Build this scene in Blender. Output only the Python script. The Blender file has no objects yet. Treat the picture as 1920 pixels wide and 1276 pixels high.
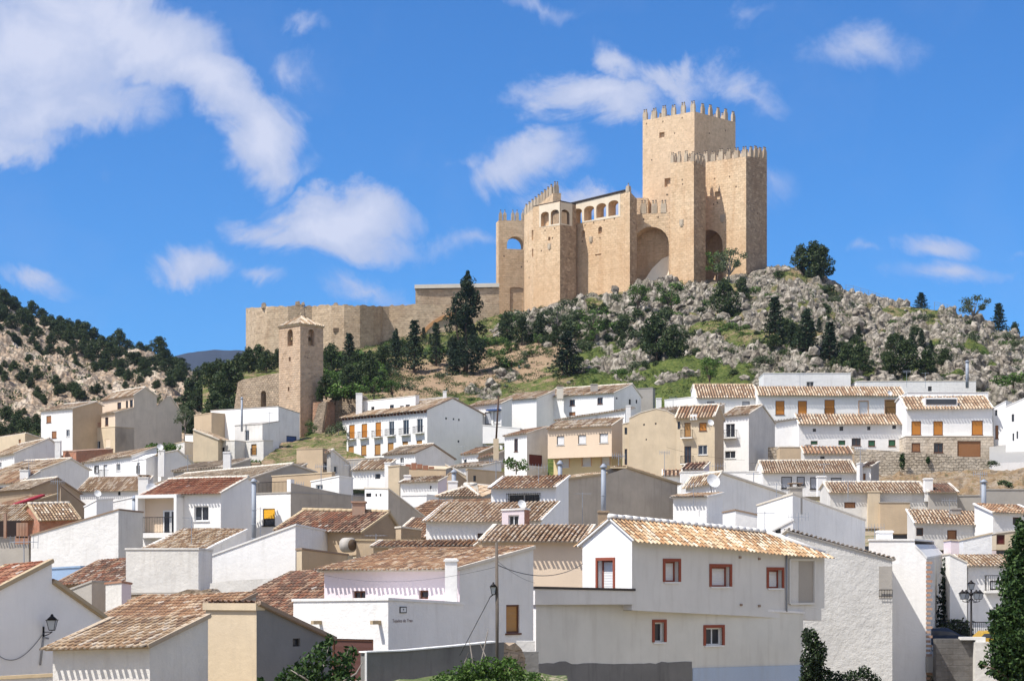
import bpy, math, random
from mathutils import Vector, noise, Matrix
from mathutils.geometry import tessellate_polygon
random.seed(7)
SC = bpy.context.scene
COL = SC.collection
# ------------------------------------------------------------------ camera
F = 3600.0; H0 = 1100.0          # focal length and horizon row, in pixels of a 1920 px wide picture
cd = bpy.data.cameras.new('camera'); cam = bpy.data.objects.new('camera', cd); COL.objects.link(cam)
cam.location = (0, 0, 0); cam.rotation_euler = (math.radians(90), 0, 0)
cd.sensor_width = 36.0; cd.lens = 36.0 * F / 1920; cd.shift_y = (H0 - 638) / 1920
cd.clip_start = 1.0; cd.clip_end = 20000
SC.camera = cam
SC.render.resolution_x = 1024; SC.render.resolution_y = 680
# ------------------------------------------------------------------ sun, sky, exposure
SUN = Vector((-0.48, -0.27, 0.83)).normalized()     # direction towards the sun
sd = bpy.data.lights.new('sun', 'SUN'); sd.energy = 5.0; sd.angle = math.radians(0.5); sd.color = (1.0, 0.955, 0.89)
so = bpy.data.objects.new('sun', sd); COL.objects.link(so)
so.rotation_euler = SUN.to_track_quat('Z', 'Y').to_euler(); so.location = (-60, -30, 120)
W = bpy.data.worlds.new('World'); SC.world = W; W.use_nodes = True
SC.view_settings.view_transform = 'Standard'; SC.view_settings.look = 'None'
SC.view_settings.exposure = 0.36; SC.view_settings.gamma = 1.0; SC.view_settings.use_curve_mapping = False
SKY_STRENGTH = 0.065

class NT:
    """small helper for node trees"""
    def __init__(s, tree): s.t = tree; s.n = tree.nodes; s.l = tree.links
    def new(s, typ, **kw):
        nd = s.n.new(typ)
        for k, v in kw.items():
            if k in ('inp',):
                for kk, vv in v.items(): s.setin(nd, kk, vv)
            else: setattr(nd, k, v)
        return nd
    def setin(s, nd, k, v):
        sock = nd.inputs[k]
        if isinstance(v, bpy.types.NodeSocket): s.l.new(v, sock)
        else: sock.default_value = v
    def math(s, op, a, b=None, c=None, clamp=False):
        m = s.n.new('ShaderNodeMath'); m.operation = op; m.use_clamp = clamp
        for i, v in enumerate((a, b, c)):
            if v is not None: s.setin(m, i, v)
        return m.outputs[0]
    def mix(s, fac, a, b, blend='MIX'):
        m = s.n.new('ShaderNodeMix'); m.data_type = 'RGBA'; m.blend_type = blend
        s.setin(m, 0, fac); s.setin(m, 6, a); s.setin(m, 7, b)
        return m.outputs[2]
    def ramp(s, fac, stops, interp='LINEAR'):
        r = s.n.new('ShaderNodeValToRGB'); r.color_ramp.interpolation = interp
        e = r.color_ramp.elements
        while len(e) < len(stops): e.new(0.5)
        for el, (p, c) in zip(e, stops):
            el.position = p; el.color = tuple(c) + (1,) if len(c) == 3 else c
        s.l.new(fac, r.inputs[0]); return r.outputs[0]
    def noise(s, vec, scale, detail=3, rough=0.55, dist=0.0):
        n = s.n.new('ShaderNodeTexNoise'); n.inputs['Scale'].default_value = scale
        n.inputs['Detail'].default_value = detail; n.inputs['Roughness'].default_value = rough
        n.inputs['Distortion'].default_value = dist
        if vec is not None: s.l.new(vec, n.inputs['Vector'])
        return n
def c4(c): return (c[0], c[1], c[2], 1.0)

def build_world():
    w = NT(W.node_tree); w.n.clear()
    out = w.new('ShaderNodeOutputWorld')
    sky = w.new('ShaderNodeTexSky'); sky.sky_type = 'NISHITA'; sky.sun_disc = False
    sky.sun_elevation = math.asin(SUN.z); sky.sun_rotation = math.atan2(SUN.x, SUN.y)
    sky.altitude = 1000; sky.air_density = 1.0; sky.dust_density = 0.35; sky.ozone_density = 2.2
    tc = w.new('ShaderNodeTexCoord'); sep = w.new('ShaderNodeSeparateXYZ'); w.l.new(tc.outputs['Generated'], sep.inputs[0])
    # plane directions of the sky dome in the half of the sky behind the castle
    yy = w.math('MAXIMUM', w.math('ABSOLUTE', sep.outputs[1]), 0.05)
    u = w.math('DIVIDE', sep.outputs[0], yy); v = w.math('DIVIDE', sep.outputs[2], yy)
    cmb = w.new('ShaderNodeCombineXYZ'); w.l.new(u, cmb.inputs[0]); w.l.new(v, cmb.inputs[1])
    n1 = w.noise(cmb.outputs[0], 34.0, 10, 0.66, 0.4)
    n2 = w.noise(cmb.outputs[0], 9.0, 5, 0.6, 0.3)
    n3 = w.noise(cmb.outputs[0], 15.0, 7, 0.62, 0.6)
    wob = w.new('ShaderNodeVectorMath', operation='SUBTRACT'); w.l.new(n3.outputs['Color'], wob.inputs[0]); wob.inputs[1].default_value = (.5, .5, .5)
    wsc = w.new('ShaderNodeVectorMath', operation='SCALE'); w.l.new(wob.outputs[0], wsc.inputs[0]); wsc.inputs['Scale'].default_value = 0.060
    pos = w.new('ShaderNodeVectorMath', operation='ADD'); w.l.new(cmb.outputs[0], pos.inputs[0]); w.l.new(wsc.outputs[0], pos.inputs[1])
    # clouds: centre x, y, half width, half height (in picture pixels at the horizon scale), tilt, weight
    blobs = [(60, 90, 250, 150, 0, 1.35), (250, 70, 210, 110, -12, 1.25), (90, 200, 300, 80, 5, 0.9), (400, 150, 190, 75, -38, 1.15),
             (505, 250, 100, 95, -50, 1.2), (520, 285, 90, 45, -10, .9), (20, 260, 150, 45, 0, .7),
             (640, 410, 165, 75, 4, 1.25), (520, 430, 120, 42, -8, .8), (700, 395, 95, 60, 10, 1.0), (640, 450, 200, 40, -6, .7),
             (355, 485, 95, 52, -8, .85), (485, 515, 65, 30, 0, .55), (60, 520, 130, 30, -12, .5),
             (1110, 195, 165, 58, 2, 1.0), (1150, 115, 75, 50, -40, .75), (1250, 150, 110, 50, -12, .75), (1390, 150, 95, 55, -25, .55),
             (990, 305, 130, 52, 8, .8), (1060, 300, 80, 42, 0, .5), (890, 280, 80, 30, 0, .35), (1110, 360, 150, 32, 6, .75), (880, 465, 110, 45, 0, .4),
             (1600, 80, 150, 55, 0, .5), (1760, 468, 110, 32, -4, .6), (1790, 525, 140, 34, 0, .5), (1460, 350, 60, 60, 0, .3), (560, 115, 70, 42, -45, .4), (680, 540, 140, 40, -10, .45),
             (570, 40, 60, 30, -20, .4), (1030, 15, 80, 22, -10, .35), (1640, 485, 60, 20, 0, .3), (1910, 470, 50, 25, 0, .4), (1400, 20, 90, 25, 0, .25), (180, 360, 40, 60, 40, .2)]
    acc = None
    for (cx, cy, rx, ry, ang, wt) in blobs:
        mp = w.new('ShaderNodeMapping'); mp.vector_type = 'TEXTURE'
        w.l.new(pos.outputs[0], mp.inputs[0])
        mp.inputs['Location'].default_value = ((cx - 960) / F, (H0 - cy) / F, 0)
        mp.inputs['Rotation'].default_value = (0, 0, math.radians(ang))
        mp.inputs['Scale'].default_value = (rx / F * 1.15, ry / F * 1.15, 1)
        ln = w.new('ShaderNodeVectorMath', operation='LENGTH'); w.l.new(mp.outputs[0], ln.inputs[0])
        d = w.math('MULTIPLY', w.math('SUBTRACT', 1.0, ln.outputs['Value'], clamp=True), wt)
        acc = d if acc is None else w.math('MAXIMUM', w.math('MULTIPLY_ADD', d, 0.45, acc), d) if False else w.math('MAXIMUM', acc, d)
    nn = w.math('ADD', w.math('MULTIPLY_ADD', n1.outputs['Fac'], .8, -0.4), w.math('MULTIPLY_ADD', n3.outputs['Fac'], .9, -.48))
    dens = w.math('ADD', acc, w.math('MULTIPLY', nn, .75))
    dens = w.math('MULTIPLY', dens, w.math('MULTIPLY', acc, 14.0, clamp=True))
    mr = w.new('ShaderNodeMapRange'); mr.interpolation_type = 'SMOOTHSTEP'
    w.l.new(dens, mr.inputs[0]); mr.inputs[1].default_value = 0.05; mr.inputs[2].default_value = 0.58
    mr.inputs[3].default_value = 0; mr.inputs[4].default_value = 0.90
    fr = w.new('ShaderNodeMapRange'); w.l.new(sep.outputs[1], fr.inputs[0]); fr.inputs[1].default_value = -0.02; fr.inputs[2].default_value = 0.05
    fac = w.math('MULTIPLY', mr.outputs[0], fr.outputs[0])
    # unseen broken cloud cover added behind the viewer as warm fill light
    n4 = w.noise(tc.outputs['Generated'], 3.2, 6, .6, .3)
    bk = w.new('ShaderNodeMapRange'); w.l.new(n4.outputs['Fac'], bk.inputs[0]); bk.inputs[1].default_value = .42; bk.inputs[2].default_value = .62; bk.inputs[4].default_value = .85
    fb = w.new('ShaderNodeMapRange'); w.l.new(sep.outputs[1], fb.inputs[0]); fb.inputs[1].default_value = .02; fb.inputs[2].default_value = -.25
    back = w.math('MULTIPLY', bk.outputs[0], fb.outputs[0])
    # very thin veil
    veil = w.new('ShaderNodeMapRange'); w.l.new(n2.outputs['Fac'], veil.inputs[0]); veil.inputs[1].default_value = .52; veil.inputs[2].default_value = .8; veil.inputs[4].default_value = .10
    fac = w.math('MAXIMUM', fac, veil.outputs[0])
    shade = w.ramp(w.math('ADD', w.math('MULTIPLY', dens, 1.0), w.math('MULTIPLY_ADD', n1.outputs['Fac'], .5, -.3)), [(0.05, (.40, .47, .70)), (0.5, (.44, .50, .68)), (1.1 if False else 1.0, (.60, .63, .76))])
    tint = w.mix(1.0, sky.outputs[0], c4((0.46, 1.13, 1.86)), 'MULTIPLY')
    b1 = w.new('ShaderNodeBackground'); w.l.new(tint, b1.inputs[0]); b1.inputs[1].default_value = SKY_STRENGTH
    b2 = w.new('ShaderNodeBackground'); w.l.new(shade, b2.inputs[0]); b2.inputs[1].default_value = 0.95
    ms = w.new('ShaderNodeMixShader'); w.l.new(fac, ms.inputs[0]); w.l.new(b1.outputs[0], ms.inputs[1]); w.l.new(b2.outputs[0], ms.inputs[2])
    b3 = w.new('ShaderNodeBackground'); b3.inputs[0].default_value = (1.0, .95, .88, 1); b3.inputs[1].default_value = 1.25
    ms2 = w.new('ShaderNodeMixShader'); w.l.new(back, ms2.inputs[0]); w.l.new(ms.outputs[0], ms2.inputs[1]); w.l.new(b3.outputs[0], ms2.inputs[2])
    w.l.new(ms2.outputs[0], out.inputs[0])
build_world()

# ------------------------------------------------------------------ materials
MATS = {}
def newmat(name):
    m = bpy.data.materials.new(name); m.use_nodes = True
    t = NT(m.node_tree); t.n.clear()
    out = t.new('ShaderNodeOutputMaterial'); b = t.new('ShaderNodeBsdfPrincipled'); t.l.new(b.outputs[0], out.inputs[0])
    b.inputs['Specular IOR Level'].default_value = 0.25
    return m, t, b
def bump(t, b, h, strength, dist):
    bp = t.new('ShaderNodeBump'); bp.inputs['Strength'].default_value = strength; bp.inputs['Distance'].default_value = dist
    t.l.new(h, bp.inputs['Height']); t.l.new(bp.outputs[0], b.inputs['Normal'])

def plaster(name, col, grime=0.35, lumps=0.03, patch=0.12, gc=(.30, .26, .21)):
    if name in MATS: return MATS[name]
    m, t, b = newmat(name)
    g = t.new('ShaderNodeNewGeometry'); P_ = g.outputs['Position']
    n1 = t.noise(P_, 0.55, 5, 0.6); n2 = t.noise(P_, 2.6, 4, 0.65); n3 = t.noise(P_, 9.0, 3, 0.6)
    mp = t.new('ShaderNodeMapping'); t.l.new(P_, mp.inputs[0]); mp.inputs['Scale'].default_value = (2.4, 2.4, .28)
    st = t.noise(mp.outputs[0], 1.3, 4, 0.6)
    dark = tuple(c * 0.74 for c in col)
    f = t.math('MULTIPLY', t.ramp(n1.outputs['Fac'], [(0.38, (0, 0, 0)), (0.68, (1, 1, 1))]), patch * 2.5)
    c = t.mix(f, c4(col), c4(dark))
    s = t.math('MULTIPLY', t.ramp(st.outputs['Fac'], [(0.52, (0, 0, 0)), (0.78, (1, 1, 1))]), grime)
    c = t.mix(s, c, c4(tuple(x * .55 + y * .45 for x, y in zip(gc, col))))
    s2 = t.math('MULTIPLY', t.ramp(n2.outputs['Fac'], [(0.5, (0, 0, 0)), (0.8, (1, 1, 1))]), grime * .6)
    c = t.mix(s2, c, c4(tuple(x * .8 for x in col)))
    t.l.new(c, b.inputs['Base Color']); b.inputs['Roughness'].default_value = 0.92
    hgt = t.math('ADD', t.math('MULTIPLY', n2.outputs['Fac'], 1.0), t.math('MULTIPLY', n3.outputs['Fac'], .35))
    bump(t, b, hgt, 0.55, lumps)
    MATS[name] = m; return m

def simple(name, col, rough=0.6, metal=0.0, vary=0.15, scale=3.0, bmp=0.0):
    if name in MATS: return MATS[name]
    m, t, b = newmat(name)
    g = t.new('ShaderNodeNewGeometry'); n = t.noise(g.outputs['Position'], scale, 4, .6)
    c = t.mix(t.math('MULTIPLY', n.outputs['Fac'], vary * 2), c4(col), c4(tuple(x * .5 for x in col)))
    t.l.new(c, b.inputs['Base Color']); b.inputs['Roughness'].default_value = rough; b.inputs['Metallic'].default_value = metal
    if bmp: bump(t, b, n.outputs['Fac'], .6, bmp)
    MATS[name] = m; return m

def slatted(name, col, pitch=0.06, rough=0.5):
    """roller blind or boards: lines along the height of the object"""
    if name in MATS: return MATS[name]
    m, t, b = newmat(name)
    g = t.new('ShaderNodeNewGeometry'); sp = t.new('ShaderNodeSeparateXYZ'); t.l.new(g.outputs['Position'], sp.inputs[0])
    w = t.math('PINGPONG', t.math('DIVIDE', sp.outputs[2], pitch), 1.0)
    n = t.noise(g.outputs['Position'], 4.0, 3, .6)
    c = t.mix(t.math('MULTIPLY', n.outputs['Fac'], .4), c4(col), c4(tuple(x * .6 for x in col)))
    t.l.new(c, b.inputs['Base Color']); b.inputs['Roughness'].default_value = rough
    bump(t, b, w, .7, .012); MATS[name] = m; return m

def glass_mat(name='window glass'):
    if name in MATS: return MATS[name]
    m, t, b = newmat(name)
    g = t.new('ShaderNodeNewGeometry'); n = t.noise(g.outputs['Position'], .8, 2, .5)
    t.l.new(t.mix(n.outputs['Fac'], c4((.012, .014, .02)), c4((.05, .055, .065))), b.inputs['Base Color'])
    b.inputs['Roughness'].default_value = .15; b.inputs['Specular IOR Level'].default_value = .5
    MATS[name] = m; return m

def stone(name, c1, c2, c3, course=.38, width=.75, blocks=1.0, low=None, stains=(.30, .15, .07), mortar=(.42, .35, .26), rough_lay=0.0, bd=.05, stain_amt=.6):
    """coursed masonry in the wall's own metres (UV)"""
    if name in MATS: return MATS[name]
    m, t, b = newmat(name)
    uv = t.new('ShaderNodeUVMap'); g = t.new('ShaderNodeNewGeometry'); P_ = g.outputs['Position']
    vec = uv.outputs[0]
    nz = t.noise(vec, 1.2, 3, .6)
    if rough_lay:
        sc = t.new('ShaderNodeVectorMath', operation='SCALE'); t.l.new(nz.outputs['Color'], sc.inputs[0]); sc.inputs['Scale'].default_value = rough_lay
        ad = t.new('ShaderNodeVectorMath', operation='ADD'); t.l.new(vec, ad.inputs[0]); t.l.new(sc.outputs[0], ad.inputs[1]); vec = ad.outputs[0]
    br = t.new('ShaderNodeTexBrick'); t.l.new(vec, br.inputs['Vector'])
    br.inputs['Scale'].default_value = 1; br.inputs['Row Height'].default_value = course; br.inputs['Brick Width'].default_value = width
    br.inputs['Mortar Size'].default_value = .025 + .05 * (rough_lay > 0); br.inputs['Mortar Smooth'].default_value = .4; br.inputs['Bias'].default_value = -.1
    br.inputs['Color1'].default_value = c4(c1); br.inputs['Color2'].default_value = c4(c2); br.inputs['Mortar'].default_value = c4(mortar)
    n1 = t.noise(P_, .22, 6, .65); n2 = t.noise(P_, 1.4, 5, .7); n3 = t.noise(P_, 6, 3, .7)
    c = t.mix(t.ramp(n1.outputs['Fac'], [(.35, (0, 0, 0)), (.65, (.75, .75, .75))]), br.outputs['Color'], c4(c3))
    mp = t.new('ShaderNodeMapping'); t.l.new(P_, mp.inputs[0]); mp.inputs['Scale'].default_value = (.8, .8, .09)
    st = t.noise(mp.outputs[0], 1.0, 5, .6)
    sf = t.math('MULTIPLY', t.ramp(st.outputs['Fac'], [(.5, (0, 0, 0)), (.75, (1, 1, 1))]), stain_amt)
    c = t.mix(sf, c, c4(stains))
    wn = t.new('ShaderNodeTexVoronoi'); wn.inputs['Scale'].default_value = 1.0; mpv = t.new('ShaderNodeMapping'); t.l.new(vec, mpv.inputs[0]); mpv.inputs['Scale'].default_value = (1 / width, 1 / course, 1); t.l.new(mpv.outputs[0], wn.inputs['Vector'])
    wsep = t.new('ShaderNodeSeparateColor'); t.l.new(wn.outputs['Color'], wsep.inputs[0])
    c = t.mix(t.ramp(wsep.outputs[0], [(.0, (.45 * blocks,) * 3), (.35, (0, 0, 0))]), c, c4(tuple(x * .5 for x in c2)))
    c = t.mix(t.ramp(wsep.outputs[1], [(.7, (0, 0, 0)), (1.0, (.6 * blocks,) * 3)]), c, c4(tuple(min(1, x * 1.3) for x in c1)))
    c = t.mix(t.math('MULTIPLY', t.ramp(n2.outputs['Fac'], [(.48, (0, 0, 0)), (.72, (1, 1, 1))]), .5), c, c4(tuple(x * .55 for x in c2)))
    c = t.mix(t.math('MULTIPLY', t.ramp(n3.outputs['Fac'], [(.55, (0, 0, 0)), (.75, (1, 1, 1))]), .45), c, c4(tuple(min(1, x * 1.25) for x in c1)))
    if low:   # the bare ashlar low on the walls is a warmer stone than the dressed upper courses
        sz = t.new('ShaderNodeSeparateXYZ'); t.l.new(P_, sz.inputs[0]); nl = t.noise(P_, .12, 5, .65)
        hh = t.math('ADD', sz.outputs[2], t.math('MULTIPLY_ADD', nl.outputs['Fac'], 26.0, -13.0)); mrr = t.new('ShaderNodeMapRange'); t.l.new(hh, mrr.inputs[0])
        mrr.inputs[1].default_value = low[0]; mrr.inputs[2].default_value = low[1]; mrr.inputs[3].default_value = low[3]; mrr.inputs[4].default_value = 0
        c = t.mix(mrr.outputs[0], c, t.mix(.75, c, c4(low[2]), 'MIX'))
    n0 = t.noise(P_, .075, 5, .6); c = t.mix(t.math('MULTIPLY', t.ramp(n0.outputs['Fac'], [(.44, (0, 0, 0)), (.62, (1, 1, 1))]), stain_amt * .55), c, c4(tuple(x * y for x, y in zip(c2, (.86, .70, .55)))))
    t.l.new(c, b.inputs['Base Color']); b.inputs['Roughness'].default_value = .95
    h = t.math('SUBTRACT', t.math('MULTIPLY', n2.outputs['Fac'], 1.2), t.math('MULTIPLY', br.outputs['Fac'], .8))
    bump(t, b, h, .8, bd)
    MATS[name] = m; return m

def tile_mat(name, cols, moss=0.25, white=(.62, .56, .48)):
    """clay tiles: attribute 'tone' r = random per tile, g = second random, over one is painted channel shade, b = lime mortar"""
    if name in MATS: return MATS[name]
    m, t, b = newmat(name)
    at = t.new('ShaderNodeAttribute'); at.attribute_name = 'tone'; sp = t.new('ShaderNodeSeparateColor'); t.l.new(at.outputs['Color'], sp.inputs[0])
    k = len(cols); stops = [((i + .0) / k, c) for i, c in enumerate(cols)]
    c = t.ramp(sp.outputs[0], stops, 'CONSTANT')
    g = t.new('ShaderNodeNewGeometry'); n1 = t.noise(g.outputs['Position'], .7, 4, .6); n2 = t.noise(g.outputs['Position'], 7., 3, .7)
    c = t.mix(t.math('MULTIPLY', t.ramp(n1.outputs['Fac'], [(.45, (0, 0, 0)), (.7, (1, 1, 1))]), moss), c, c4((.20, .165, .115)))
    c = t.mix(t.math('MULTIPLY', sp.outputs[1], .6, clamp=True), c, t.mix(1.0, c, c4((.45, .38, .33)), 'MULTIPLY'))
    c = t.mix(t.math('MULTIPLY', t.ramp(n2.outputs['Fac'], [(.55, (0, 0, 0)), (.75, (1, 1, 1))]), .35), c, c4((.13, .085, .06)))
    c = t.mix(t.math('SUBTRACT', sp.outputs[1], 1.0, clamp=True), c, c4((.075, .048, .034)))  # g over one: near-black tone painting the shade in the channels
    c = t.mix(sp.outputs[2], c, c4(white))
    t.l.new(c, b.inputs['Base Color']); b.inputs['Roughness'].default_value = .9
    bump(t, b, n2.outputs['Fac'], .5, .01)
    MATS[name] = m; return m

TILES = {
 'tan':   [(.46,.33,.205),(.56,.43,.29),(.36,.24,.145),(.62,.50,.36),(.29,.19,.125),(.68,.58,.45),(.43,.285,.17)],
 'brown': [(.40,.24,.14),(.30,.18,.115),(.50,.34,.21),(.24,.15,.10),(.44,.26,.15),(.60,.46,.32),(.34,.19,.11)],
 'red':   [(.40,.155,.085),(.45,.20,.115),(.33,.13,.08),(.50,.26,.16),(.36,.145,.085),(.44,.23,.14),(.28,.13,.085)],
 'rust':  [(.33,.15,.09),(.25,.13,.09),(.41,.23,.145),(.20,.12,.085),(.34,.20,.135),(.46,.32,.22),(.18,.115,.085)],
 'gold':  [(.54,.35,.19),(.64,.47,.30),(.45,.26,.135),(.68,.55,.39),(.38,.25,.15),(.72,.61,.46),(.56,.37,.21)],
 'grey':  [(.33,.26,.185),(.40,.32,.23),(.26,.195,.14),(.46,.38,.28),(.22,.165,.12),(.38,.27,.175),(.52,.44,.34)],
 'stripe':[(.56,.41,.27),(.66,.52,.37),(.44,.29,.18),(.70,.58,.43),(.52,.36,.23),(.38,.25,.155),(.62,.47,.32)],
}
def tmat(k): return tile_mat('clay tiles ' + k, TILES[k], moss={'gold': .12, 'red': .15, 'grey': .55, 'tan': .35}.get(k, .28))
WH = plaster('whitewash', (.81, .795, .77), .26, .04, .09)
WHN = plaster('rough whitewash', (.77, .755, .73), .42, .07, .16)
WHC = plaster('weathered whitewash', (.66, .635, .59), .55, .07, .22)
WHR = plaster('rough pale render', (.60, .585, .555), .5, .10, .22)
HSE = plaster('smooth cream white paint', (.66, .645, .61), .38, .012, .12)
CRW = plaster('creamy lower wall paint', (.66, .645, .585), .42, .015, .14)
WGF = plaster('pale grey foreground render', (.84, .82, .79), .2, .03, .10)
CRM = plaster('cream plaster', (.60, .49, .345), .5, .03, .22)
TNL = plaster('pale tan render', (.66, .585, .485), .5, .03, .2)
TAN = plaster('tan render', (.52, .40, .27), .4, .03, .2)
BRN = plaster('brown earth render', (.36, .27, .185), .45, .05, .25)
GRY = plaster('grey cement render', (.40, .37, .33), .45, .03, .25)
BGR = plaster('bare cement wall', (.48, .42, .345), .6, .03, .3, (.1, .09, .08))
CON = plaster('dark stained concrete', (.20, .195, .185), .8, .05, .35, (.03, .03, .03))
PNK = plaster('pale pink wash', (.74, .64, .66), .12, .02, .08)
PEA = plaster('peach render', (.70, .56, .42), .12, .02, .08)
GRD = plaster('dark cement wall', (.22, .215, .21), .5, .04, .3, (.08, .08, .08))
BLU = plaster('white in bluish shade', (.34, .47, .66), .2, .02, .1)  # a white wall's bluish shade put into the colour
MORT = plaster('lime mortar', (.66, .60, .51), .4, .03, .2)
MORB = plaster('earthy roof edge', (.44, .355, .26), .5, .04, .25)
MORW = plaster('white lime mortar', (.76, .74, .70), .3, .03, .15)
MORD = plaster('brown roof edge', (.30, .22, .16), .4, .03, .2)
MORO = plaster('ochre roof edge', (.46, .36, .23), .4, .03, .2)
METAL = simple('zinc pipe', (.30, .33, .38), .6, .1)
IRON = simple('black iron', (.025, .022, .022), .5, .5)
RUSTI = simple('rusty iron', (.11, .05, .035), .7, .3)
WOODD = simple('dark wood', (.075, .038, .022), .7, 0, .3, 6)
BRK = stone('red brick', (.46, .17, .09), (.38, .13, .07), (.42, .2, .12), .08, .25, stain_amt=.3, mortar=(.35, .28, .22), bd=.01)
SHOR = slatted('orange reed blind', (.50, .20, .035)); SHYE = slatted('yellow awning fabric', (.80, .42, .03))
SHBR = slatted('brown wooden shutter', (.30, .14, .06)); SHDR = slatted('dark red metal door', (.10, .018, .016), .2)
SHOC = slatted('ochre wooden shutter', (.42, .22, .07), .1); SHWH = slatted('white roller blind', (.72, .72, .72))
SHGR = slatted('grey roller blind', (.42, .43, .46)); SHBL = slatted('blue metal door', (.05, .09, .22), .15); SHGN = slatted('green painted shutter', (.04, .12, .06), .08)
GLS = glass_mat(); FRW = simple('white painted frame', (.75, .75, .74), .5); FRB = simple('brown painted frame', (.13, .055, .03), .6)
FRR = plaster('terracotta painted surround', (.27, .075, .045), .1, .004, .08); FRD = simple('dark window frame', (.03, .025, .022), .6)
FRO = plaster('ochre painted surround', (.60, .36, .20), .1, .004, .1)

# ------------------------------------------------------------------ mesh helpers
class MB:
    def __init__(s): s.v = []; s.f = []; s.mi = []; s.uv = []; s.col = []; s.usecol = False; s.sm = []
    def add(s, verts, faces, mi=0, col=None, uvs=None, smooth=False):
        o = len(s.v); s.v += [tuple(p) for p in verts]
        if col is not None: s.usecol = True
        s.col += [col or (0.5, 0.5, 0)] * len(verts)
        for k, f in enumerate(faces):
            s.f.append([o + i for i in f]); s.mi.append(mi); s.sm.append(smooth)
            s.uv.append(uvs[k] if uvs else None)
        return o
    def box(s, a, b, mi=0):
        (x0, y0, z0), (x1, y1, z1) = a, b
        s.hexa([(x0, y0, z0), (x1, y0, z0), (x1, y1, z0), (x0, y1, z0), (x0, y0, z1), (x1, y0, z1), (x1, y1, z1), (x0, y1, z1)], mi)
    def hexa(s, p, mi=0):
        s.add(p, [(0, 3, 2, 1), (4, 5, 6, 7), (0, 1, 5, 4), (1, 2, 6, 5), (2, 3, 7, 6), (3, 0, 4, 7)], mi)
    def tube(s, pts, r, n=6, mi=0, r2=None, cap=True):
        pts = [Vector(p) for p in pts]; rings = []
        for i, p in enumerate(pts):
            d = (pts[min(i + 1, len(pts) - 1)] - pts[max(i - 1, 0)]).normalized()
            a = d.cross(Vector((0, 0, 1))); a = a.normalized() if a.length > 1e-3 else Vector((1, 0, 0)); bb = d.cross(a).normalized()
            rr = r if r2 is None else r + (r2 - r) * i / (len(pts) - 1)
            rings.append([p + (a * math.cos(2 * math.pi * k / n) + bb * math.sin(2 * math.pi * k / n)) * rr for k in range(n)])
        o = [q for rg in rings for q in rg]; fs = []
        for i in range(len(pts) - 1):
            for k in range(n): fs.append((i * n + k, i * n + (k + 1) % n, (i + 1) * n + (k + 1) % n, (i + 1) * n + k))
        if cap: fs.append(tuple(range(n))[::-1]); fs.append(tuple((len(pts) - 1) * n + k for k in range(n)))
        s.add(o, fs, mi, smooth=n > 5)
    def lathe(s, c, prof, n=12, mi=0):
        vs = []; fs = []
        for (r, z) in prof:
            for k in range(n): vs.append((c[0] + r * math.cos(2 * math.pi * k / n), c[1] + r * math.sin(2 * math.pi * k / n), c[2] + z))
        for i in range(len(prof) - 1):
            for k in range(n): fs.append((i * n + k, i * n + (k + 1) % n, (i + 1) * n + (k + 1) % n, (i + 1) * n + k))
        fs.append(tuple(range(n))[::-1]); fs.append(tuple((len(prof) - 1) * n + k for k in range(n)))
        s.add(vs, fs, mi, smooth=n > 7)
    def build(s, name, mats, parent=None, org=None):
        if not s.v: return None
        me = bpy.data.meshes.new(name)
        ox, oy, oz = org if org is not None else (parent_org(parent) if parent else (0, 0, 0))
        me.from_pydata([(x - ox, y - oy, z - oz) for x, y, z in s.v], [], s.f)
        if not isinstance(mats, (list, tuple)): mats = [mats]
        for m in mats: me.materials.append(m)
        if len(mats) > 1: me.polygons.foreach_set('material_index', s.mi)
        me.polygons.foreach_set('use_smooth', s.sm)
        if any(u is not None for u in s.uv):
            uvl = me.uv_layers.new(name='UVMap'); flat = []
            for f, u in zip(s.f, s.uv):
                for k in range(len(f)): flat += list(u[k]) if u else (s.v[f[k]][0], s.v[f[k]][2])
            uvl.data.foreach_set('uv', flat)
        if s.usecol:
            ca = me.color_attributes.new('tone', 'FLOAT_COLOR', 'POINT'); fl = []
            for c in s.col: fl += [c[0], c[1], c[2], 1.0]
            ca.data.foreach_set('color', fl)
        me.update()
        o = bpy.data.objects.new(name, me); COL.objects.link(o)
        if parent is not None: o.parent = parent
        else: o.location = (ox, oy, oz)
        return o
def parent_org(o):
    p = Vector((0, 0, 0))
    while o is not None: p += o.location; o = o.parent
    return tuple(p)
def tag(o, label=None, cat=None, group=None, kind=None):
    if label: o['label'] = label
    if cat: o['category'] = cat
    if group: o['group'] = group
    if kind: o['kind'] = kind
    return o
def empty(name, loc, label, cat, group=None):
    o = bpy.data.objects.new(name, None); o.empty_display_size = .5; COL.objects.link(o); o.location = loc
    return tag(o, label, cat, group)
def P(px, py, D): return Vector(((px - 960) / F * D, D, (H0 - py) / F * D))
def onray(px, p, d):
    """distance along plan line p + t d where picture column px crosses it"""
    k = (px - 960) / F
    return (k * p[1] - p[0]) / (d[0] - k * d[1])
# ------------------------------------------------------------------ ground profile of the town slope
GP = [(-200, -9), (0, -9), (60, -8), (85, -7), (100, -5.5), (120, -3.5), (150, -.5), (190, 4.5), (250, 11.5), (280, 15.5), (300, 19), (330, 25), (2000, 60)]
def gz(Y):
    for (a, za), (b, zb) in zip(GP, GP[1:]):
        if a <= Y <= b: return za + (zb - za) * (Y - a) / (b - a)
    return GP[-1][1]

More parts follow.
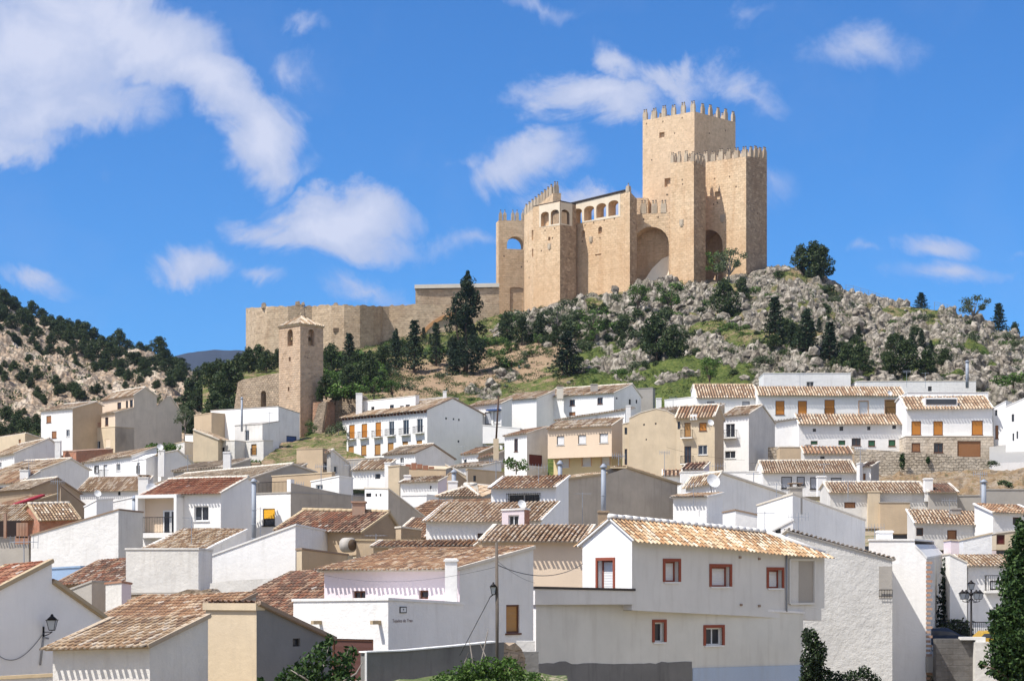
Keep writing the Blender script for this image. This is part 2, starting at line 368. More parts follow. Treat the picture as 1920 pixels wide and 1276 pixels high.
# ------------------------------------------------------------------ building kit
def poly_wall(mb, pts3, holes, face, mi, base_u=0):
    """pts3: list of (u,z); holes: list of (u0,u1,z0,z1); face: plane frame; outer side = face.n"""
    loops = [[Vector((u, z, 0)) for u, z in pts3]]
    for (u0, u1, z0, z1) in holes: loops.append([Vector((u0, z0, 0)), Vector((u0, z1, 0)), Vector((u1, z1, 0)), Vector((u1, z0, 0))])
    flat = [p for lp in loops for p in lp]
    tris = tessellate_polygon(loops)
    vs = [face.at(p.x, 0, p.y) for p in flat]
    # winding check against outward normal
    fs = []
    for t in tris:
        a, b, c = (vs[i] for i in t); nn = (b - a).cross(c - a)
        fs.append(t if nn.dot(face.n3) > 0 else (t[0], t[2], t[1]))
    mb.add(vs, fs, mi, uvs=[[(flat[i].x, flat[i].y) for i in f] for f in fs])
class Face:
    """a vertical plane: origin p (plan), unit direction d, outward normal n"""
    def __init__(s, p, q, away):
        s.p = Vector((p[0], p[1])); d = Vector((q[0] - p[0], q[1] - p[1])); s.L = d.length; s.d = d.normalized()
        n = Vector((s.d.y, -s.d.x))
        if n.dot(Vector((away[0] - p[0], away[1] - p[1]))) > 0: n = -n
        s.n = n; s.n3 = Vector((n.x, n.y, 0))
    def at(s, u, n, z): return Vector((s.p.x + s.d.x * u + s.n.x * n, s.p.y + s.d.y * u + s.n.y * n, z))
    def u(s, px): return onray(px, s.p, s.d)
    def z(s, px, py):
        u = s.u(px); return (H0 - py) / F * (s.p.y + s.d.y * u)
    def box(s, mb, u0, u1, z0, z1, n0, n1, mi=0):
        c = [s.at(u0, n0, z0), s.at(u1, n0, z0), s.at(u1, n1, z0), s.at(u0, n1, z0), s.at(u0, n0, z1), s.at(u1, n0, z1), s.at(u1, n1, z1), s.at(u0, n1, z1)]
        # keep outward winding
        if (c[1] - c[0]).cross(c[3] - c[0]).z < 0: c = [c[1], c[0], c[3], c[2], c[5], c[4], c[7], c[6]]
        mb.hexa(c, mi)

WIN = {  # kind: (part name, depth, frame material, filler material, surround)
 'dark': ('window', .16, FRW, GLS, None), 'darkb': ('window', .16, FRB, GLS, None), 'hole': ('vent_opening', .12, FRD, GLS, None),
 'or': ('window', .10, FRB, SHOR, None), 'ye': ('window', .10, FRD, SHYE, None), 'br': ('window', .10, FRB, SHBR, None), 'oc': ('window', .10, FRB, SHOC, None),
 'wh': ('window', .14, FRD, SHWH, None), 'gr': ('window', .14, FRD, SHGR, None), 'gn': ('window', .10, FRB, SHGN, None),
 'rdoor': ('garage_door', .12, FRB, SHDR, None), 'bdoor': ('garage_door', .10, FRD, SHBL, None), 'bgar': ('garage_door', .15, FRB, SHBR, None),
 'odoor': ('door', .14, FRB, SHOC, None), 'ddoor': ('door', .12, FRB, GLS, None), 'wdoor': ('door', .08, FRB, slatted('weathered brown planks', (.10, .045, .035), .13), None),
 'nwh': ('window', .30, FRR, SHWH, FRR), 'ndk': ('window', .22, FRW, GLS, FRR), 'ow': ('window', .16, FRW, SHWH, FRO), 'od': ('window', .16, FRD, SHOC, FRO)}
def window(face, r, kind, root, extra=''):
    """frame part with its pane or blind as a sub-part; returns the hole"""
    u0, u1 = sorted((face.u(r[0]), face.u(r[2]))); um = (r[0] + r[2]) / 2
    z1, z0 = face.z(um, r[1]), face.z(um, r[3])
    nm, dep, fm, pm, sur = WIN[kind]
    w = u1 - u0; h = z1 - z0; t = min(.07, w * .13)
    mb = MB()
    n0, n1 = -dep - .02, -dep + .05
    face.box(mb, u0, u0 + t, z0, z1, n0, n1); face.box(mb, u1 - t, u1, z0, z1, n0, n1)
    face.box(mb, u0 + t, u1 - t, z0, z0 + t, n0, n1); face.box(mb, u0 + t, u1 - t, z1 - t, z1, n0, n1)
    if pm in (GLS,) and w > .55: face.box(mb, (u0 + u1) / 2 - t * .4, (u0 + u1) / 2 + t * .4, z0 + t, z1 - t, n0, n1)
    fr = mb.build(nm, fm, root)
    pb = MB()
    if kind == 'ye':
        face.box(pb, u0 + t, u1 - t, z0 + h * .42, z1 - .02, n0 + .06, n0 + .075)
        pb.build('awning', SHYE, fr); g = MB(); face.box(g, u0 + t, u1 - t, z0 + t, z1 - t, n0 - .03, n0 + .01); g.build('pane', GLS, fr)
    else:
        face.box(pb, u0 + t, u1 - t, z0 + t, z1 - t, n0 - .03, n0 + .03)
        pb.build('pane' if pm is GLS else 'blind' if nm == 'window' else 'leaf', pm, fr)
    if sur:
        sb = MB(); q = .13; e = .04
        face.box(sb, u0 - q, u0, z0 - (.0), z1 + q, -.03, e); face.box(sb, u1, u1 + q, z0, z1 + q, -.03, e); face.box(sb, u0, u1, z1, z1 + q, -.03, e - .002)
        sb.build('surround', sur, fr)
    if nm == 'window' and (h > .7):
        sb = MB(); face.box(sb, u0 - .06, u1 + .06, z0 - .07, z0 - .001, -dep + .04, .07); sb.build('sill', FRW if kind in ('nwh', 'ndk', 'dark', 'wh') else fm, fr)
    if 'g' in extra:   # iron grille standing proud of the wall
        gb = MB(); k = max(3, int(w / .14))
        for i in range(k + 1):
            uu = u0 - .05 + (w + .1) * i / k; gb.tube([face.at(uu, .1, z0 - .05), face.at(uu, .1, z1 + .05)], .012, 4)
        for zz in (z0, z1, (z0 + z1) / 2): gb.tube([face.at(u0 - .05, .1, zz), face.at(u1 + .05, .1, zz)], .014, 4)
        for uu in (u0 - .05, u1 + .05): gb.tube([face.at(uu, .1, z1), face.at(uu, 0, z1)], .014, 4)
        gb.build('grille', IRON, fr)
    if 'b' in extra:   # balcony slab with iron railing
        bb = MB(); face.box(bb, u0 - .35, u1 + .35, z0 - .2, z0 - .06, 0.001, .62); ba = bb.build('balcony', MORW, root)
        rail_box(face, u0 - .33, u1 + .33, z0 - .06, z0 + .9, .58, ba)
    elif 'r' in extra:
        rail_box(face, u0 - .02, u1 + .02, z0, z0 + .95, .10, fr)
    return (u0, u1, z0, z1)
def rail_box(face, u0, u1, z0, z1, n, parent, name='railing', mat=None, back=True):
    gb = MB(); k = max(3, int((u1 - u0) / .13))
    for i in range(k + 1):
        uu = u0 + (u1 - u0) * i / k; gb.tube([face.at(uu, n, z0), face.at(uu, n, z1)], .011, 4)
    gb.tube([face.at(u0, n, z1), face.at(u1, n, z1)], .022, 4); gb.tube([face.at(u0, n, z0 + .06), face.at(u1, n, z0 + .06)], .016, 4)
    if back:
        for uu in (u0, u1):
            gb.tube([face.at(uu, n, z1), face.at(uu, 0, z1)], .02, 4); gb.tube([face.at(uu, n, z0 + .06), face.at(uu, 0, z0 + .06)], .016, 4)
            for j in range(1, 4): gb.tube([face.at(uu, n * j / 4, z0), face.at(uu, n * j / 4, z1)], .011, 4)
    return gb.build(name, mat or IRON, parent)

def tile_plane(mb, e0, e1, r0, style_near, over=.22, rng=random, cap=True, trimL=0.0, trimR=0.0, sag=.0, whiten=.04, lift=.0):
    """cover tiles running from the eave e0-e1 up to the ridge. r0 is the foot of the ridge over e0 (Vector up the slope)"""
    U = (e1 - e0); Wd = U.length; U = U / Wd; V = r0; L = V.length; V = V / L
    N = U.cross(V).normalized()
    if N.z < 0: N = -N
    D = e0.y
    near = style_near
    if near == 3: sp, seg, row, jit = .235, 6, .36, .012
    elif near == 2: sp, seg, row, jit = .25, 4, .5, .012
    else: sp, seg, row, jit = .41, 3, 1.3, .008
    k = max(2, round(Wd / sp)); sp = Wd / k; R = sp * (.275 if near > 1 else .27)
    # channel layer: a slightly troughed sheet, coloured near black to paint its shade
    vs = []; fs = []; nst = 2
    for i in range(k + 1):
        u = sp * i
        for uu, dz in ((u, .0),) if near == 1 else ((u, .0),):
            vmax = L
            if trimL > 0 and u < trimL: vmax = L * u / trimL
            if trimR > 0 and Wd - u < trimR: vmax = min(vmax, L * (Wd - u) / trimR)
            vs.append(e0 + U * u + V * (-over * .45) + N * .015); vs.append(e0 + U * u + V * max(vmax, 0) + N * .015)
    for i in range(k): fs.append((2 * i, 2 * i + 2, 2 * i + 3, 2 * i + 1))
    if fs:
        a, b, c = vs[fs[0][0]], vs[fs[0][1]], vs[fs[0][2]]
        if (b - a).cross(c - a).z < 0: fs = [f[::-1] for f in fs]
    mb.add(vs, fs, 0, (0.35, 2.0, 0))
    ph = rng.random() * 10
    for i in range(k):
        uc = sp * (i + .5)
        vmax = L
        if trimL > 0 and uc < trimL: vmax = L * uc / trimL
        if trimR > 0 and Wd - uc < trimR: vmax = min(vmax, L * (Wd - uc) / trimR)
        v = -over * (1.0 + rng.uniform(-.06, .06)); first = True
        cdu = rng.uniform(-jit, jit); ct = rng.random()
        while v < vmax - .05:
            v2 = min(v + row, vmax)
            r1 = R * (1.08 + rng.uniform(-.05, .05)); r2 = R * .9
            h1 = .030 + lift + rng.uniform(-.004, .010); h2 = .004 + lift
            du = cdu + rng.uniform(-jit, jit)
            dz = math.sin(v * 1.3 + ph) * .02 + math.sin(uc * .7 + ph * 2) * .025
            t1 = (ct if rng.random() < .45 else rng.random()); t2 = rng.random() * (.6 if near > 1 else .45)
            wht = 0.0 if rng.random() > whiten else rng.uniform(.3, .8)
            ring = []
            for (vv, rr, hh) in ((v, r1, h1), (v2 + .03, r2, h2)):
                for j in range(seg + 1):
                    a = math.pi * j / seg
                    ring.append(e0 + U * (uc + du - math.cos(a) * rr * (1.0 if near > 1 else 1.1)) + V * vv + N * (math.sin(a) * rr * (1.1 if near > 1 else 1.5) + hh + dz))
            fq = [(j, j + 1, seg + 2 + j, seg + 1 + j) for j in range(seg)]
            a, b, c = ring[fq[0][0]], ring[fq[0][1]], ring[fq[0][2]]
            flip = ((b - a).cross(c - a)).dot(-U * 1 + N) < 0
            if flip: fq = [f[::-1] for f in fq]
            mb.add(ring, fq, 0, (t1, t2, wht), smooth=near == 3)
            # mouth of the tile
            if first and cap:
                mouth = ring[:seg + 1]; fm = [tuple(range(seg + 1))]
                mb.add([p + V * .03 for p in mouth], fm, 0, (t1, .3, .85))
            elif near == 3:
                mb.add(ring[:seg + 1], [tuple(range(seg + 1))], 0, (t1, 1.0, 0))
            v = v2; first = False

class House:
    def __init__(s, name, label, cat='house', org=None, group='village houses'):
        s.name = name; s.label = label; s.cat = cat; s.group = group; s.root = None; s.vols = []; s.org = org
    def start(s, loc):
        if s.root is None:
            s.root = empty(s.name, loc, s.label, s.cat, s.group); s.root['_'] = 0; del s.root['_']
    def vol(s, A, B, D, yaw, prof=None, side=None, axis='S', dep=None, sx=None, cy=None, base=None, wall=WH, swall=None, roof='tan', flat=False,
            over=.3, ov=.12, verge=MORT, rid=True, wins=(), swins=(), hip=0.0, hipn=0.0, near=None, cap=True, fp=None, segs=None, rng=None, wname='wall', whiten=.02, parapet=0, base_z=None, tover=None, roofname='roof'):
        rng = random.Random(int(A[0] * 31 + B[0] * 17 + A[1] * 7))
        th = math.radians(yaw); f = Vector((math.cos(th), -math.sin(th))); sd_ = Vector((math.sin(th), math.cos(th)))
        right = (yaw >= 0) if side is None else side == 'R'
        if isinstance(D, tuple):     # (volume, column): the near corner lies on that volume's side line
            vv, pxc = D; ff = vv['sface']; uu = ff.u(pxc); nc = ff.at(uu, 0, 0); D = nc.y
        if right:
            Bp = P(B[0], B[1], D); t = onray(A[0], Bp, f); Ap2 = Vector((Bp.x, Bp.y)) + f * t
            Ap = P(A[0], A[1], Ap2.y); Np, Fp = Bp, Ap
        else:
            Ap = P(A[0], A[1], D); t = onray(B[0], Ap, f); Bp2 = Vector((Ap.x, Ap.y)) + f * t
            Bp = P(B[0], B[1], Bp2.y); Np, Fp = Ap, Bp
        s.start((round(Np.x, 2), round(Np.y, 2), round(gz(Np.y), 2)))
        if near is None: near = 3 if D < 128 else (2 if D < 200 else 1)
        zb = base_z if base_z is not None else ((H0 - base) / F * D if base is not None else gz(D) - 1.0)
        nxy = Vector((Np.x, Np.y))
        def along(item):
            """profile point on the side line"""
            if item[0] == 'd': t_ = item[1]; p = nxy + sd_ * t_; return Vector((p.x, p.y, (H0 - item[2]) / F * p.y)), t_
            if item[0] == 'z': t_ = item[1]; p = nxy + sd_ * t_; return Vector((p.x, p.y, Np.z + item[2])), t_
            t_ = onray(item[0], Np, sd_); p = nxy + sd_ * t_
            return Vector((p.x, p.y, (H0 - item[1]) / F * p.y)), t_
        if axis == 'S':
            items = prof or ([(sx, cy if cy is not None else B[1])] if sx is not None else [('z', dep or 5, 0)])
            Q = [Np.copy()] + [along(i)[0] for i in items]
            E = Fp - Np
        else:
            Q = [Ap.copy()]
            tmp = Vector((Ap.x, Ap.y))
            for (qx, qy) in (fp or []):
                tt = onray(qx, tmp, f); p = tmp + f * tt; Q.append(Vector((p.x, p.y, (H0 - qy) / F * p.y)))
            Q.append(Bp.copy())
            if sx is not None:
                e = along((sx, cy if cy is not None else (B[1] if right else A[1])))[0]; E = e - Np; 
                if cy is None: E.z = 0
            else: E = Vector((sd_.x, sd_.y, 0)) * (dep or 6)
            if right: Q = Q[::-1]      # Q[0] at the near corner
            # now Q runs from the near corner along the front; E runs back
        Qo = [q + E for q in Q]
        cen = (Q[0] + Q[-1] + Qo[0] + Qo[-1]) / 4
        mb = MB()
        if axis == 'S':
            pw = Face(Q[0], Q[-1], cen); ew = Face(Qo[0], Q[0], cen) if right else Face(Q[0], Qo[0], cen)
            sface, fface = pw, ew
        else:
            pw = Face(Q[0], Q[-1], cen); ew = Face(Q[0], Qo[0], cen)
            fface, sface = pw, ew
        fh = [window(fface, w[0], w[1], s.root, w[2] if len(w) > 2 else '') for w in wins]
        sh = [window(sface, w[0], w[1], s.root, w[2] if len(w) > 2 else '') for w in swins]
        rec = {'near': Np, 'sface': sface, 'fface': fface, 'Q': Q, 'Qo': Qo, 'D': D, 'zb': zb}
        smi = 1 if swall else 0
        # profile wall and its twin
        def prof_poly(fc, qs): return [(fc.proj(q), q.z) for q in qs] + [(fc.proj(qs[-1]), zb), (fc.proj(qs[0]), zb)]
        top = [Q[0], Q[-1]] if hipn else Q
        top2 = [Q[0], Q[-1]] if hip else Q
        poly_wall(mb, prof_poly(pw, top), sh if axis == 'S' else fh, pw, smi if axis == 'S' else 0)
        tw = Face(Qo[0], Qo[-1], cen)
        poly_wall(mb, prof_poly(tw, [q + E for q in top2]), [], tw, smi if axis == 'S' else 0)
        # eave wall at Q[0] side and at Q[-1] side
        a, b = Q[0], Qo[0]
        poly_wall(mb, [(ew.proj(a), a.z), (ew.proj(b), b.z), (ew.proj(b), zb), (ew.proj(a), zb)], fh if axis == 'S' else sh, ew, 0 if axis == 'S' else smi)
        a, b = Q[-1], Qo[-1]; bw = Face(a, b, cen)
        poly_wall(mb, [(bw.proj(a), a.z), (bw.proj(b), b.z), (bw.proj(b), zb), (bw.proj(a), zb)], [], bw, 0)
        # reveals
        for fc, hs, mi, pad in ((fface, fh, 0, wins), (sface, sh, smi, swins)):
            for (u0, u1, z0, z1), w in zip(hs, pad):
                dp = -WIN[w[1]][1] - .05
                c = [fc.at(u0, 0, z0), fc.at(u1, 0, z0), fc.at(u1, 0, z1), fc.at(u0, 0, z1)]
                e = [fc.at(u0, dp, z0), fc.at(u1, dp, z0), fc.at(u1, dp, z1), fc.at(u0, dp, z1)]
                mb.add(c + e, [(0, 1, 5, 4), (1, 2, 6, 5), (2, 3, 7, 6), (3, 0, 4, 7), (4, 5, 6, 7)], mi)
        mb.build(wname, [wall] + ([swall] if swall else []), s.root)
        s.roof(Q, Qo, E, cen, roof, flat, over, ov, verge, rid, hip, hipn, near, cap, rng, segs, wall, whiten, parapet, tover, roofname, rec)
        s.vols.append(rec); return rec
    def roof(s, Q, Qo, E, cen, roof, flat, over, ov, verge, rid, hip, hipn, near, cap, rng, segs, wall, whiten, parapet, tover, roofname, rec):
        Eh = E.normalized()
        tb = MB(); sl = MB(); vgs = []; rg = MB()
        n = len(Q) - 1
        for i in range(n):
            a, b = Q[i], Q[i + 1]
            hz = Vector((b.x - a.x, b.y - a.y)).length
            if hz < .15: continue
            if segs and not segs[i]: continue
            d = (b - a).normalized()
            lowA = a.z <= b.z
            if flat:
                o0 = .05
                up = Vector((0, 0, 1)); aa = a - d * (o0 if i == 0 else 0) - Eh * o0; bb2 = b + d * (o0 if i == n - 1 else 0) - Eh * o0
                ee = E + Eh * 2 * o0; h = .10
                pts = [aa + up * .003, bb2 + up * .003, bb2 + ee + up * .003, aa + ee + up * .003]
                pts = pts + [p + up * h for p in pts]
                c = pts
                if (c[1] - c[0]).cross(c[3] - c[0]).z < 0: c = [c[1], c[0], c[3], c[2], c[5], c[4], c[7], c[6]]
                sl.hexa(c)
                continue
            if lowA: e, r = a, b; first_out = (i == 0)
            else: e, r = b, a; first_out = (i == n - 1)
            V = (r - e); Vn = V.normalized()
            o = over if first_out else 0.02
            st = e - Eh * ov - Vn * o * .55; W_ = E + Eh * 2 * ov
            tL = tR = 0.0
            if hipn: tL = hipn + ov
            if hip: tR = hip + ov
            up = Vector((0, 0, .07))
            # slab under the tiles
            lo0 = e - Eh * ov - Vn * o * .6; lo1 = lo0 + W_; hi0 = r - Eh * ov + Eh * tL; hi1 = r - Eh * ov + W_ - Eh * tR
            nn = Eh.cross(Vn); nn = nn if nn.z > 0 else -nn
            c = [lo0 + nn * .004, lo1 + nn * .004, hi1 + nn * .004, hi0 + nn * .004]
            c += [p + nn * .075 for p in c]
            if (c[1] - c[0]).cross(c[3] - c[0]).z < 0: c = [c[1], c[0], c[3], c[2], c[5], c[4], c[7], c[6]]
            sl.hexa(c)
            toe = tover if tover is not None else (over * .75 if first_out else .08)
            tile_plane(tb, lo0 + nn * .085, lo1 + nn * .085, (r - e) + Vn * o * .6, near, over=toe, rng=rng, cap=cap, trimL=tL, trimR=tR, whiten=whiten)
            # verge strips along both rakes
            if verge is not None and not (hip or hipn):
                for q0 in (lo0 - Vn * .02, lo1 - Vn * .02):
                    sgn = 1 if (q0 - lo0).length < .1 else -1
                    w_ = Eh * .20 * sgn; end = q0 + (r - e) + Vn * (o * .6 + .02)
                    q = [q0 + nn * .03 - Eh * .03 * sgn, end + nn * .03 - Eh * .03 * sgn, end + nn * .03 + w_, q0 + nn * .03 + w_]
                    q += [p + nn * (.12 if near > 1 else .15) for p in q]
                    if (q[1] - q[0]).cross(q[3] - q[0]).z < 0: q = [q[1], q[0], q[3], q[2], q[5], q[4], q[7], q[6]]
                    vg = MB(); vg.hexa(q); vgs.append(vg)
        # ridges and hips
        if rid and not flat:
            for i in range(1, n):
                if Q[i].z > Q[i - 1].z and Q[i].z > Q[i + 1].z:
                    a = Q[i] + Eh * (hipn - ov if hipn else -ov); b = Q[i] + E - Eh * (hip - ov if hip else -ov)
                    up = Vector((0, 0, .13)); self_r = .14 if near > 1 else .17
                    k = max(2, int((b - a).length / (.42 if near > 1 else 1.0)))
                    for j in range(k):
                        p0 = a + (b - a) * j / k + up; p1 = a + (b - a) * (j + 1) / k + up
                        rg.tube([p0 + Vector((0, 0, .015)), p1], self_r * (1 + rng.uniform(-.06, .06)), 6, 0)
                    if hip or hipn:
                        for (base_, rr, use) in ((Q, a + up * 0, hipn), (Qo, b, hip)):
                            if not use: continue
                            for ee in (base_[0], base_[-1]):
                                q0 = ee + Vector((0, 0, .1)); q1 = Vector(rr) + Vector((0, 0, .12)); rg.tube([q0, (q0 + q1) / 2, q1], self_r, 6)
                            # end plane of tiles
                            e0, e1 = base_[0], base_[-1]; U = (e1 - e0); ul = U.length; apex = Vector(rr)
                            tt = (apex - e0).dot(U.normalized()); foot = e0 + U.normalized() * tt; Vv = apex - foot; Vn = Vv.normalized()
                            tile_plane(tb, e0 - Vn * over * .5 + Vector((0, 0, .08)), e1 - Vn * over * .5 + Vector((0, 0, .08)), Vv + Vn * over * .5, near, over=over * .6, rng=rng, trimL=tt, trimR=ul - tt, whiten=whiten)
        # a shed roof gets its closing row at the top as well
        r = None
        if flat:
            r = sl.build(roofname, flat if not isinstance(flat, bool) else wall, s.root)
            if parapet: pass
        else:
            r = tb.build(roofname, tmat(roof), s.root)
            if r is not None:
                sl.build('roof_deck', verge or MORT, r)
                for vg in vgs: vg.build('verge', verge, r)
                if rg.v: rg.build('ridge_cap', MORT if rid is True else rid, r)
        rec['roof'] = r
        return r
def _proj(s, q): return (Vector((q[0], q[1])) - s.p).dot(s.d)
Face.proj = _proj

def chimney(h, vol, px, py0, py1, w=.7, mat=WH, kind='box', d=None, D=None, sink=1.0):
    """a stack parented to the roof: columns px, top row py0, foot row py1"""
    D = D or vol['D'] + 2; p = P(px, py1, D); top = P(px, py0, D).z; par = (vol.get('roof') if vol else None) or h.root
    mb = MB(); d = d or w
    x, y, z = p; z -= sink
    if kind == 'box':
        mb.box((x - w / 2, y - d / 2, z), (x + w / 2, y + d / 2, top - .18)); mb.box((x - w / 2 - .06, y - d / 2 - .06, top - .17), (x + w / 2 + .06, y + d / 2 + .06, top - .08))
        ch = mb.build('chimney', mat, par)
        cb = MB(); k = w * .32
        for sx in (-1, 1):
            for sy in (-1, 1): cb.box((x + sx * k - .05, y + sy * k * d / w - .05, top - .078), (x + sx * k + .05, y + sy * k * d / w + .05, top + .1))
        cb.box((x - w / 2 - .03, y - d / 2 - .03, top + .102), (x + w / 2 + .03, y + d / 2 + .03, top + .16)); cb.build('chimney_cap', MORD, par)
    elif kind == 'plain':
        mb.box((x - w / 2, y - d / 2, z), (x + w / 2, y + d / 2, top)); mb.box((x - w / 2 - .05, y - d / 2 - .05, top - .12), (x + w / 2 + .05, y + d / 2 + .05, top - .04)); ch = mb.build('chimney', mat, par)
    elif kind == 'pipe':
        mb.tube([(x, y, z), (x, y, top)], w / 2, 10); mb.lathe((x, y, top + .02), [(w * .3, 0), (w * .75, .03), (w * .75, .1), (w * .2, .3)], 10)
        k = int((top - z) / 1.0)
        for j in range(1, k): mb.lathe((x, y, z + j), [(w / 2 + .015, 0), (w / 2 + .03, .02), (w / 2 + .015, .05)], 10)
        ch = mb.build('flue_pipe', mat, par)
    return ch
# ------------------------------------------------------------------ terrain
def lerp_tab(tab, x):
    if x <= tab[0][0]: return tab[0][1]
    for (a, za), (b, zb) in zip(tab, tab[1:]):
        if x <= b: return za + (zb - za) * (x - a) / (b - a)
    return tab[-1][1]
def smooth(a, b, x):
    t = min(1, max(0, (x - a) / (b - a))); return t * t * (3 - 2 * t)

CREST = [(380, 700), (440, 672), (520, 664), (620, 652), (700, 640), (780, 628), (860, 612), (930, 590), (985, 582), (1050, 566), (1075, 557), (1171, 545), (1190, 530), (1255, 522), (1300, 524), (1345, 524),
         (1400, 508), (1437, 500), (1480, 498), (1520, 512), (1560, 524), (1600, 546), (1650, 562), (1700, 573), (1790, 583), (1830, 598), (1870, 618), (1920, 634), (2000, 668), (2200, 740), (2600, 850)]
FOOT_Y = 296.0
def crestD(px): return lerp_tab([(380, 452), (930, 444), (1100, 440), (1440, 440), (1700, 425), (1920, 405), (2600, 400)], px)
def castle_z(px, Y, rough=True):
    zc = (H0 - lerp_tab(CREST, px)) / F * crestD(px)
    yc = crestD(px); zf = gz(FOOT_Y) + 2.0
    if Y <= FOOT_Y: z = gz(Y) - 1.5 if Y < FOOT_Y - 6 else zf - (FOOT_Y - Y) * .5
    elif Y <= yc:
        u = (Y - FOOT_Y) / (yc - FOOT_Y)
        # gentler terrace low down, steep rock under the walls
        k = lerp_tab([(380, .95), (700, .9), (950, 1.12), (1150, 1.05), (1300, .92), (1500, .8), (1700, .72), (1920, .66)], px)
        z = zf + (zc - zf) * (u ** k)
    else: z = zc - (max(0, Y - yc - 26)) * .45 - .6 * smooth(0, 12, Y - yc) * 0
    return z
def rockiness(px, py):
    r = smooth(1040, 1200, px + 30 * noise.noise(Vector((px * .03, py * .05, 0)))) * smooth(705, 640, py) 
    r = max(r, smooth(1360, 1470, px + 60 * noise.noise(Vector((px * .02, py * .04, 3)))) * .95)
    r = max(r, smooth(900, 960, px) * smooth(655, 628, py))
    r = max(r, .25 * smooth(1000, 1100, px))
    # outcrops in the meadow
    for (cx, cy, rx, ry, a) in ((1160, 680, 62, 14, .9), (1125, 682, 40, 10, .7), (1180, 705, 30, 8, .8), (1270, 700, 42, 12, .9), (1370, 655, 48, 26, 1), (1440, 650, 30, 20, 1), (1480, 668, 70, 16, 1), (955, 700, 26, 10, .7), (905, 735, 35, 14, .8), (1330, 640, 30, 16, .8)):
        d = ((px - cx) / rx) ** 2 + ((py - cy) / ry) ** 2
        r = max(r, a * smooth(1.6, .7, d))
    r *= 1 - .75 * smooth(.12, .42, noise.noise(Vector((px * .022, py * .055, 17))))
    # grassy ledges on the rock
    for (cx, cy, rx, ry) in ((1400, 625, 70, 12), (1440, 636, 80, 9), (1330, 610, 40, 10), (1700, 582, 60, 6), (1250, 688, 60, 12), (1235, 650, 50, 9)):
        d = ((px - cx) / rx) ** 2 + ((py - cy) / ry) ** 2
        r *= 1 - .85 * smooth(1.5, .6, d)
    return r
def grassness(px, py):
    qx = px + 90 * noise.noise(Vector((px * .015, py * .03, 8)))
    g = smooth(640, 760, qx) * smooth(680, 770, py) * .8
    g = max(g, smooth(1010, 1120, px + 60 * noise.noise(Vector((px * .02, py * .05, 1)))) * smooth(600, 660, py))
    g = max(g, .62)
    # ochre earth
    for (cx, cy, rx, ry) in ((820, 705, 120, 26), (900, 690, 110, 22), (960, 668, 90, 18), (1010, 645, 60, 12), (980, 705, 50, 10), (760, 720, 60, 30)):
        d = ((px - cx) / rx) ** 2 + ((py - cy) / ry) ** 2
        g *= 1 - .80 * smooth(1.7, .5, d)
    return g
def fbm(v, oct_=4): return noise.fractal(v, 1.0, 2.0, oct_)
def crag(x, y, z0, s=1.0):
    v = Vector((x * .16 * s, y * .16 * s, z0 * .1))
    d1 = noise.voronoi(v)[0]; a = d1[1] - d1[0]
    v2 = Vector((x * .5 * s + 7, y * .5 * s, z0 * .1)); d2 = noise.voronoi(v2)[0]; b = d2[1] - d2[0]
    v3 = Vector((x * 1.3 * s + 3, y * 1.3 * s, 0)); d3 = noise.voronoi(v3)[0]; c = d3[1] - d3[0]
    global CREV
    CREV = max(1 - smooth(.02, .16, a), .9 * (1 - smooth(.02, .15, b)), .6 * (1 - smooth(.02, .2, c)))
    return (min(a, .45) * 4.6 + min(b, .45) * 3.0 + min(c, .4) * 1.1) - 2.2 + fbm(Vector((x * .08, y * .08, 5)), 3) * 1.5
CREV = 0
def grid_mesh(name, cols, rows, fn, mat, colfn=None, kind='structure'):
    vs = []; fs = []; cl = []
    for j, Y in enumerate(rows):
        for i, px in enumerate(cols):
            x, y, z, c = fn(px, Y); vs.append((x, y, z)); cl.append(c)
    n = len(cols)
    for j in range(len(rows) - 1):
        for i in range(n - 1): fs.append((j * n + i, j * n + i + 1, (j + 1) * n + i + 1, (j + 1) * n + i))
    me = bpy.data.meshes.new(name); me.from_pydata(vs, [], fs); me.materials.append(mat)
    ca = me.color_attributes.new('tone', 'FLOAT_COLOR', 'POINT'); fl = []
    for c in cl: fl += [c[0], c[1], c[2], 1.0]
    ca.data.foreach_set('color', fl); me.update()
    o = bpy.data.objects.new(name, me); COL.objects.link(o); tag(o, kind=kind); return o

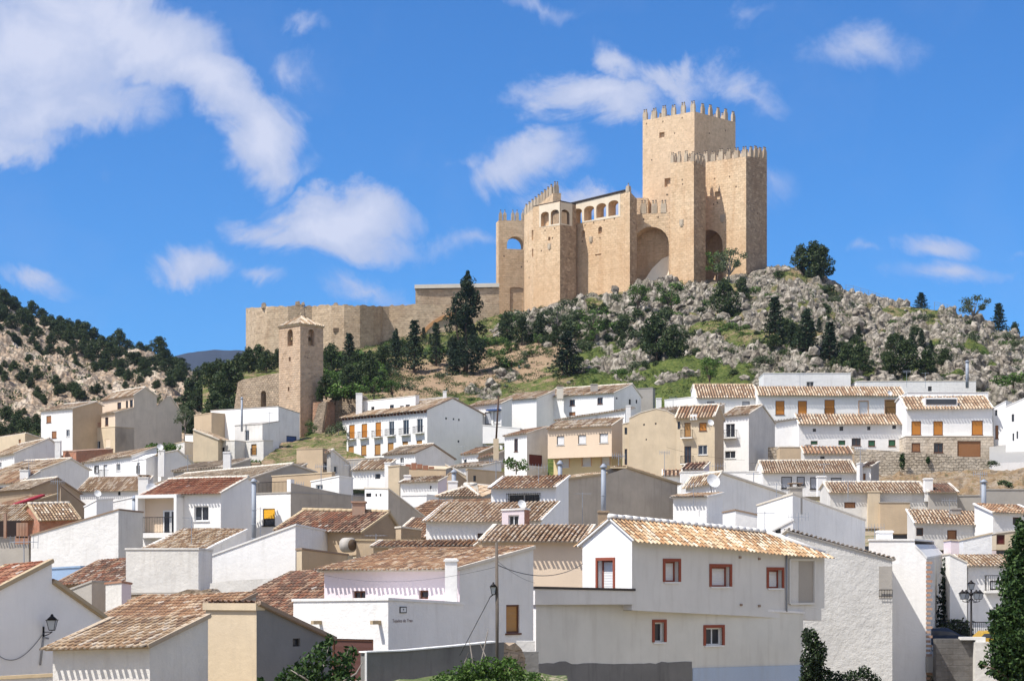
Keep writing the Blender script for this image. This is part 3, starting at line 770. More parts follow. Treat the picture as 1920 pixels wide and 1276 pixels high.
def ground_mat(name, rocks, grass, soil, bdist=.25):
    """attribute tone: r = bare rock, g = grass, b = crevices painted dark, rest = earth"""
    m, t, b = newmat(name)
    at = t.new('ShaderNodeAttribute'); at.attribute_name = 'tone'; sp = t.new('ShaderNodeSeparateColor'); t.l.new(at.outputs['Color'], sp.inputs[0])
    g = t.new('ShaderNodeNewGeometry'); P_ = g.outputs['Position']
    n1 = t.noise(P_, .35, 5, .65); n2 = t.noise(P_, 1.6, 5, .7); n3 = t.noise(P_, 5.0, 3, .7)
    vo = t.new('ShaderNodeTexVoronoi'); vo.feature = 'DISTANCE_TO_EDGE'; vo.inputs['Scale'].default_value = .55
    wv = t.new('ShaderNodeVectorMath', operation='ADD'); sc = t.new('ShaderNodeVectorMath', operation='SCALE'); t.l.new(n2.outputs['Color'], sc.inputs[0]); sc.inputs['Scale'].default_value = 1.6
    t.l.new(P_, wv.inputs[0]); t.l.new(sc.outputs[0], wv.inputs[1]); t.l.new(wv.outputs[0], vo.inputs['Vector'])
    crack = t.ramp(vo.outputs['Distance'], [(0.0, (1, 1, 1)), (.14, (0, 0, 0))])
    rock = t.ramp(n1.outputs['Fac'], [(.3, rocks[0]), (.5, rocks[1]), (.68, rocks[2])])
    rock = t.mix(t.ramp(n2.outputs['Fac'], [(.45, (0, 0, 0)), (.7, (.8, .8, .8))]), rock, c4(rocks[3]))
    rock = t.mix(t.math('MULTIPLY', crack, .7), rock, c4((.10, .085, .065)))
    gr = t.ramp(n2.outputs['Fac'], [(.35, grass[0]), (.52, grass[1]), (.68, grass[2])])
    so_ = t.ramp(n2.outputs['Fac'], [(.35, soil[0]), (.55, soil[1]), (.7, soil[2])])
    gf = t.math('ADD', sp.outputs[1], t.math('MULTIPLY_ADD', n1.outputs['Fac'], 1.6, -.8)); gf = t.math('ADD', gf, t.math('MULTIPLY_ADD', n3.outputs['Fac'], 1.2, -.6)); gf = t.math('ADD', gf, t.math('MULTIPLY_ADD', n2.outputs['Fac'], .9, -.45))
    gm = t.new('ShaderNodeMapRange'); t.l.new(gf, gm.inputs[0]); gm.inputs[1].default_value = .38; gm.inputs[2].default_value = .62
    c = t.mix(gm.outputs[0], so_, gr)
    rf = t.math('ADD', sp.outputs[0], t.math('MULTIPLY_ADD', n2.outputs['Fac'], .9, -.45))
    rm = t.new('ShaderNodeMapRange'); t.l.new(rf, rm.inputs[0]); rm.inputs[1].default_value = .42; rm.inputs[2].default_value = .58
    rock = t.mix(t.math('MULTIPLY', sp.outputs[2], .95), rock, t.ramp(n3.outputs['Fac'], [(.4, (.035, .04, .018)), (.6, (.085, .08, .04))]))  # moss and soil tint in crevices, also painting in their shade
    c = t.mix(rm.outputs[0], c, rock)
    t.l.new(c, b.inputs['Base Color']); b.inputs['Roughness'].default_value = .95
    h = t.math('ADD', t.math('MULTIPLY', n2.outputs['Fac'], 1.0), t.math('MULTIPLY', n3.outputs['Fac'], .35))
    h = t.math('SUBTRACT', h, t.math('MULTIPLY', t.math('MULTIPLY', crack, rm.outputs[0]), .5))
    bump(t, b, h, .9, bdist)
    return m
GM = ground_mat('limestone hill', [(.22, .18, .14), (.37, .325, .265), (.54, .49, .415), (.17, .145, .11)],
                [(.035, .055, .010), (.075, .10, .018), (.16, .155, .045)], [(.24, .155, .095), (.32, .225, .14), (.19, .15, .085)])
GL = ground_mat('pale limestone slope', [(.27, .20, .135), (.38, .305, .225), (.47, .40, .31), (.40, .23, .115)],
                [(.055, .075, .03), (.10, .12, .05), (.16, .16, .08)], [(.42, .33, .24), (.50, .42, .33), (.36, .27, .18)])

def hill_point(px, Y):
    X = (px - 960) / F * Y
    z = castle_z(px, Y); py = H0 - z * F / Y
    up = smooth(FOOT_Y + 2, FOOT_Y + 20, Y)
    r = rockiness(px, py) if Y > FOOT_Y else .1
    near_wall = 1 - .75 * smooth(1, 0, abs(Y - crestD(px)) / 7) * (1 if 455 < px < 1445 else .3)
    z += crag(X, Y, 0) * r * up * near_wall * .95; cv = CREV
    z += fbm(Vector((X * .12, Y * .12, 2)), 4) * .9 * up * (1 - r) * near_wall
    g = grassness(px, py)
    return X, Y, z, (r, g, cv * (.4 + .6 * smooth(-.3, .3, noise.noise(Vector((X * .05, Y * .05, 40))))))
cols = [380 + i * 5.0 for i in range(0, 122)] + [990 + i * 3.2 for i in range(0, 345)] + [2100 + 40 * i for i in range(12)]
rows = [276, 284, 290, 296] + [300 + i * .62 for i in range(242)] + [450.5 + i * 3 for i in range(30)] + [545, 600, 700]
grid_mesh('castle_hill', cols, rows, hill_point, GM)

# left hillside
LCREST = [(-300, 470), (-150, 500), (0, 556), (40, 578), (90, 600), (140, 618), (200, 646), (250, 662), (300, 676), (340, 692), (380, 712), (430, 745), (500, 790), (600, 830)]
def left_z(px, Y):
    yc = 620.0; zc = (H0 - lerp_tab(LCREST, px)) / F * yc; y0 = 345.0; z0 = 24
    if Y <= yc:
        u = (Y - y0) / (yc - y0); return z0 + (zc - z0) * max(u, -.2) ** .92 if u > 0 else z0 + u * 12
    return zc - (Y - yc) * .25
def left_point(px, Y):
    X = (px - 960) / F * Y; z = left_z(px, Y); py = H0 - z * F / Y
    r = .85 - .5 * smooth(.1, .35, noise.noise(Vector((px * .03, py * .06, 27))))
    z += (crag(X * .7, Y * .7, 1) + .5) * .75 * smooth(345, 365, Y) + fbm(Vector((X * .03, Y * .03, 9)), 4) * 3.0 * smooth(345, 400, Y) * smooth(640, 600, Y)
    g = .30 + .3 * smooth(760, 800, py)
    return X, Y, z, (r - .35 * smooth(.1, .5, noise.noise(Vector((X * .05, Y * .05, 0)))), g, 0)
cols = [-420 + 20 * i for i in range(18)] + [-60 + i * 4.5 for i in range(145)]
rows = [330 + i * 2.0 for i in range(150)] + [640, 680, 760, 900]
grid_mesh('left_hill', cols, rows, left_point, GL)

# mountain far behind, the haze of distance mixed into its blue colours
def mt_point(px, Y):
    X = (px - 960) / F * Y; zc = (H0 - lerp_tab([(-1200, 1000), (100, 760), (300, 682), (330, 678), (400, 674), (470, 671), (600, 680), (1000, 750), (1500, 800), (3000, 1000)], px)) / F * 3000
    z = zc * smooth(1500, 3000, Y) if Y < 3000 else zc * smooth(4600, 3000, Y)
    z += fbm(Vector((X * .006, Y * .006, 1)), 6) * 12 * smooth(1500, 2400, Y)
    return X, Y, z, (.25, .9, 0)
MTM = ground_mat('haze-blue wooded mountain', [(.12, .13, .18), (.15, .16, .21), (.2, .2, .25), (.09, .10, .15)], [(.03, .045, .07), (.045, .06, .09), (.065, .08, .11)], [(.12, .11, .10), (.14, .13, .12), (.1, .1, .1)], 3)
grid_mesh('far_mountain', [-1600 + 60 * i for i in range(28)] + [90 + i * 8 for i in range(60)] + [600 + i * 60 for i in range(40)], [1400 + i * 60 for i in range(56)], mt_point, MTM)

# town ground (one sheet reaching the horizon)
def town_point(X, Y):
    return X, Y, gz(Y) - 1.6, (.25, .35, 0)
TG = ground_mat('trodden earth', [(.34, .30, .25), (.40, .36, .30), (.46, .42, .36), (.26, .23, .19)], [(.06, .09, .03), (.09, .12, .04), (.14, .15, .06)], [(.30, .24, .17), (.36, .30, .22), (.26, .20, .14)], .1)
vs = []; fs = []
xs = [-6000, -1500, -500, -300, -200] + [-150 + i * 10 for i in range(31)] + [200, 300, 500, 1500, 6000]
ys = [-2000, -300, 0] + [30 + i * 9 for i in range(30)] + [310, 340, 500, 1000, 2500, 9000]
for y in ys:
    for x in xs:
        z = gz(y) - 1.6 if y < 300 else (gz(300) - 1.6 - (y - 300) * .01)
        if y <= 300: z += noise.noise(Vector((x * .05, y * .05, 0))) * .3
        vs.append((x, y, z))
n = len(xs)
for j in range(len(ys) - 1):
    for i in range(n - 1): fs.append((j * n + i, j * n + i + 1, (j + 1) * n + i + 1, (j + 1) * n + i))
me = bpy.data.meshes.new('ground'); me.from_pydata(vs, [], fs); me.materials.append(TG)
ca = me.color_attributes.new('tone', 'FLOAT_COLOR', 'POINT'); ca.data.foreach_set('color', [.25, .35, 0, 1] * len(vs))
o = bpy.data.objects.new('ground', me); COL.objects.link(o); tag(o, kind='structure')

# small banks inside the town, each a sheet with its own depth and slope
def bank(name, quad, mat, tone, n=26, lump=.25, kind='structure'):
    """quad: four (px, py, depth) corners, left-low, right-low, right-high, left-high"""
    c = [P(*q) for q in quad]; vs = []; fs = []
    for j in range(n + 1):
        for i in range(n + 1):
            a = c[0].lerp(c[1], i / n); b = c[3].lerp(c[2], i / n); p = a.lerp(b, j / n)
            p.z += fbm(Vector((p.x * .6, p.y * .6, 3)), 4) * lump; vs.append(tuple(p))
    for j in range(n):
        for i in range(n): fs.append((j * (n + 1) + i, j * (n + 1) + i + 1, (j + 1) * (n + 1) + i + 1, (j + 1) * (n + 1) + i))
    me = bpy.data.meshes.new(name); me.from_pydata(vs, [], fs); me.materials.append(mat)
    ca = me.color_attributes.new('tone', 'FLOAT_COLOR', 'POINT'); ca.data.foreach_set('color', list(tone) * len(vs))
    o = bpy.data.objects.new(name, me); COL.objects.link(o); tag(o, kind=kind); return o
DRY = ground_mat('dry grass bank', [(.34, .30, .25), (.44, .38, .31), (.52, .46, .38), (.26, .23, .19)], [(.17, .105, .05), (.24, .16, .085), (.09, .10, .04)], [(.24, .18, .12), (.33, .27, .20), (.13, .10, .07)], .2)
ROADM = simple('concrete paving', (.34, .33, .31), .9, 0, .2, 1.5, .01)
# ------------------------------------------------------------------ castle
CS = stone('golden castle stone', (.71, .53, .345), (.57, .41, .255), (.71, .54, .36), .55, 1.0, stains=(.44, .24, .12), mortar=(.46, .35, .24), bd=.12, stain_amt=.5, blocks=.55, low=(72, 88, (.55, .34, .18), .5))
CT = stone('keep stone', (.67, .50, .33), (.56, .41, .265), (.66, .50, .34), .55, 1.0, stains=(.44, .29, .18), mortar=(.52, .41, .29), bd=.06, stain_amt=.35, blocks=.35)
CB = stone('brown shade-side ashlar', (.46, .34, .23), (.33, .235, .155), (.40, .29, .19), .5, .8, stains=(.20, .12, .07), mortar=(.26, .19, .13), bd=.14, stain_amt=.5, blocks=1.2)  # darker stone on the castle's right faces, their shade put into the colour
CO = stone('curtain wall stone', (.50, .385, .26), (.41, .305, .20), (.54, .42, .29), .5, .9, stains=(.36, .22, .13), mortar=(.40, .32, .24), rough_lay=.1, bd=.12, stain_amt=.5)
RUB = stone('rubble stone', (.42, .32, .225), (.31, .235, .16), (.48, .38, .28), .34, .55, stains=(.28, .20, .13), mortar=(.22, .17, .12), rough_lay=.45, bd=.16, stain_amt=.35)
BTS = stone('bell tower masonry', (.50, .36, .24), (.41, .29, .19), (.55, .41, .285), .36, .6, stains=(.40, .26, .17), mortar=(.44, .35, .27), rough_lay=.12, bd=.06, stain_amt=.4)
DRYS = stone('dry stone wall', (.48, .41, .32), (.40, .34, .26), (.56, .49, .40), .36, .62, stains=(.30, .25, .18), mortar=(.18, .15, .11), rough_lay=.5, bd=.14, stain_amt=.3)
MERM = stone('weathered merlon stone', (.52, .42, .30), (.36, .29, .21), (.58, .49, .37), .42, .8, stains=(.12, .10, .08), mortar=(.40, .33, .25), bd=.08, stain_amt=.75)
DARKK = simple('blackened stone knob', (.10, .085, .07), .9)
DARKS = simple('dark interior stone', (.16, .11, .07), .95, 0, .3, 1, .05)
SLATE = simple('dark roof edge', (.06, .05, .045), .8)

def arch(u0, u1, z0, z1, n=10, flatness=1.0):
    r = (u1 - u0) / 2; c = (u0 + u1) / 2; zs = z1 - r * flatness
    zs = max(zs, z0 + .05)
    return [(u0, z0), (u1, z0)] + [(c + r * math.cos(math.pi * k / n), zs + (z1 - zs) * math.sin(math.pi * k / n)) for k in range(n + 1)]
def rectp(u0, u1, z0, z1): return [(u0, z0), (u1, z0), (u1, z1), (u0, z1)]
def pw(mb, face, outline, holes, mi=0, top=0):
    """wall polygon with polygonal holes: each hole (points, depth, through)"""
    loops = [[Vector((u, z, 0)) for u, z in outline]] + [[Vector((u, z, 0)) for u, z in h[0]] for h in holes]
    flat = [p for lp in loops for p in lp]; vs = [face.at(p.x, 0, p.y) for p in flat]; fs = []
    for t in tessellate_polygon(loops):
        a, b, c = (vs[i] for i in t)
        fs.append(t if (b - a).cross(c - a).dot(face.n3) > 0 else (t[0], t[2], t[1]))
    mb.add(vs, fs, mi, uvs=[[(flat[i].x, flat[i].y) for i in f] for f in fs])
    for pts, dep, through in holes:
        n = len(pts); a = [face.at(u, 0, z) for u, z in pts]; b = [face.at(u, -dep, z) for u, z in pts]
        uv = []; L = 0
        mb.add(a + b, [(i, (i + 1) % n, n + (i + 1) % n, n + i) for i in range(n)], mi, uvs=[[(i * .5, 0), (i * .5 + .5, 0), (i * .5 + .5, dep), (i * .5, dep)] for i in range(n)])
        if not through: mb.add(b, [tuple(range(n))], mi, uvs=[[(u, z) for u, z in pts]])
def pxh(face, r, kind='rect', dep=.5, through=False, flatness=1.0):
    u0, u1 = sorted((face.u(r[0]), face.u(r[2]))); um = (r[0] + r[2]) / 2
    z1, z0 = face.z(um, r[1]), face.z(um, r[3])
    return ((arch(u0, u1, z0, z1, 10, flatness) if kind == 'arch' else rectp(u0, u1, z0, z1)), dep, through)
def merlon(face, u, z, w, h, th, parent, mat, knobs=2, inset=0.0):
    mb = MB(); n1 = -inset; n0 = -inset - th
    face.box(mb, u - w / 2, u + w / 2, z - .05, z + h * .62, n0, n1)
    face.box(mb, u - w / 2 + .06, u + w / 2 - .06, z + h * .62, z + h * .78, n0 + .05, n1 - .05)
    for k in range(knobs):
        uu = u + (k - (knobs - 1) / 2) * w * .5; c = face.at(uu, (n0 + n1) / 2, z + h * .78)
        mb.lathe(c, [(w * .17, 0), (w * .13, h * .06), (w * .19, h * .13), (w * .15, h * .2), (.03, h * .25)], 6)
    o = mb.build('merlon', mat, parent); kb = MB()
    for k in range(knobs):
        uu = u + (k - (knobs - 1) / 2) * w * .5; c = face.at(uu, (n0 + n1) / 2, z + h * .99); kb.lathe(c, [(.03, 0), (w * .17, .08), (w * .15, .22), (.03, .32)], 6)
    kb.build('merlon_knob', DARKK, o if parent.parent is None else parent); return o
def merlon_row(face, ua, ub, za, zb, n, w, h, th, parent, mat, knobs=2, ends=True):
    for k in range(n):
        t = k / (n - 1) if n > 1 else .5
        u = ua + w / 2 + (ub - ua - w) * t; z = za + (zb - za) * t
        merlon(face, u, z, w, h * random.uniform(.88, 1.05), th, parent, mat, knobs)

def tower(root, name, A, B, D, yaw, C, base, fh=(), sh=(), mer=None, mat=CS, cy=None, smat=None, topover=None):
    th = math.radians(yaw); f = Vector((math.cos(th), -math.sin(th))); s_ = Vector((math.sin(th), math.cos(th)))
    right = yaw >= 0
    if right:
        N_ = P(B[0], B[1], D); t = onray(A[0], N_, f); q = Vector((N_.x, N_.y)) + f * t; Fp = P(A[0], A[1], q.y)
    else:
        N_ = P(A[0], A[1], D); t = onray(B[0], N_, f); q = Vector((N_.x, N_.y)) + f * t; Fp = P(B[0], B[1], q.y)
    if isinstance(C, (tuple, list)):
        t = onray(C[0], N_, s_); q = Vector((N_.x, N_.y)) + s_ * t; Cp = P(C[0], C[1], q.y)
    else: Cp = N_ + Vector((s_.x, s_.y, 0)) * C
    Dp = Fp + (Cp - N_); zb = (H0 - base) / F * D
    cen = (N_ + Fp + Cp + Dp) / 4
    ff = Face(Fp, N_, cen) if right else Face(N_, Fp, cen); sf = Face(N_, Cp, cen); bf = Face(Cp, Dp, cen); lf = Face(Dp, Fp, cen)
    mb = MB()
    pw(mb, ff, [(ff.proj(Fp), zb), (ff.proj(N_), zb), (ff.proj(N_), N_.z), (ff.proj(Fp), Fp.z)], [pxh(ff, *h) for h in fh])
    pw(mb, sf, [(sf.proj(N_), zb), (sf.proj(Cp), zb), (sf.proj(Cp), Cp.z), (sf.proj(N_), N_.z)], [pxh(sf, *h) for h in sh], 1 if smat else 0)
    bh = []
    for h in fh:
        if len(h) > 3 and h[3]:     # open right through
            pts = pxh(ff, *h)[0]; bh.append(([(bf.proj(ff.at(u, 0, 0) + Cp - N_), z + (Cp.z - N_.z)) for u, z in pts], 0, True))
    if bh:
        mb2 = MB(); pw(mb2, bf, [(bf.proj(Cp), zb), (bf.proj(Dp), zb), (bf.proj(Dp), Dp.z), (bf.proj(Cp), Cp.z)], bh)
        mb.v_off = 0; o = len(mb.v); mb.v += mb2.v; mb.col += mb2.col; mb.f += [[i + o for i in f_] for f_ in mb2.f]; mb.mi += mb2.mi; mb.uv += mb2.uv; mb.sm += mb2.sm
    else: pw(mb, bf, [(bf.proj(Cp), zb), (bf.proj(Dp), zb), (bf.proj(Dp), Dp.z), (bf.proj(Cp), Cp.z)], [])
    pw(mb, lf, [(lf.proj(Dp), zb), (lf.proj(Fp), zb), (lf.proj(Fp), Fp.z), (lf.proj(Dp), Dp.z)], [])
    mb.add([Fp, N_, Cp, Dp], [(0, 1, 2, 3)], 0, uvs=[[(0, 0), (1, 0), (1, 1), (0, 1)]])
    o = mb.build(name, [mat] + ([smat] if smat else []), root)
    if mer:
        nf, ns, w, h = mer[:4]; kn = mer[4] if len(mer) > 4 else 2; mm = MERM
        merlon_row(ff, min(ff.proj(Fp), ff.proj(N_)), max(ff.proj(Fp), ff.proj(N_)), (Fp.z if ff.proj(Fp) < ff.proj(N_) else N_.z), (N_.z if ff.proj(Fp) < ff.proj(N_) else Fp.z), nf, w, h, .55, o, mm, kn)
        if ns:
            k = (sf.L - w) / max(ns - 1, 1)
            for j in range(1, ns): 
                t = j / (ns - 1); merlon(sf, w / 2 + k * j, N_.z + (Cp.z - N_.z) * t, w, h * random.uniform(.88, 1.05), .55, o, mm, kn)
            # the two far sides
            for j in range(1, ns - 1):
                t = j / (ns - 1); fc = lf; merlon(fc, w / 2 + k * j, Dp.z + (Fp.z - Dp.z) * t, w, h, .55, o, mm, kn)
            for j in range(1, nf - 1):
                t = j / (nf - 1); merlon(bf, w / 2 + (bf.L - w) * t, Cp.z + (Dp.z - Cp.z) * t, w, h, .55, o, mm, kn)
    return o, ff, sf, (N_, Fp, Cp, Dp)
def putlog(face, pts, parent, r=.16):
    for (x, y) in pts:
        mb = MB(); u = face.u(x); z = face.z(x, y); face.box(mb, u - r, u + r, z - r * 1.2, z + r * 1.2, -.02, .012)
        mb.build('putlog_hole', DARKS, parent)
def shield(face, x, y, w, h, parent):
    u = face.u(x); z = face.z(x, y); n = 10
    pts = [(u - w / 2, z + h / 2), (u - w / 2, z - h * .1)] + [(u - w / 2 * math.cos(math.pi * k / n), z - h * .1 - h * .4 * math.sin(math.pi * k / n)) for k in range(1, n)] + [(u + w / 2, z - h * .1), (u + w / 2, z + h / 2)]
    mb = MB(); a = [face.at(q, .14, zz) for q, zz in pts]; b = [face.at(q, -.02, zz) for q, zz in pts]; m = len(pts)
    mb.add(a + b, [tuple(range(m))] + [(i, (i + 1) % m, m + (i + 1) % m, m + i) for i in range(m)])
    pts2 = [(u + (q - u) * .65, z + (zz - z) * .65) for q, zz in pts]; a = [face.at(q, .22, zz) for q, zz in pts2]; b = [face.at(q, .13, zz) for q, zz in pts2]
    mb.add(a + b, [tuple(range(m))] + [(i, (i + 1) % m, m + (i + 1) % m, m + i) for i in range(m)])
    mb.build('stone_shield', MERM, parent)

def build_castle():
    R = empty('castle', tuple(P(1250, 520, 446)), 'golden stone castle with battlements and tall square keep crowning the rocky hill', 'castle')
    Y = 40
    # keep
    k1, ff, sf, c = tower(R, 'keep_tower', (1205, 226), (1302, 209), 457, Y, (1379, 229), 560, fh=[((1236, 248, 1246, 258), 'rect', .7), ((1246, 334, 1257, 350), 'rect', .8)], mer=(6, 6, 1.2, 2.6), mat=CT)
    putlog(ff, [(1212, 232), (1243, 228), (1279, 221), (1265, 250), (1250, 365), (1279, 337), (1279, 347), (1222, 300), (1285, 285)], k1); putlog(sf, [(1330, 250), (1350, 300), (1360, 245)], k1)
    # front tower beside the arches
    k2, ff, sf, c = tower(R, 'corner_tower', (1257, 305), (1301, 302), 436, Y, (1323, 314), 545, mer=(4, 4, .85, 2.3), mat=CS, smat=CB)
    putlog(ff, [(1279, 337), (1280, 345), (1252, 365)], k2); shield(ff, 1278, 418, 1.1, 1.7, k2)
    # right block
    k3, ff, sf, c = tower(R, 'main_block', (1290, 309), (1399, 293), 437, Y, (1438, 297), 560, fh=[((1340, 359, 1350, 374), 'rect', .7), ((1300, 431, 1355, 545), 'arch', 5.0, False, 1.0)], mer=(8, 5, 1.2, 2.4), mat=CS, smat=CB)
    putlog(ff, [(1340, 335), (1368, 331), (1345, 380), (1338, 383), (1380, 350)], k3); shield(ff, 1355, 410, 1.2, 1.9, k3); putlog(sf, [(1412, 330), (1420, 400)], k3)
    # linking wall with the big arch
    k4, ff, sf, c = tower(R, 'arch_wall', (1180, 403), (1262, 397), 441, 17, 8, 560, fh=[((1186, 425, 1254, 548), 'arch', 3.9, False, .95)], mer=(0, 0, 1, 1), mat=CS)
    for x in (1206, 1226.5, 1244): u = ff.u(x); merlon(ff, u, ff.z(x, 400), 1.35, 2.9, .7, k4, MERM, 2)
    putlog(ff, [(1207, 411), (1234, 407)], k4)
    mbx = MB(); pts = [ff.at(ff.u(1198), -1.3, ff.z(1198, 535)), ff.at(ff.u(1254), -1.3, ff.z(1254, 535)), ff.at(ff.u(1254), -3.7, ff.z(1254, 472)), ff.at(ff.u(1236), -3.4, ff.z(1236, 480)), ff.at(ff.u(1218), -2.6, ff.z(1218, 500))]
    mbx.add(pts, [(0, 1, 2, 3, 4)]); mbx.build('sloping_glacis', plaster('pale sunlit slope', (.84, .74, .58), .3, .04), R)  # pale colour and outline stand in for the sunlit patch inside the arch
    # gallery block
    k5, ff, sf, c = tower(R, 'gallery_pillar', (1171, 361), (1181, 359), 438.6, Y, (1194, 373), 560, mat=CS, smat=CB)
    merlon(ff, ff.u(1176), ff.z(1176, 361), .9, 2.0, .9, k5, MERM, 1)
    ar = [((1074.5, 391, 1091, 419), 'arch', 2.85, True, .55), ((1095, 386, 1114, 413), 'arch', 2.85, True, .55), ((1118, 381, 1136.5, 407.5), 'arch', 2.85, True, .55), ((1140.5, 375.5, 1159.5, 404), 'arch', 2.85, True, .55)]
    k6, ff, sf, c = tower(R, 'gallery_block', (1068, 384), (1171, 359), 440, Y, 2.9, 575, fh=ar + [((1090, 432, 1097, 445), 'arch', .7), ((1121.5, 424.5, 1129, 438), 'arch', .7), ((1116, 476, 1127, 478.5), 'rect', .5)], mat=CS)
    def facing(face, outline, holes, parent, nm='gallery_facing'):
        f2 = Face((face.at(0, .05, 0).x, face.at(0, .05, 0).y), (face.at(5, .05, 0).x, face.at(5, .05, 0).y), (face.at(0, -5, 0).x, face.at(0, -5, 0).y)); m2 = MB()
        pw(m2, f2, [(f2.u(x), f2.z(x, y)) for x, y in outline], [(pxh(f2, *h)[0], .06, True) for h in holes]); return m2.build(nm, plaster('pale gallery plaster', (.70, .60, .46), .35, .03, .15), parent)
    facing(ff, [(1070, 421), (1070, 384.5), (1163, 362), (1163, 406)], ar, k6)
    putlog(ff, [(1080, 424), (1097, 422), (1113, 417), (1133, 413), (1152, 410), (1092, 452), (1125, 446)], k6); shield(ff, 1108, 449, 1.0, 1.5, k6)
    N_, Fp, Cp, Dp = c; mb = MB(); mb.add([Fp + Vector((0, -.4, .12)), N_ + Vector((0, -.4, .12)), Cp + Vector((0, 0, .3)), Dp + Vector((0, 0, .3))] + [p + Vector((0, 0, .3)) for p in (Fp + Vector((0, -.4, .1)), N_ + Vector((0, -.4, .1)), Cp, Dp)], [(0, 1, 2, 3), (4, 5, 6, 7), (0, 1, 5, 4), (1, 2, 6, 5), (3, 0, 4, 7)]); mb.build('gallery_roof', SLATE, k6)
    mb = MB()
    for x in (1093, 1116, 1138.5): u = ff.u(x); mb.tube([ff.at(u, -.3, ff.z(x, 417 - (x - 1093) * .27)), ff.at(u, -.3, ff.z(x, 396 - (x - 1093) * .27))], .26, 8)
    mb.build('gallery_columns', MERM, k6)
    # the lower back range seen right of the gallery
    k, ff, sf, c = tower(R, 'rear_range', (1160, 371), (1215, 371), 462, 10, 8, 520, mat=CS)
    # bay
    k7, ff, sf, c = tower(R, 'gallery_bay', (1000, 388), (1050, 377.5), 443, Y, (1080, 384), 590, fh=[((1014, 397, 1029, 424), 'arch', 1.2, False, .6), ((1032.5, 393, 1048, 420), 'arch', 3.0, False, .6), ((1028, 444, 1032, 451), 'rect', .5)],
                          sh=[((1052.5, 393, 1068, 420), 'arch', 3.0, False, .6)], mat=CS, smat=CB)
    facing(ff, [(1011, 426), (1011, 386), (1049.6, 378.5), (1049.6, 422)], [((1014, 397, 1029, 424), 'arch', 1.2, False, .6), ((1032.5, 393, 1048, 420), 'arch', 3.0, False, .6)], k7); facing(sf, [(1050.5, 421), (1050.5, 379), (1073, 382), (1073, 424)], [((1052.5, 393, 1068, 420), 'arch', 3.0, False, .6)], k7)
    putlog(ff, [(1022, 432), (1040, 428), (1036, 446), (1015, 470)], k7); shield(ff, 1030, 462, .9, 1.4, k7)
    N_, Fp, Cp, Dp = c; mb = MB(); e = Vector((0, 0, .25)); mb.add([Fp, N_, Cp, Dp] + [p + e for p in (Fp, N_, Cp, Dp)], [(4, 5, 6, 7), (0, 1, 5, 4), (1, 2, 6, 5), (2, 3, 7, 6), (3, 0, 4, 7)]); mb.build('bay_roof', SLATE, k7)
    # long receding tower wall with crowded battlements
    k8, ff, sf, c = tower(R, 'polygonal_tower', (983, 404), (1037, 362), 447, 68, (1052, 362), 600, fh=[((997, 431, 1001, 450), 'rect', .6), ((997.5, 466, 1001, 481), 'rect', .6)], mat=CS)
    N_, Fp, Cp, Dp = c
    for k in range(9):
        t = (k + .3) / 9.2; u = ff.proj(Fp) + (ff.proj(N_) - ff.proj(Fp)) * t; z = Fp.z + (N_.z - Fp.z) * t; merlon(ff, u, z, 1.6, 2.4, .6, k8, MERM, 1)
    putlog(ff, [(986, 455), (992, 520), (989, 490), (1000, 500)], k8)
    merlon(sf, .9, N_.z, 1.2, 2.6, .6, k8, MERM, 2)
    # west tower with the open arch
    k9, ff, sf, c = tower(R, 'west_tower', (935, 413), (990, 413), 470, -12, 3.2, 600, fh=[((950.5, 443, 982, 467), 'arch', 3.2, True, 1.0), ((956, 538, 981, 600), 'arch', .25, False, .3)], mat=CS)
    N_, Fp, Cp, Dp = c
    for x in (939, 947, 962, 970, 981): u = ff.u(x); merlon(ff, u, ff.z(x, 413), .8, 2.4, .6, k9, MERM, 1)
    putlog(ff, [(978, 500), (945, 480)], k9)
    # lower bastion foot of the polygon
    # --- outer curtain: plan points with depth and top row
    pts = [(461, 446, 577, 665), (478, 441, 574, 665), (500, 438, 573, 668), (540, 436, 573, 670), (585, 437, 572, 672), (600, 435.5, 571, 672), (620, 434, 571, 672), (645, 433, 571, 670), (675, 433.5, 572, 665), (700, 436, 572, 660), (712, 438.5, 572, 655), (717, 441, 572, 655), (730, 441.5, 571, 655), (780, 441, 570, 652), (850, 441.5, 569, 640), (936, 443, 570, 620)]
    def strip(pts, name, th, mat, jag=.35):
        mb = MB(); L = 0; seq = []
        for (a, b) in zip(pts, pts[1:]):
            n = max(1, int(abs(b[0] - a[0]) / 5))
            for k in range(n): seq.append(tuple(a[i] + (b[i] - a[i]) * k / n for i in range(4)))
        seq.append(pts[-1]); ps = []
        for (x, D, t, b) in seq:
            p = P(x, t, D); p.z += random.uniform(-jag, jag * .4); ps.append((p, (H0 - b) / F * D - 3))
        Ls = [0]
        for a, b in zip(ps, ps[1:]): Ls.append(Ls[-1] + (b[0] - a[0]).length)
        for i, (a, b) in enumerate(zip(ps, ps[1:])):
            (p, zb), (q, zc) = a, b; bk = Vector((0, th, 0))
            v = [Vector((p.x, p.y, zb)), Vector((q.x, q.y, zc)), q, p, p + bk, q + bk, Vector((q.x, q.y + th, zc)), Vector((p.x, p.y + th, zb))]
            mb.add(v, [(0, 1, 2, 3), (3, 2, 5, 4), (4, 5, 6, 7)], 0, uvs=[[(Ls[i], zb), (Ls[i + 1], zc), (Ls[i + 1], q.z), (Ls[i], p.z)], [(Ls[i], 0), (Ls[i + 1], 0), (Ls[i + 1], th), (Ls[i], th)], [(Ls[i], p.z), (Ls[i + 1], q.z), (Ls[i + 1], zc), (Ls[i], zb)]])
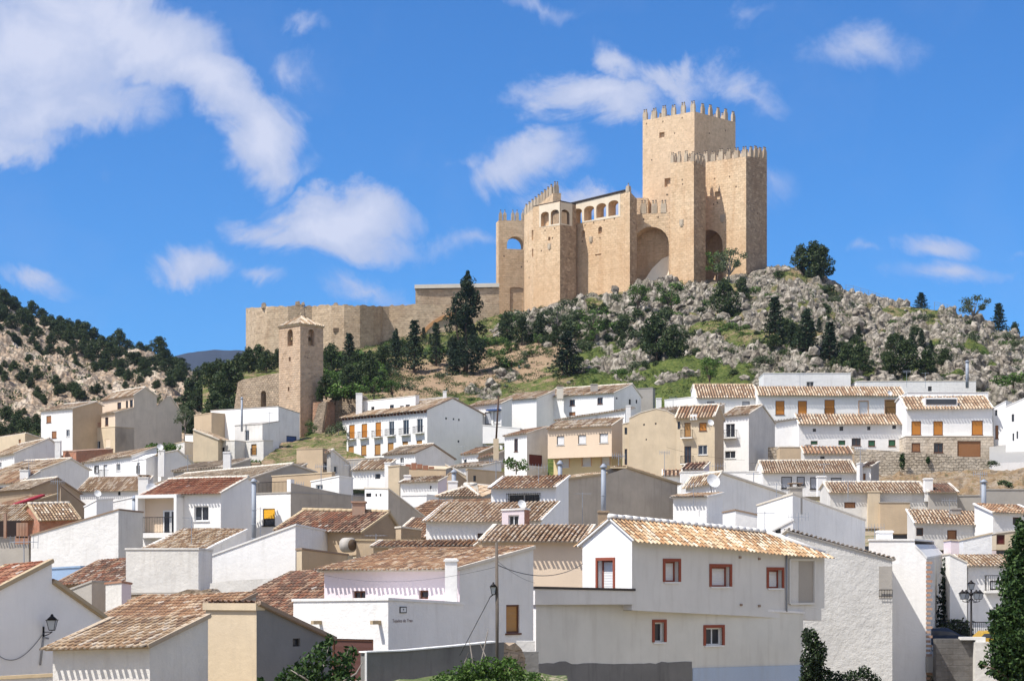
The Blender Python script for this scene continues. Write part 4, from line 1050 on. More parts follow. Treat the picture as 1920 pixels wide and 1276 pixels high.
        for (p, zb) in (ps[0], ps[-1]):
            v = [Vector((p.x, p.y, zb)), p, p + Vector((0, th, 0)), Vector((p.x, p.y + th, zb))]; mb.add(v, [(0, 1, 2, 3)], 0, uvs=[[(0, zb), (0, p.z), (th, p.z), (th, zb)]])
        return mb.build(name, mat, R)
    cw = strip(pts, 'curtain_wall', 2.4, CO)
    up = strip([(779, 447.5, 542, 600), (820, 448, 541, 600), (936, 449, 539, 600)], 'upper_curtain_wall', 3, CO, .15)
    mb = MB(); a, b = P(779, 541, 447.3), P(936, 538, 448.8); mb.hexa([a + Vector((-.2, -.25, 0)), b + Vector((0, -.25, 0)), b + Vector((0, 3, 0)), a + Vector((-.2, 3, 0)), a + Vector((-.2, -.25, .9)), b + Vector((0, -.25, .9)), b + Vector((0, 3, .9)), a + Vector((-.2, 3, .9))]); mb.build('coping', plaster('bleached coping stone', (.64, .60, .52), .4, .05), up)
    # slot and brick relieving arch, ruined stubs on the wall
    mb = MB(); p, q = P(625, 622, 433.6), P(641, 615, 433.6); mb.box((p.x, 433.38, p.z), (q.x, 436, q.z)); mb.build('loop_window', DARKS, cw)
    mb = MB(); c0 = P(868, 662, 441); prev = []
    for k in range(15):
        a = math.radians(176 - k * 6.6); r = 10.2; x = c0.x + r * math.cos(a) ; z = c0.z + r * .86 * math.sin(a); prev.append((x, z, a))
    for (x0, z0, a0), (x1, z1, a1) in zip(prev, prev[1:]):
        d = .75; q = lambda x, z, a, dd: Vector((x + dd * math.cos(a), 0, z + dd * math.sin(a)))
        y = 440.9; A_, B_, C_, D_ = q(x0, z0, a0, 0), q(x1, z1, a1, 0), q(x1, z1, a1, d), q(x0, z0, a0, d)
        mb.hexa([Vector((v.x, y, v.z)) for v in (A_, B_)] + [Vector((v.x, y + 2, v.z)) for v in (B_, A_)] + [Vector((v.x, y, v.z)) for v in (D_, C_)] + [Vector((v.x, y + 2, v.z)) for v in (C_, D_)])
    mb.build('relieving_arch', simple('orange brick arch', (.50, .27, .12), .9, 0, .3, 2), cw)
    mb = MB(); a = P(556, 575, 437)
    for (dx, w, z0, z1) in ((0, 1.9, -3, .4), (-.3, 1.2, .3, 1.1), (1.1, .8, .3, .9)): mb.hexa([(a.x + dx, 436.5, a.z + z0), (a.x + dx + w, 436.5, a.z + z0), (a.x + dx + w, 438, a.z + z0), (a.x + dx, 438, a.z + z0), (a.x + dx + .1, 436.6, a.z + z1), (a.x + dx + w * .85, 436.6, a.z + z1 + .2), (a.x + dx + w * .8, 437.9, a.z + z1), (a.x + dx + .1, 437.9, a.z + z1 - .2)])
    mb.build('ruined_turret', RUB, cw)
    for x in (494, 629):
        mb = MB(); a = P(x, 573, 438 if x < 600 else 434); mb.box((a.x - .5, a.y + .2, a.z - .5), (a.x + .5, a.y + 1.2, a.z + .5)); mb.box((a.x - .3, a.y + .3, a.z + .5), (a.x + .35, a.y + 1.1, a.z + .75)); mb.build('worn_merlon', RUB, cw)
build_castle()

# ------------------------------------------------------------------ bell tower and the ruins beside it
def bell_tower():
    R = empty('bell_tower', tuple(P(563, 790, 300)), 'square brown stone bell tower with small pyramid tile roof below the castle wall', 'tower')
    o, ff, sf, c = tower(R, 'tower_shaft', (523, 613), (563, 609), 300, 44, (606, 612), 830, fh=[((539, 617, 549, 648), 'arch', .9, False, 1.0), ((541.5, 669, 545, 677), 'rect', .5), ((539.5, 725, 542.5, 733), 'rect', .5)],
                         sh=[((578, 617, 590, 648), 'arch', .9, False, 1.0), ((576, 669, 578, 672), 'rect', .4)], mat=BTS)
    N_, Fp, Cp, Dp = c; cen = (N_ + Fp + Cp + Dp) / 4; ap = Vector((cen.x, cen.y, P(565, 592, cen.y).z))
    mb = MB(); ring = [cen + (p - cen) * 1.06 + Vector((0, 0, 0.02)) for p in (Fp, N_, Cp, Dp)]; z = N_.z
    ring = [Vector((p.x, p.y, z)) for p in ring]
    mb.add(ring + [p + Vector((0, 0, .22)) for p in ring], [(0, 1, 2, 3), (0, 1, 5, 4), (1, 2, 6, 5), (2, 3, 7, 6), (3, 0, 4, 7), (4, 5, 6, 7)]); ev = mb.build('eaves_cornice', MORO, R)
    tb = MB(); rr = [p + Vector((0, 0, .24)) for p in ring]; rng = random.Random(3)
    for a, b in ((rr[0], rr[1]), (rr[1], rr[2]), (rr[2], rr[3]), (rr[3], rr[0])):
        m_ = (a + b) / 2; V = ap - m_; L = (b - a).length; tile_plane(tb, a, b, V, 1, over=.15, rng=rng, trimL=L / 2, trimR=L / 2)
    tb.add(rr + [ap], [(0, 1, 4), (1, 2, 4), (2, 3, 4), (3, 0, 4)], 0, (.4, .6, 0))
    tb.build('roof', tmat('tan'), R)
    mb = MB(); mb.lathe(ap - Vector((0, 0, .1)), [(.12, 0), (.08, .3), (.16, .45), (.02, .6)], 8); mb.build('finial', MORO, R)
    # bell in the lit opening
    for fc, r in ((ff, (544, 632)), (sf, (584, 632))):
        mb = MB(); u = fc.u(r[0]); p = fc.at(u, -.45, fc.z(r[0], r[1]) - .5); mb.lathe(p, [(.36, 0), (.3, .1), (.2, .5), (.06, .62)], 10); mb.build('bell', simple('bronze', (.10, .07, .035), .5, .7), R)
    return R
bell_tower()

def solid(name, label, cat, quads, mat, group=None, loc=None, part='wall'):
    """irregular masonry: list of prisms, each a picture outline on a plane (D at left, D at right) with thickness"""
    root = empty(name, tuple(loc or P(quads[0][0][0][0], quads[0][0][0][1], quads[0][1])), label, cat, group)
    for q in quads:
        outline, D0, D1, th = q[:4]; m = q[4] if len(q) > 4 else mat
        x0 = min(p[0] for p in outline); x1 = max(p[0] for p in outline)
        a = P(x0, 0, D0); b = P(x1, 0, D1); fc = Face(a, b, (a.x, a.y + 50)); mb = MB()
        pts = [(fc.u(x), fc.z(x, y)) for x, y in outline]
        pw(mb, fc, pts, [pxh(fc, *h) for h in (q[5] if len(q) > 5 else ())])
        n = len(pts); A_ = [fc.at(u, 0, z) for u, z in pts]; B_ = [fc.at(u, -th, z) for u, z in pts]
        mb.add(A_ + B_, [(i, (i + 1) % n, n + (i + 1) % n, n + i) for i in range(n)] + [tuple(range(n, 2 * n))], 0,
               uvs=[[(0, pts[i][1]), (0, pts[(i + 1) % n][1]), (th, pts[(i + 1) % n][1]), (th, pts[i][1])] for i in range(n)] + [[(u, z) for u, z in pts]])
        mb.build(part, m, root)
    return root
solid('ruined_wall', 'old stone wall with dark arched doorway adjoining the left side of the bell tower', 'wall',
      [([(436, 790), (440, 758), (444, 730), (446, 716), (455, 711), (478, 707), (500, 702), (530, 698), (530, 790)], 312, 306, 2.0, RUB, [((489, 732, 499, 772), 'arch', 1.2)])], RUB)
solid('retaining_wall', 'dark shaded masonry wall running right from the bell tower under the trees', 'wall',
      [([(603, 800), (603, 716), (630, 722), (655, 734), (664, 744), (664, 800)], 312, 309, 1.5)], BTS)
solid('stone_ruin', 'crumbling rubble buttress and round stone ruin right of the bell tower', 'ruin',
      [([(581, 832), (585, 800), (592, 775), (597, 757), (606, 752), (612, 753), (606, 790), (600, 832)], 297, 297, 2.2, RUB),
       ([(606, 832), (611, 790), (612, 753), (621, 752), (628, 757), (628, 832)], 299, 302, 2.5, stone('reddish ruin brick', (.36, .20, .13), (.30, .16, .10), (.40, .25, .17), .3, .5, stain_amt=.3, mortar=(.25, .18, .12), rough_lay=.2)),
       ([(612, 832), (616, 760), (618, 750), (626, 745), (636, 742), (655, 737), (672, 737), (676, 742), (674, 790), (670, 832)], 304, 303, 5, RUB)], RUB)
# ------------------------------------------------------------------ vegetation
def leaf_mat(name, cols, trans=.25):
    if name in MATS: return MATS[name]
    m = bpy.data.materials.new(name); m.use_nodes = True; t = NT(m.node_tree); t.n.clear()
    out = t.new('ShaderNodeOutputMaterial'); at = t.new('ShaderNodeAttribute'); at.attribute_name = 'tone'
    sp = t.new('ShaderNodeSeparateColor'); t.l.new(at.outputs['Color'], sp.inputs[0]); oi = t.new('ShaderNodeObjectInfo')
    c = t.ramp(sp.outputs[0], [(i / (len(cols) - 1), x) for i, x in enumerate(cols)])
    c = t.mix(t.math('MULTIPLY', oi.outputs['Random'], .35), c, c4(tuple(x * .6 for x in cols[0])))
    b = t.new('ShaderNodeBsdfPrincipled'); t.l.new(c, b.inputs['Base Color']); b.inputs['Roughness'].default_value = .6; b.inputs['Specular IOR Level'].default_value = .2
    tr = t.new('ShaderNodeBsdfTranslucent'); t.l.new(c, tr.inputs[0]); ms = t.new('ShaderNodeMixShader'); ms.inputs[0].default_value = trans
    t.l.new(b.outputs[0], ms.inputs[1]); t.l.new(tr.outputs[0], ms.inputs[2]); t.l.new(ms.outputs[0], out.inputs[0]); MATS[name] = m; return m
LPINE = leaf_mat('pine needles', [(.014, .030, .010), (.032, .058, .018), (.065, .095, .030), (.11, .13, .05)], .15)
LFIR = leaf_mat('dark fir needles', [(.008, .02, .009), (.018, .038, .016), (.035, .06, .026), (.06, .085, .04)], .1)
LGRN = leaf_mat('fresh green leaves', [(.03, .07, .012), (.06, .12, .02), (.10, .18, .035), (.16, .24, .06)])
LDRK = leaf_mat('glossy dark leaves', [(.008, .022, .008), (.02, .05, .012), (.045, .09, .02), (.10, .16, .05)])
LOLV = leaf_mat('olive leaves', [(.05, .075, .035), (.08, .11, .05), (.12, .15, .075), (.18, .20, .11)])
LAGV = leaf_mat('agave leaves', [(.09, .13, .11), (.15, .20, .17), (.22, .27, .23), (.28, .33, .28)], .05)
LSTR = leaf_mat('dry stalks', [(.22, .16, .08), (.32, .25, .14), (.40, .32, .2), (.3, .3, .12)], .1)
BARK = simple('bark', (.12, .085, .06), .95, 0, .3, 4, .05); BARKG = simple('grey bark', (.26, .23, .20), .95, 0, .3, 4, .05)
def leaves(mb, rng, c, r, n, s, tone=(.0, 1.0), flat=.0, shell=.55):
    """n small leaves in an ellipsoid"""
    for _ in range(n):
        while True:
            d = Vector((rng.uniform(-1, 1), rng.uniform(-1, 1), rng.uniform(-1, 1)))
            if .001 < d.length < 1: break
        d = d.normalized() * (shell + (1 - shell) * rng.random() ** .6) * rng.uniform(.8, 1.08)
        p = Vector((c[0] + d.x * r[0], c[1] + d.y * r[1], c[2] + d.z * r[2]))
        nn = (Vector((rng.gauss(0, 1), rng.gauss(0, 1), rng.gauss(0, 1) + .4)).normalized() + d * .6).normalized()
        a = nn.orthogonal().normalized(); a = Matrix.Rotation(rng.uniform(0, 6.28), 3, nn) @ a; b = nn.cross(a)
        k = s * rng.uniform(.6, 1.3); t_ = tone[0] + (tone[1] - tone[0]) * rng.random()
        mb.add([p - a * k * .5, p + b * k * .32, p + a * k * .6, p - b * k * .32], [(0, 1, 2, 3)], 0, (t_, 0, 0))
PROTO = {}
def proto(kind, seed=0):
    """(crown mesh builder, trunk mesh builder, leaf material, bark) for a tree one metre-scaled height H"""
    rng = random.Random(hash((kind, seed)) % 100000 if False else sum(map(ord, kind)) * 7 + seed)
    cr = MB(); tr = MB(); lm = LPINE; bk = BARK
    if kind == 'pine':      # H = 6
        tr.tube([(0, 0, -.6), (.1, 0, 1.2), (.05 * seed - .1, .1, 3.2), (0, 0, 4.8)], .2, 6, 0, .06)
        for i in range(17):
            a = i * 2.4 + rng.uniform(-.4, .4); z = 1.0 + 4.0 * ((i + .5) / 17); rr = rng.uniform(.5, 2.1) * max(.3, 1 - abs(z - 2.4) / 3.6)
            c = (math.cos(a) * rr, math.sin(a) * rr, z); tr.tube([(0, 0, z - .6), c], .07, 4, 0, .03)
            q = rng.uniform(.75, 1.25); leaves(cr, rng, c, (q, q, q * .7), 170, .32)
        leaves(cr, rng, (0, 0, 5.2), (.8, .8, .75), 150, .32)
    elif kind == 'fir':     # H = 7, ragged cone with open tiers
        tr.tube([(0, 0, -.6), (0, 0, 3), (0, 0, 6.9)], .16, 6, 0, .03)
        for i in range(17):
            z = .7 + i * .37; R = 1.65 * (1 - z / 7.3) + .15
            for j in range(6):
                a = j * 1.05 + i * .6 + rng.uniform(-.3, .3); L = R * rng.uniform(.65, 1.2); e = (math.cos(a) * L, math.sin(a) * L, z + .12 * L + rng.uniform(-.1, .15))
                tr.tube([(0, 0, z), e], .035, 3, 0, .01)
                for t_ in (.45, .8, 1.0): leaves(cr, rng, (e[0] * t_, e[1] * t_, z + (e[2] - z) * t_), (.30, .30, .17), 9, .26)
        lm = LFIR
    elif kind == 'big':     # H = 23 broad dark cypress
        tr.tube([(0, 0, -1), (.1, 0, 6), (0, 0, 20)], .6, 8, 0, .1); tr.tube([(0, 0, 3), (-1.8, .3, 9), (-2.2, .2, 14.5)], .3, 6, 0, .06)
        for i in range(95):
            z = rng.uniform(1.2, 21.2); R = 5.5 * (min(1, (z + 1.5) / 6.5)) * (1 - (z / 22.6) ** 1.7) + .25; a = rng.uniform(0, 6.28); rr = R * rng.uniform(.25, 1.0)
            q = rng.uniform(.8, 1.6); leaves(cr, rng, (math.cos(a) * rr + (.3 if z > 15 else 0), math.sin(a) * rr, z), (q, q, q * 1.15), 150, .42)
        for (x, z, q) in ((-2.3, 15.2, .9), (-2.4, 16.4, .55), (.4, 21.7, .7), (.5, 22.6, .4), (1.4, 18.4, .8), (-1.2, 17.5, .8)): leaves(cr, rng, (x, 0, z), (q, q, q * 1.3), 130, .38)
        lm = LFIR
    elif kind == 'bush':    # H = 2
        tr.tube([(0, 0, -.3), (0, 0, .8)], .08, 4)
        for i in range(6):
            a = rng.uniform(0, 6.28); rr = rng.uniform(.2, 1.0); leaves(cr, rng, (math.cos(a) * rr, math.sin(a) * rr, rng.uniform(.4, 1.3)), (.75, .75, .55), 95, .24)
        lm = [LPINE, LGRN, LOLV][seed % 3]
    elif kind == 'decid':   # H = 5 open, light green, visible stems
        tr.tube([(0, 0, -.4), (.15, 0, 1.2), (-.1, .1, 2.6)], .16, 6, 0, .09)
        for i in range(13):
            a = rng.uniform(0, 6.28); rr = rng.uniform(.5, 1.9); c = (math.cos(a) * rr, math.sin(a) * rr, rng.uniform(1.9, 4.6)); tr.tube([(0, 0, 1.5), (c[0] * .5, c[1] * .5, c[2] * .75), c], .07, 4, 0, .02)
            q = rng.uniform(.5, .9); leaves(cr, rng, c, (q, q, q * .8), 80, .26, shell=.2)
        lm = LGRN if seed % 2 == 0 else LOLV; bk = BARKG if seed % 2 else BARK
    elif kind == 'agave':
        for j in range(22):
            a = rng.uniform(0, 6.28); el = rng.uniform(.25, 1.35); L = rng.uniform(.7, 1.2); d = Vector((math.cos(a) * math.cos(el), math.sin(a) * math.cos(el), math.sin(el))); s_ = Vector((-math.sin(a), math.cos(a), 0)) * .10
            cr.add([s_, -s_, d * L * .55 - s_ * 1.1 + Vector((0, 0, .06)), d * L, d * L * .55 + s_ * 1.1 + Vector((0, 0, .06))], [(0, 1, 2, 3, 4)], 0, (rng.random(), 0, 0))
        lm = LAGV
    ms = []
    for mb, nm, mt in ((cr, {'agave': 'leaf_rosette'}.get(kind, 'crown'), lm), (tr, 'trunk', bk)):
        if mb.v:
            o = mb.build(nm, mt, None, (0, 0, 0)); ms.append((nm, o.data)); bpy.data.objects.remove(o)
    PROTO[(kind, seed)] = ms; return ms
HGT = {'pine': 6.0, 'fir': 7.0, 'big': 23.0, 'bush': 1.9, 'decid': 5.0, 'agave': 1.1}
def put_tree(kind, seed, loc, h, w=1.0, rz=None, name='tree', label='', cat='tree', group=None):
    ms = PROTO.get((kind, seed)) or proto(kind, seed)
    k = h / HGT[kind]; r = empty(name, tuple(loc), label, cat, group)
    rz = random.uniform(0, 6.28) if rz is None else rz
    for nm, me in ms:
        o = bpy.data.objects.new(nm, me); COL.objects.link(o); o.parent = r; o.scale = (k * w, k * w, k); o.rotation_euler = (0, 0, rz)
    return r
def on_castle_hill(px, py):
    """point of the castle hill seen at this picture place"""
    best = None; Y = 298.0; yc = crestD(px)
    while Y < yc + 4:
        if H0 - castle_z(px, Y) * F / Y <= py: break
        Y += 1.0
    x, y, z, _ = hill_point(px, min(Y, yc + 3)); return Vector((x, y, z))
def on_left_hill(px, py):
    Y = 350.0
    while Y < 620:
        if H0 - left_z(px, Y) * F / Y <= py: break
        Y += 2
    x, y, z, _ = left_point(px, Y); return Vector((x, y, z))
def tree_at(kind, seed, px, py, top, w=1.0, where='c', **kw):
    p = on_castle_hill(px, py) if where == 'c' else on_left_hill(px, py); h = (py - top) / F * p.y
    p.z -= .25; return put_tree(kind, seed, p, h, w, **kw)

# --- trees of the castle hill that one can tell apart
tree_at('big', 0, 873, 702, 506, 1.05, name='cypress_tree', label='largest dark cypress tree, rising past the top of the castle outer wall', rz=.4)
NAMED = [
 ('fir', 0, 506, 668, 604, 1.2, 'spiky dark fir tree standing just left of the bell tower top', 'fir_tree'),
 ('fir', 1, 655, 690, 622, 1.2, 'ragged fir tree right of the bell tower, in front of the wall slot', 'fir_tree'),
 ('fir', 2, 741, 690, 612, .9, 'slender fir tree before the round part of the outer wall', 'fir_tree'),
 ('fir', 0, 777, 700, 597, 1.0, 'tallest slender fir tree left of the big cypress', 'fir_tree'),
 ('fir', 1, 818, 690, 606, .9, 'thin fir tree touching the brick arch in the outer wall', 'fir_tree'),
 ('fir', 2, 848, 705, 640, 1.0, 'short fir tree under the left edge of the big cypress', 'fir_tree'),
 ('pine', 1, 690, 735, 655, .85, 'dark bushy pine on the slope below the round curtain wall', 'pine_tree'),
 ('pine', 0, 655, 738, 680, 1.15, 'wide dark pine above the round stone ruin', 'pine_tree'),
 ('pine', 2, 622, 700, 640, 1.0, 'dark round pine close behind the right side of the bell tower', 'pine_tree'),
 ('pine', 1, 716, 690, 645, 1.1, 'squat pine at the foot of the shaded curtain wall', 'pine_tree'),
 ('pine', 0, 950, 640, 574, .8, 'dark pine below the open arch of the west tower', 'pine_tree'),
 ('pine', 2, 978, 650, 590, .8, 'second dark pine under the polygonal castle tower', 'pine_tree'),
 ('pine', 1, 1012, 640, 580, .8, 'grey green pine among white rocks below the polygonal tower', 'pine_tree'),
 ('decid', 1, 1045, 628, 566, 1.0, 'sparse olive green tree below the castle gallery bay', 'tree'),
 ('fir', 1, 1063, 704, 615, 1.7, 'isolated broad dark fir tree on the meadow in the middle of the slope', 'fir_tree'),
 ('decid', 0, 1112, 640, 568, 1.0, 'light green tree with dark stems in front of white rocks', 'tree'),
 ('pine', 1, 1168, 625, 580, 1.2, 'bushy green tree below the gallery pillar of the castle', 'pine_tree'),
 ('decid', 2, 1197, 585, 525, 1.1, 'green leafy tree at the foot of the big castle arch', 'tree'),
 ('pine', 2, 1232, 672, 575, .95, 'tall dark pine in the middle of the rocks below the castle arches', 'pine_tree'),
 ('pine', 0, 1262, 672, 600, 1.0, 'dark pine standing right beside the tallest mid-slope pine', 'pine_tree'),
 ('pine', 1, 1215, 655, 600, 1.0, 'dark pine on the left flank of the mid-slope pine clump', 'pine_tree'),
 ('decid', 0, 1256, 590, 520, 1.0, 'fresh green tree below the castle corner tower', 'tree'),
 ('decid', 1, 1368, 530, 456, .95, 'pale green tree leaning against the foot of the main castle block', 'tree'),
 ('decid', 0, 1345, 530, 462, .8, 'darker green tree growing at the arch in the main castle block', 'tree'),
 ('pine', 0, 1360, 595, 512, .9, 'large dark pine on the rocks under the main castle block', 'pine_tree'),
 ('pine', 2, 1392, 560, 515, 1.0, 'small dark pine on rocks below the right edge of the castle', 'pine_tree'),
 ('pine', 1, 1525, 522, 435, .95, 'massive dark pine on the skyline right of the castle', 'pine_tree'),
 ('pine', 2, 1543, 520, 452, .9, 'companion pine at the right side of the massive skyline pine', 'pine_tree'),
 ('pine', 0, 1503, 515, 460, .9, 'lower pine at the left side of the massive skyline pine', 'pine_tree'),
 ('fir', 0, 1453, 645, 552, 1.2, 'pointed dark fir tree on the grassy ledge right of the castle', 'fir_tree'),
 ('fir', 2, 1486, 650, 590, 1.2, 'small fir tree between two darker firs on the rocky slope', 'fir_tree'),
 ('fir', 1, 1512, 668, 585, 1.3, 'dense dark fir tree left in the fir clump above the white houses', 'fir_tree'),
 ('fir', 0, 1556, 672, 588, 1.3, 'dense dark fir tree in the middle of the fir clump above the white houses', 'fir_tree'),
 ('pine', 1, 1590, 690, 625, 1.0, 'dark pine in the gully right of the fir clump', 'pine_tree'),
 ('pine', 2, 1612, 712, 645, 1.0, 'dark green pine rising behind the flat white house', 'pine_tree'),
 ('pine', 0, 1700, 706, 632, 1.1, 'dark pine in the hollow above the long white flat roof', 'pine_tree'),
 ('pine', 2, 1738, 706, 650, 1.1, 'lower dark pine beside the rock cave above the roofs', 'pine_tree'),
 ('pine', 1, 1668, 706, 655, 1.0, 'dull green pine behind the long flat-roofed building', 'pine_tree'),
 ('decid', 0, 1602, 720, 684, 1.3, 'bright green shrub tree behind the white cube house', 'tree'),
 ('decid', 2, 1330, 735, 668, .9, 'small green tree with dark trunk on the meadow above the tiled roofs', 'tree'),
 ('fir', 2, 1727, 573, 538, 2.0, 'low spreading dark fir on the right skyline', 'fir_tree'),
 ('decid', 1, 1826, 604, 545, 1.15, 'windblown grey green tree on the right skyline', 'tree'),
 ('fir', 0, 1873, 616, 552, 1.3, 'dark fir tree beside the windblown tree on the right skyline', 'fir_tree'),
 ('pine', 1, 1902, 626, 580, .8, 'small tree at the far right end of the skyline', 'pine_tree'),
 ('decid', 0, 700, 752, 700, 1.0, 'green bush tree above the white building with orange blinds', 'tree'),
 ('decid', 2, 735, 748, 706, 1.2, 'bright green sapling beside the agaves on the slope', 'tree'),
]
for k, s, x, y, t, w, lab, nm in NAMED:
    tree_at(k, s, x, y, t, w, name=nm, label=lab, rz=x * .7)
rng = random.Random(11)
for (x, y, t) in ((395, 735, 676), (412, 760, 690), (430, 748, 668), (448, 700, 655), (466, 702, 648), (484, 695, 640), (380, 780, 705), (402, 792, 728), (424, 800, 742), (372, 745, 690), (356, 770, 700), (352, 805, 740), (520, 690, 650), (500, 700, 655), (438, 790, 735), (340, 722, 680), (360, 815, 765), (385, 700, 672), (410, 715, 668), (345, 790, 745)):
    if x >= 382: tree_at('pine', x % 3, x, y, t, rng.uniform(.9, 1.15), name='pine_tree', label='dark pine of the dense wood left of the bell tower', group='pines of the dense wood left of the bell tower', rz=x)
    else: tree_at('pine', x % 3, x, y, t, rng.uniform(.9, 1.15), where='l', name='pine_tree', label='dark pine of the dense wood left of the bell tower', group='pines of the dense wood left of the bell tower', rz=x)
rng = random.Random(64)
for k in range(34):
    x = rng.uniform(1435, 1775); y = rng.uniform(632, 704) if x > 1560 else rng.uniform(618, 672); h = rng.uniform(20, 44)
    kd = rng.choice(['pine', 'pine', 'fir']); tree_at(kd, k % 3, x, y, y - h, rng.uniform(1.0, 1.4), name='pine_tree' if kd == 'pine' else 'fir_tree', label='dark conifer of the belt of trees above the upper right white houses', group='conifers of the belt above the upper right houses', rz=x)
for k in range(26):
    x = rng.uniform(925, 1200); y = rng.uniform(588, 655); y = max(y, lerp_tab(CREST, x) + 22); h = rng.uniform(20, 40)
    kd = rng.choice(['pine', 'decid', 'pine', 'bush']); tree_at(kd, k % 3, x, y, y - h, rng.uniform(.9, 1.3), name='small_tree', label='small tree of the belt right under the west half of the castle', group='small trees under the west half of the castle', rz=x)
# shrubs and agaves of the castle hill
def scatter(n, seed, cond, hr, kinds, name, label, cat, group):
    rg = random.Random(seed); c = 0; tries = 0
    while c < n and tries < 9000:
        tries += 1; x = rg.uniform(600, 1925); y = rg.uniform(505, 770)
        if y < lerp_tab(CREST, x) + 10 or not cond(x, y, rg): continue
        kd, sd_ = rg.choice(kinds); h = rg.uniform(*hr); tree_at(kd, sd_, x, y, y - h, rg.uniform(.9, 1.5), name=name, label=label, cat=cat, group=group); c += 1
scatter(130, 1, lambda x, y, r: x > 1050 and y < 700 and noise.noise(Vector((x * .02, y * .03, 0))) > -.12, (9, 24), [('bush', 0), ('bush', 0), ('bush', 1), ('bush', 2)], 'shrub', 'low green shrub between the rocks of the castle hill', 'shrub', 'shrubs among the rocks of the castle hill')
scatter(45, 2, lambda x, y, r: 880 < x < 1300 and 560 < y < 650, (10, 22), [('bush', 0), ('bush', 3), ('pine', 1), ('bush', 2)], 'shrub', 'dark shrub on the steep rocks right under the castle', 'shrub', 'dark shrubs on the rocks under the castle')
scatter(75, 3, lambda x, y, r: 610 < x < 1010 and 640 < y < 735 and (y < 690 or x < 760), (10, 30), [('bush', 0), ('bush', 3), ('decid', 1), ('fir', 1), ('pine', 2), ('bush', 1), ('decid', 0), ('bush', 2)], 'shrub', 'bushy plant in the thicket below the curtain wall', 'shrub', 'plants of the thicket below the curtain wall')
scatter(25, 4, lambda x, y, r: 690 < x < 1420 and y > 690, (5, 12), [('bush', 1), ('bush', 2), ('bush', 4)], 'shrub', 'small green tuft on the grassy lower slope', 'shrub', 'tufts on the grassy lower slope')
rg = random.Random(50)
for k in range(34):
    x = rg.uniform(606, 725); y = rg.uniform(672, 745); kd = rg.choice([('bush', 1), ('bush', 4), ('decid', 0), ('decid', 2), ('bush', 2), ('pine', 1)])
    tree_at(kd[0], kd[1], x, y, y - rg.uniform(16, 34), rg.uniform(1.1, 1.6), name='shrub', label='fresh green bush of the thicket right of the bell tower', cat='shrub', group='green bushes of the thicket right of the bell tower', rz=x)
scatter(36, 5, lambda x, y, r: (690 < x < 1010 and 665 < y < 745), (7, 12), [('agave', 0), ('agave', 1)], 'agave', 'grey green agave on the earthy slope below the curtain wall', 'agave', 'agaves on the earthy slope')
# --- pines of the left hillside
rg = random.Random(5); cnt = 0
ridge = [(-10, 560), (8, 568), (28, 575), (45, 592), (60, 590), (78, 598), (96, 608), (112, 606), (128, 615), (146, 628), (160, 634), (176, 640), (192, 650), (208, 655), (224, 662), (240, 664), (262, 668), (276, 672), (298, 680), (312, 684), (328, 692), (340, 702)]
for (x, y) in ridge:
    for dx, dy in ((0, 0), (rg.uniform(-9, 9), rg.uniform(6, 16)), (rg.uniform(-9, 9), rg.uniform(18, 34))):
        tree_at('pine', rg.randrange(3), x + dx, y + dy + 4, y + dy - rg.uniform(20, 34), rg.uniform(1.15, 1.6), where='l', name='pine_tree', label='dark pine on the ridge of the left hillside', group='pines along the ridge of the left hillside')
belts = [(0, 640, 20), (15, 650, 26), (32, 655, 22), (5, 600, 22), (60, 640, 20), (75, 655, 18), (88, 650, 22), (70, 668, 20), (110, 655, 18), (128, 660, 24), (140, 668, 20), (160, 670, 24), (175, 680, 24), (150, 686, 18), (188, 690, 22), (205, 700, 26), (222, 706, 24), (214, 690, 20), (240, 712, 24), (252, 700, 26), (262, 718, 22), (280, 716, 24), (235, 728, 16), (55, 688, 20), (8, 700, 20), (0, 715, 26), (22, 712, 24), (40, 722, 26), (58, 730, 26), (70, 742, 24), (82, 752, 22), (105, 735, 22), (118, 738, 24), (132, 740, 28), (148, 748, 28), (172, 745, 22), (160, 752, 20), (10, 790, 34), (30, 800, 34), (52, 805, 32), (68, 812, 30), (20, 815, 30), (0, 830, 34), (215, 752, 20), (250, 745, 18), (292, 728, 22), (300, 745, 20), (318, 735, 24), (332, 722, 24), (92, 700, 12), (290, 760, 22), (330, 760, 26), (320, 780, 28), (195, 735, 12), (45, 775, 14)]
for (x, y, h) in belts:
    for j in range(2):
        xx = x + (j * rg.uniform(-12, 12)); yy = y + j * rg.uniform(-5, 5)
        tree_at('pine', rg.randrange(3), xx, yy, yy - h * rg.uniform(.75, 1.1), rg.uniform(1.05, 1.5), where='l', name='pine_tree', label='bushy pine on the pale rocky slope at the left', group='pines scattered on the pale rocky slope at the left')

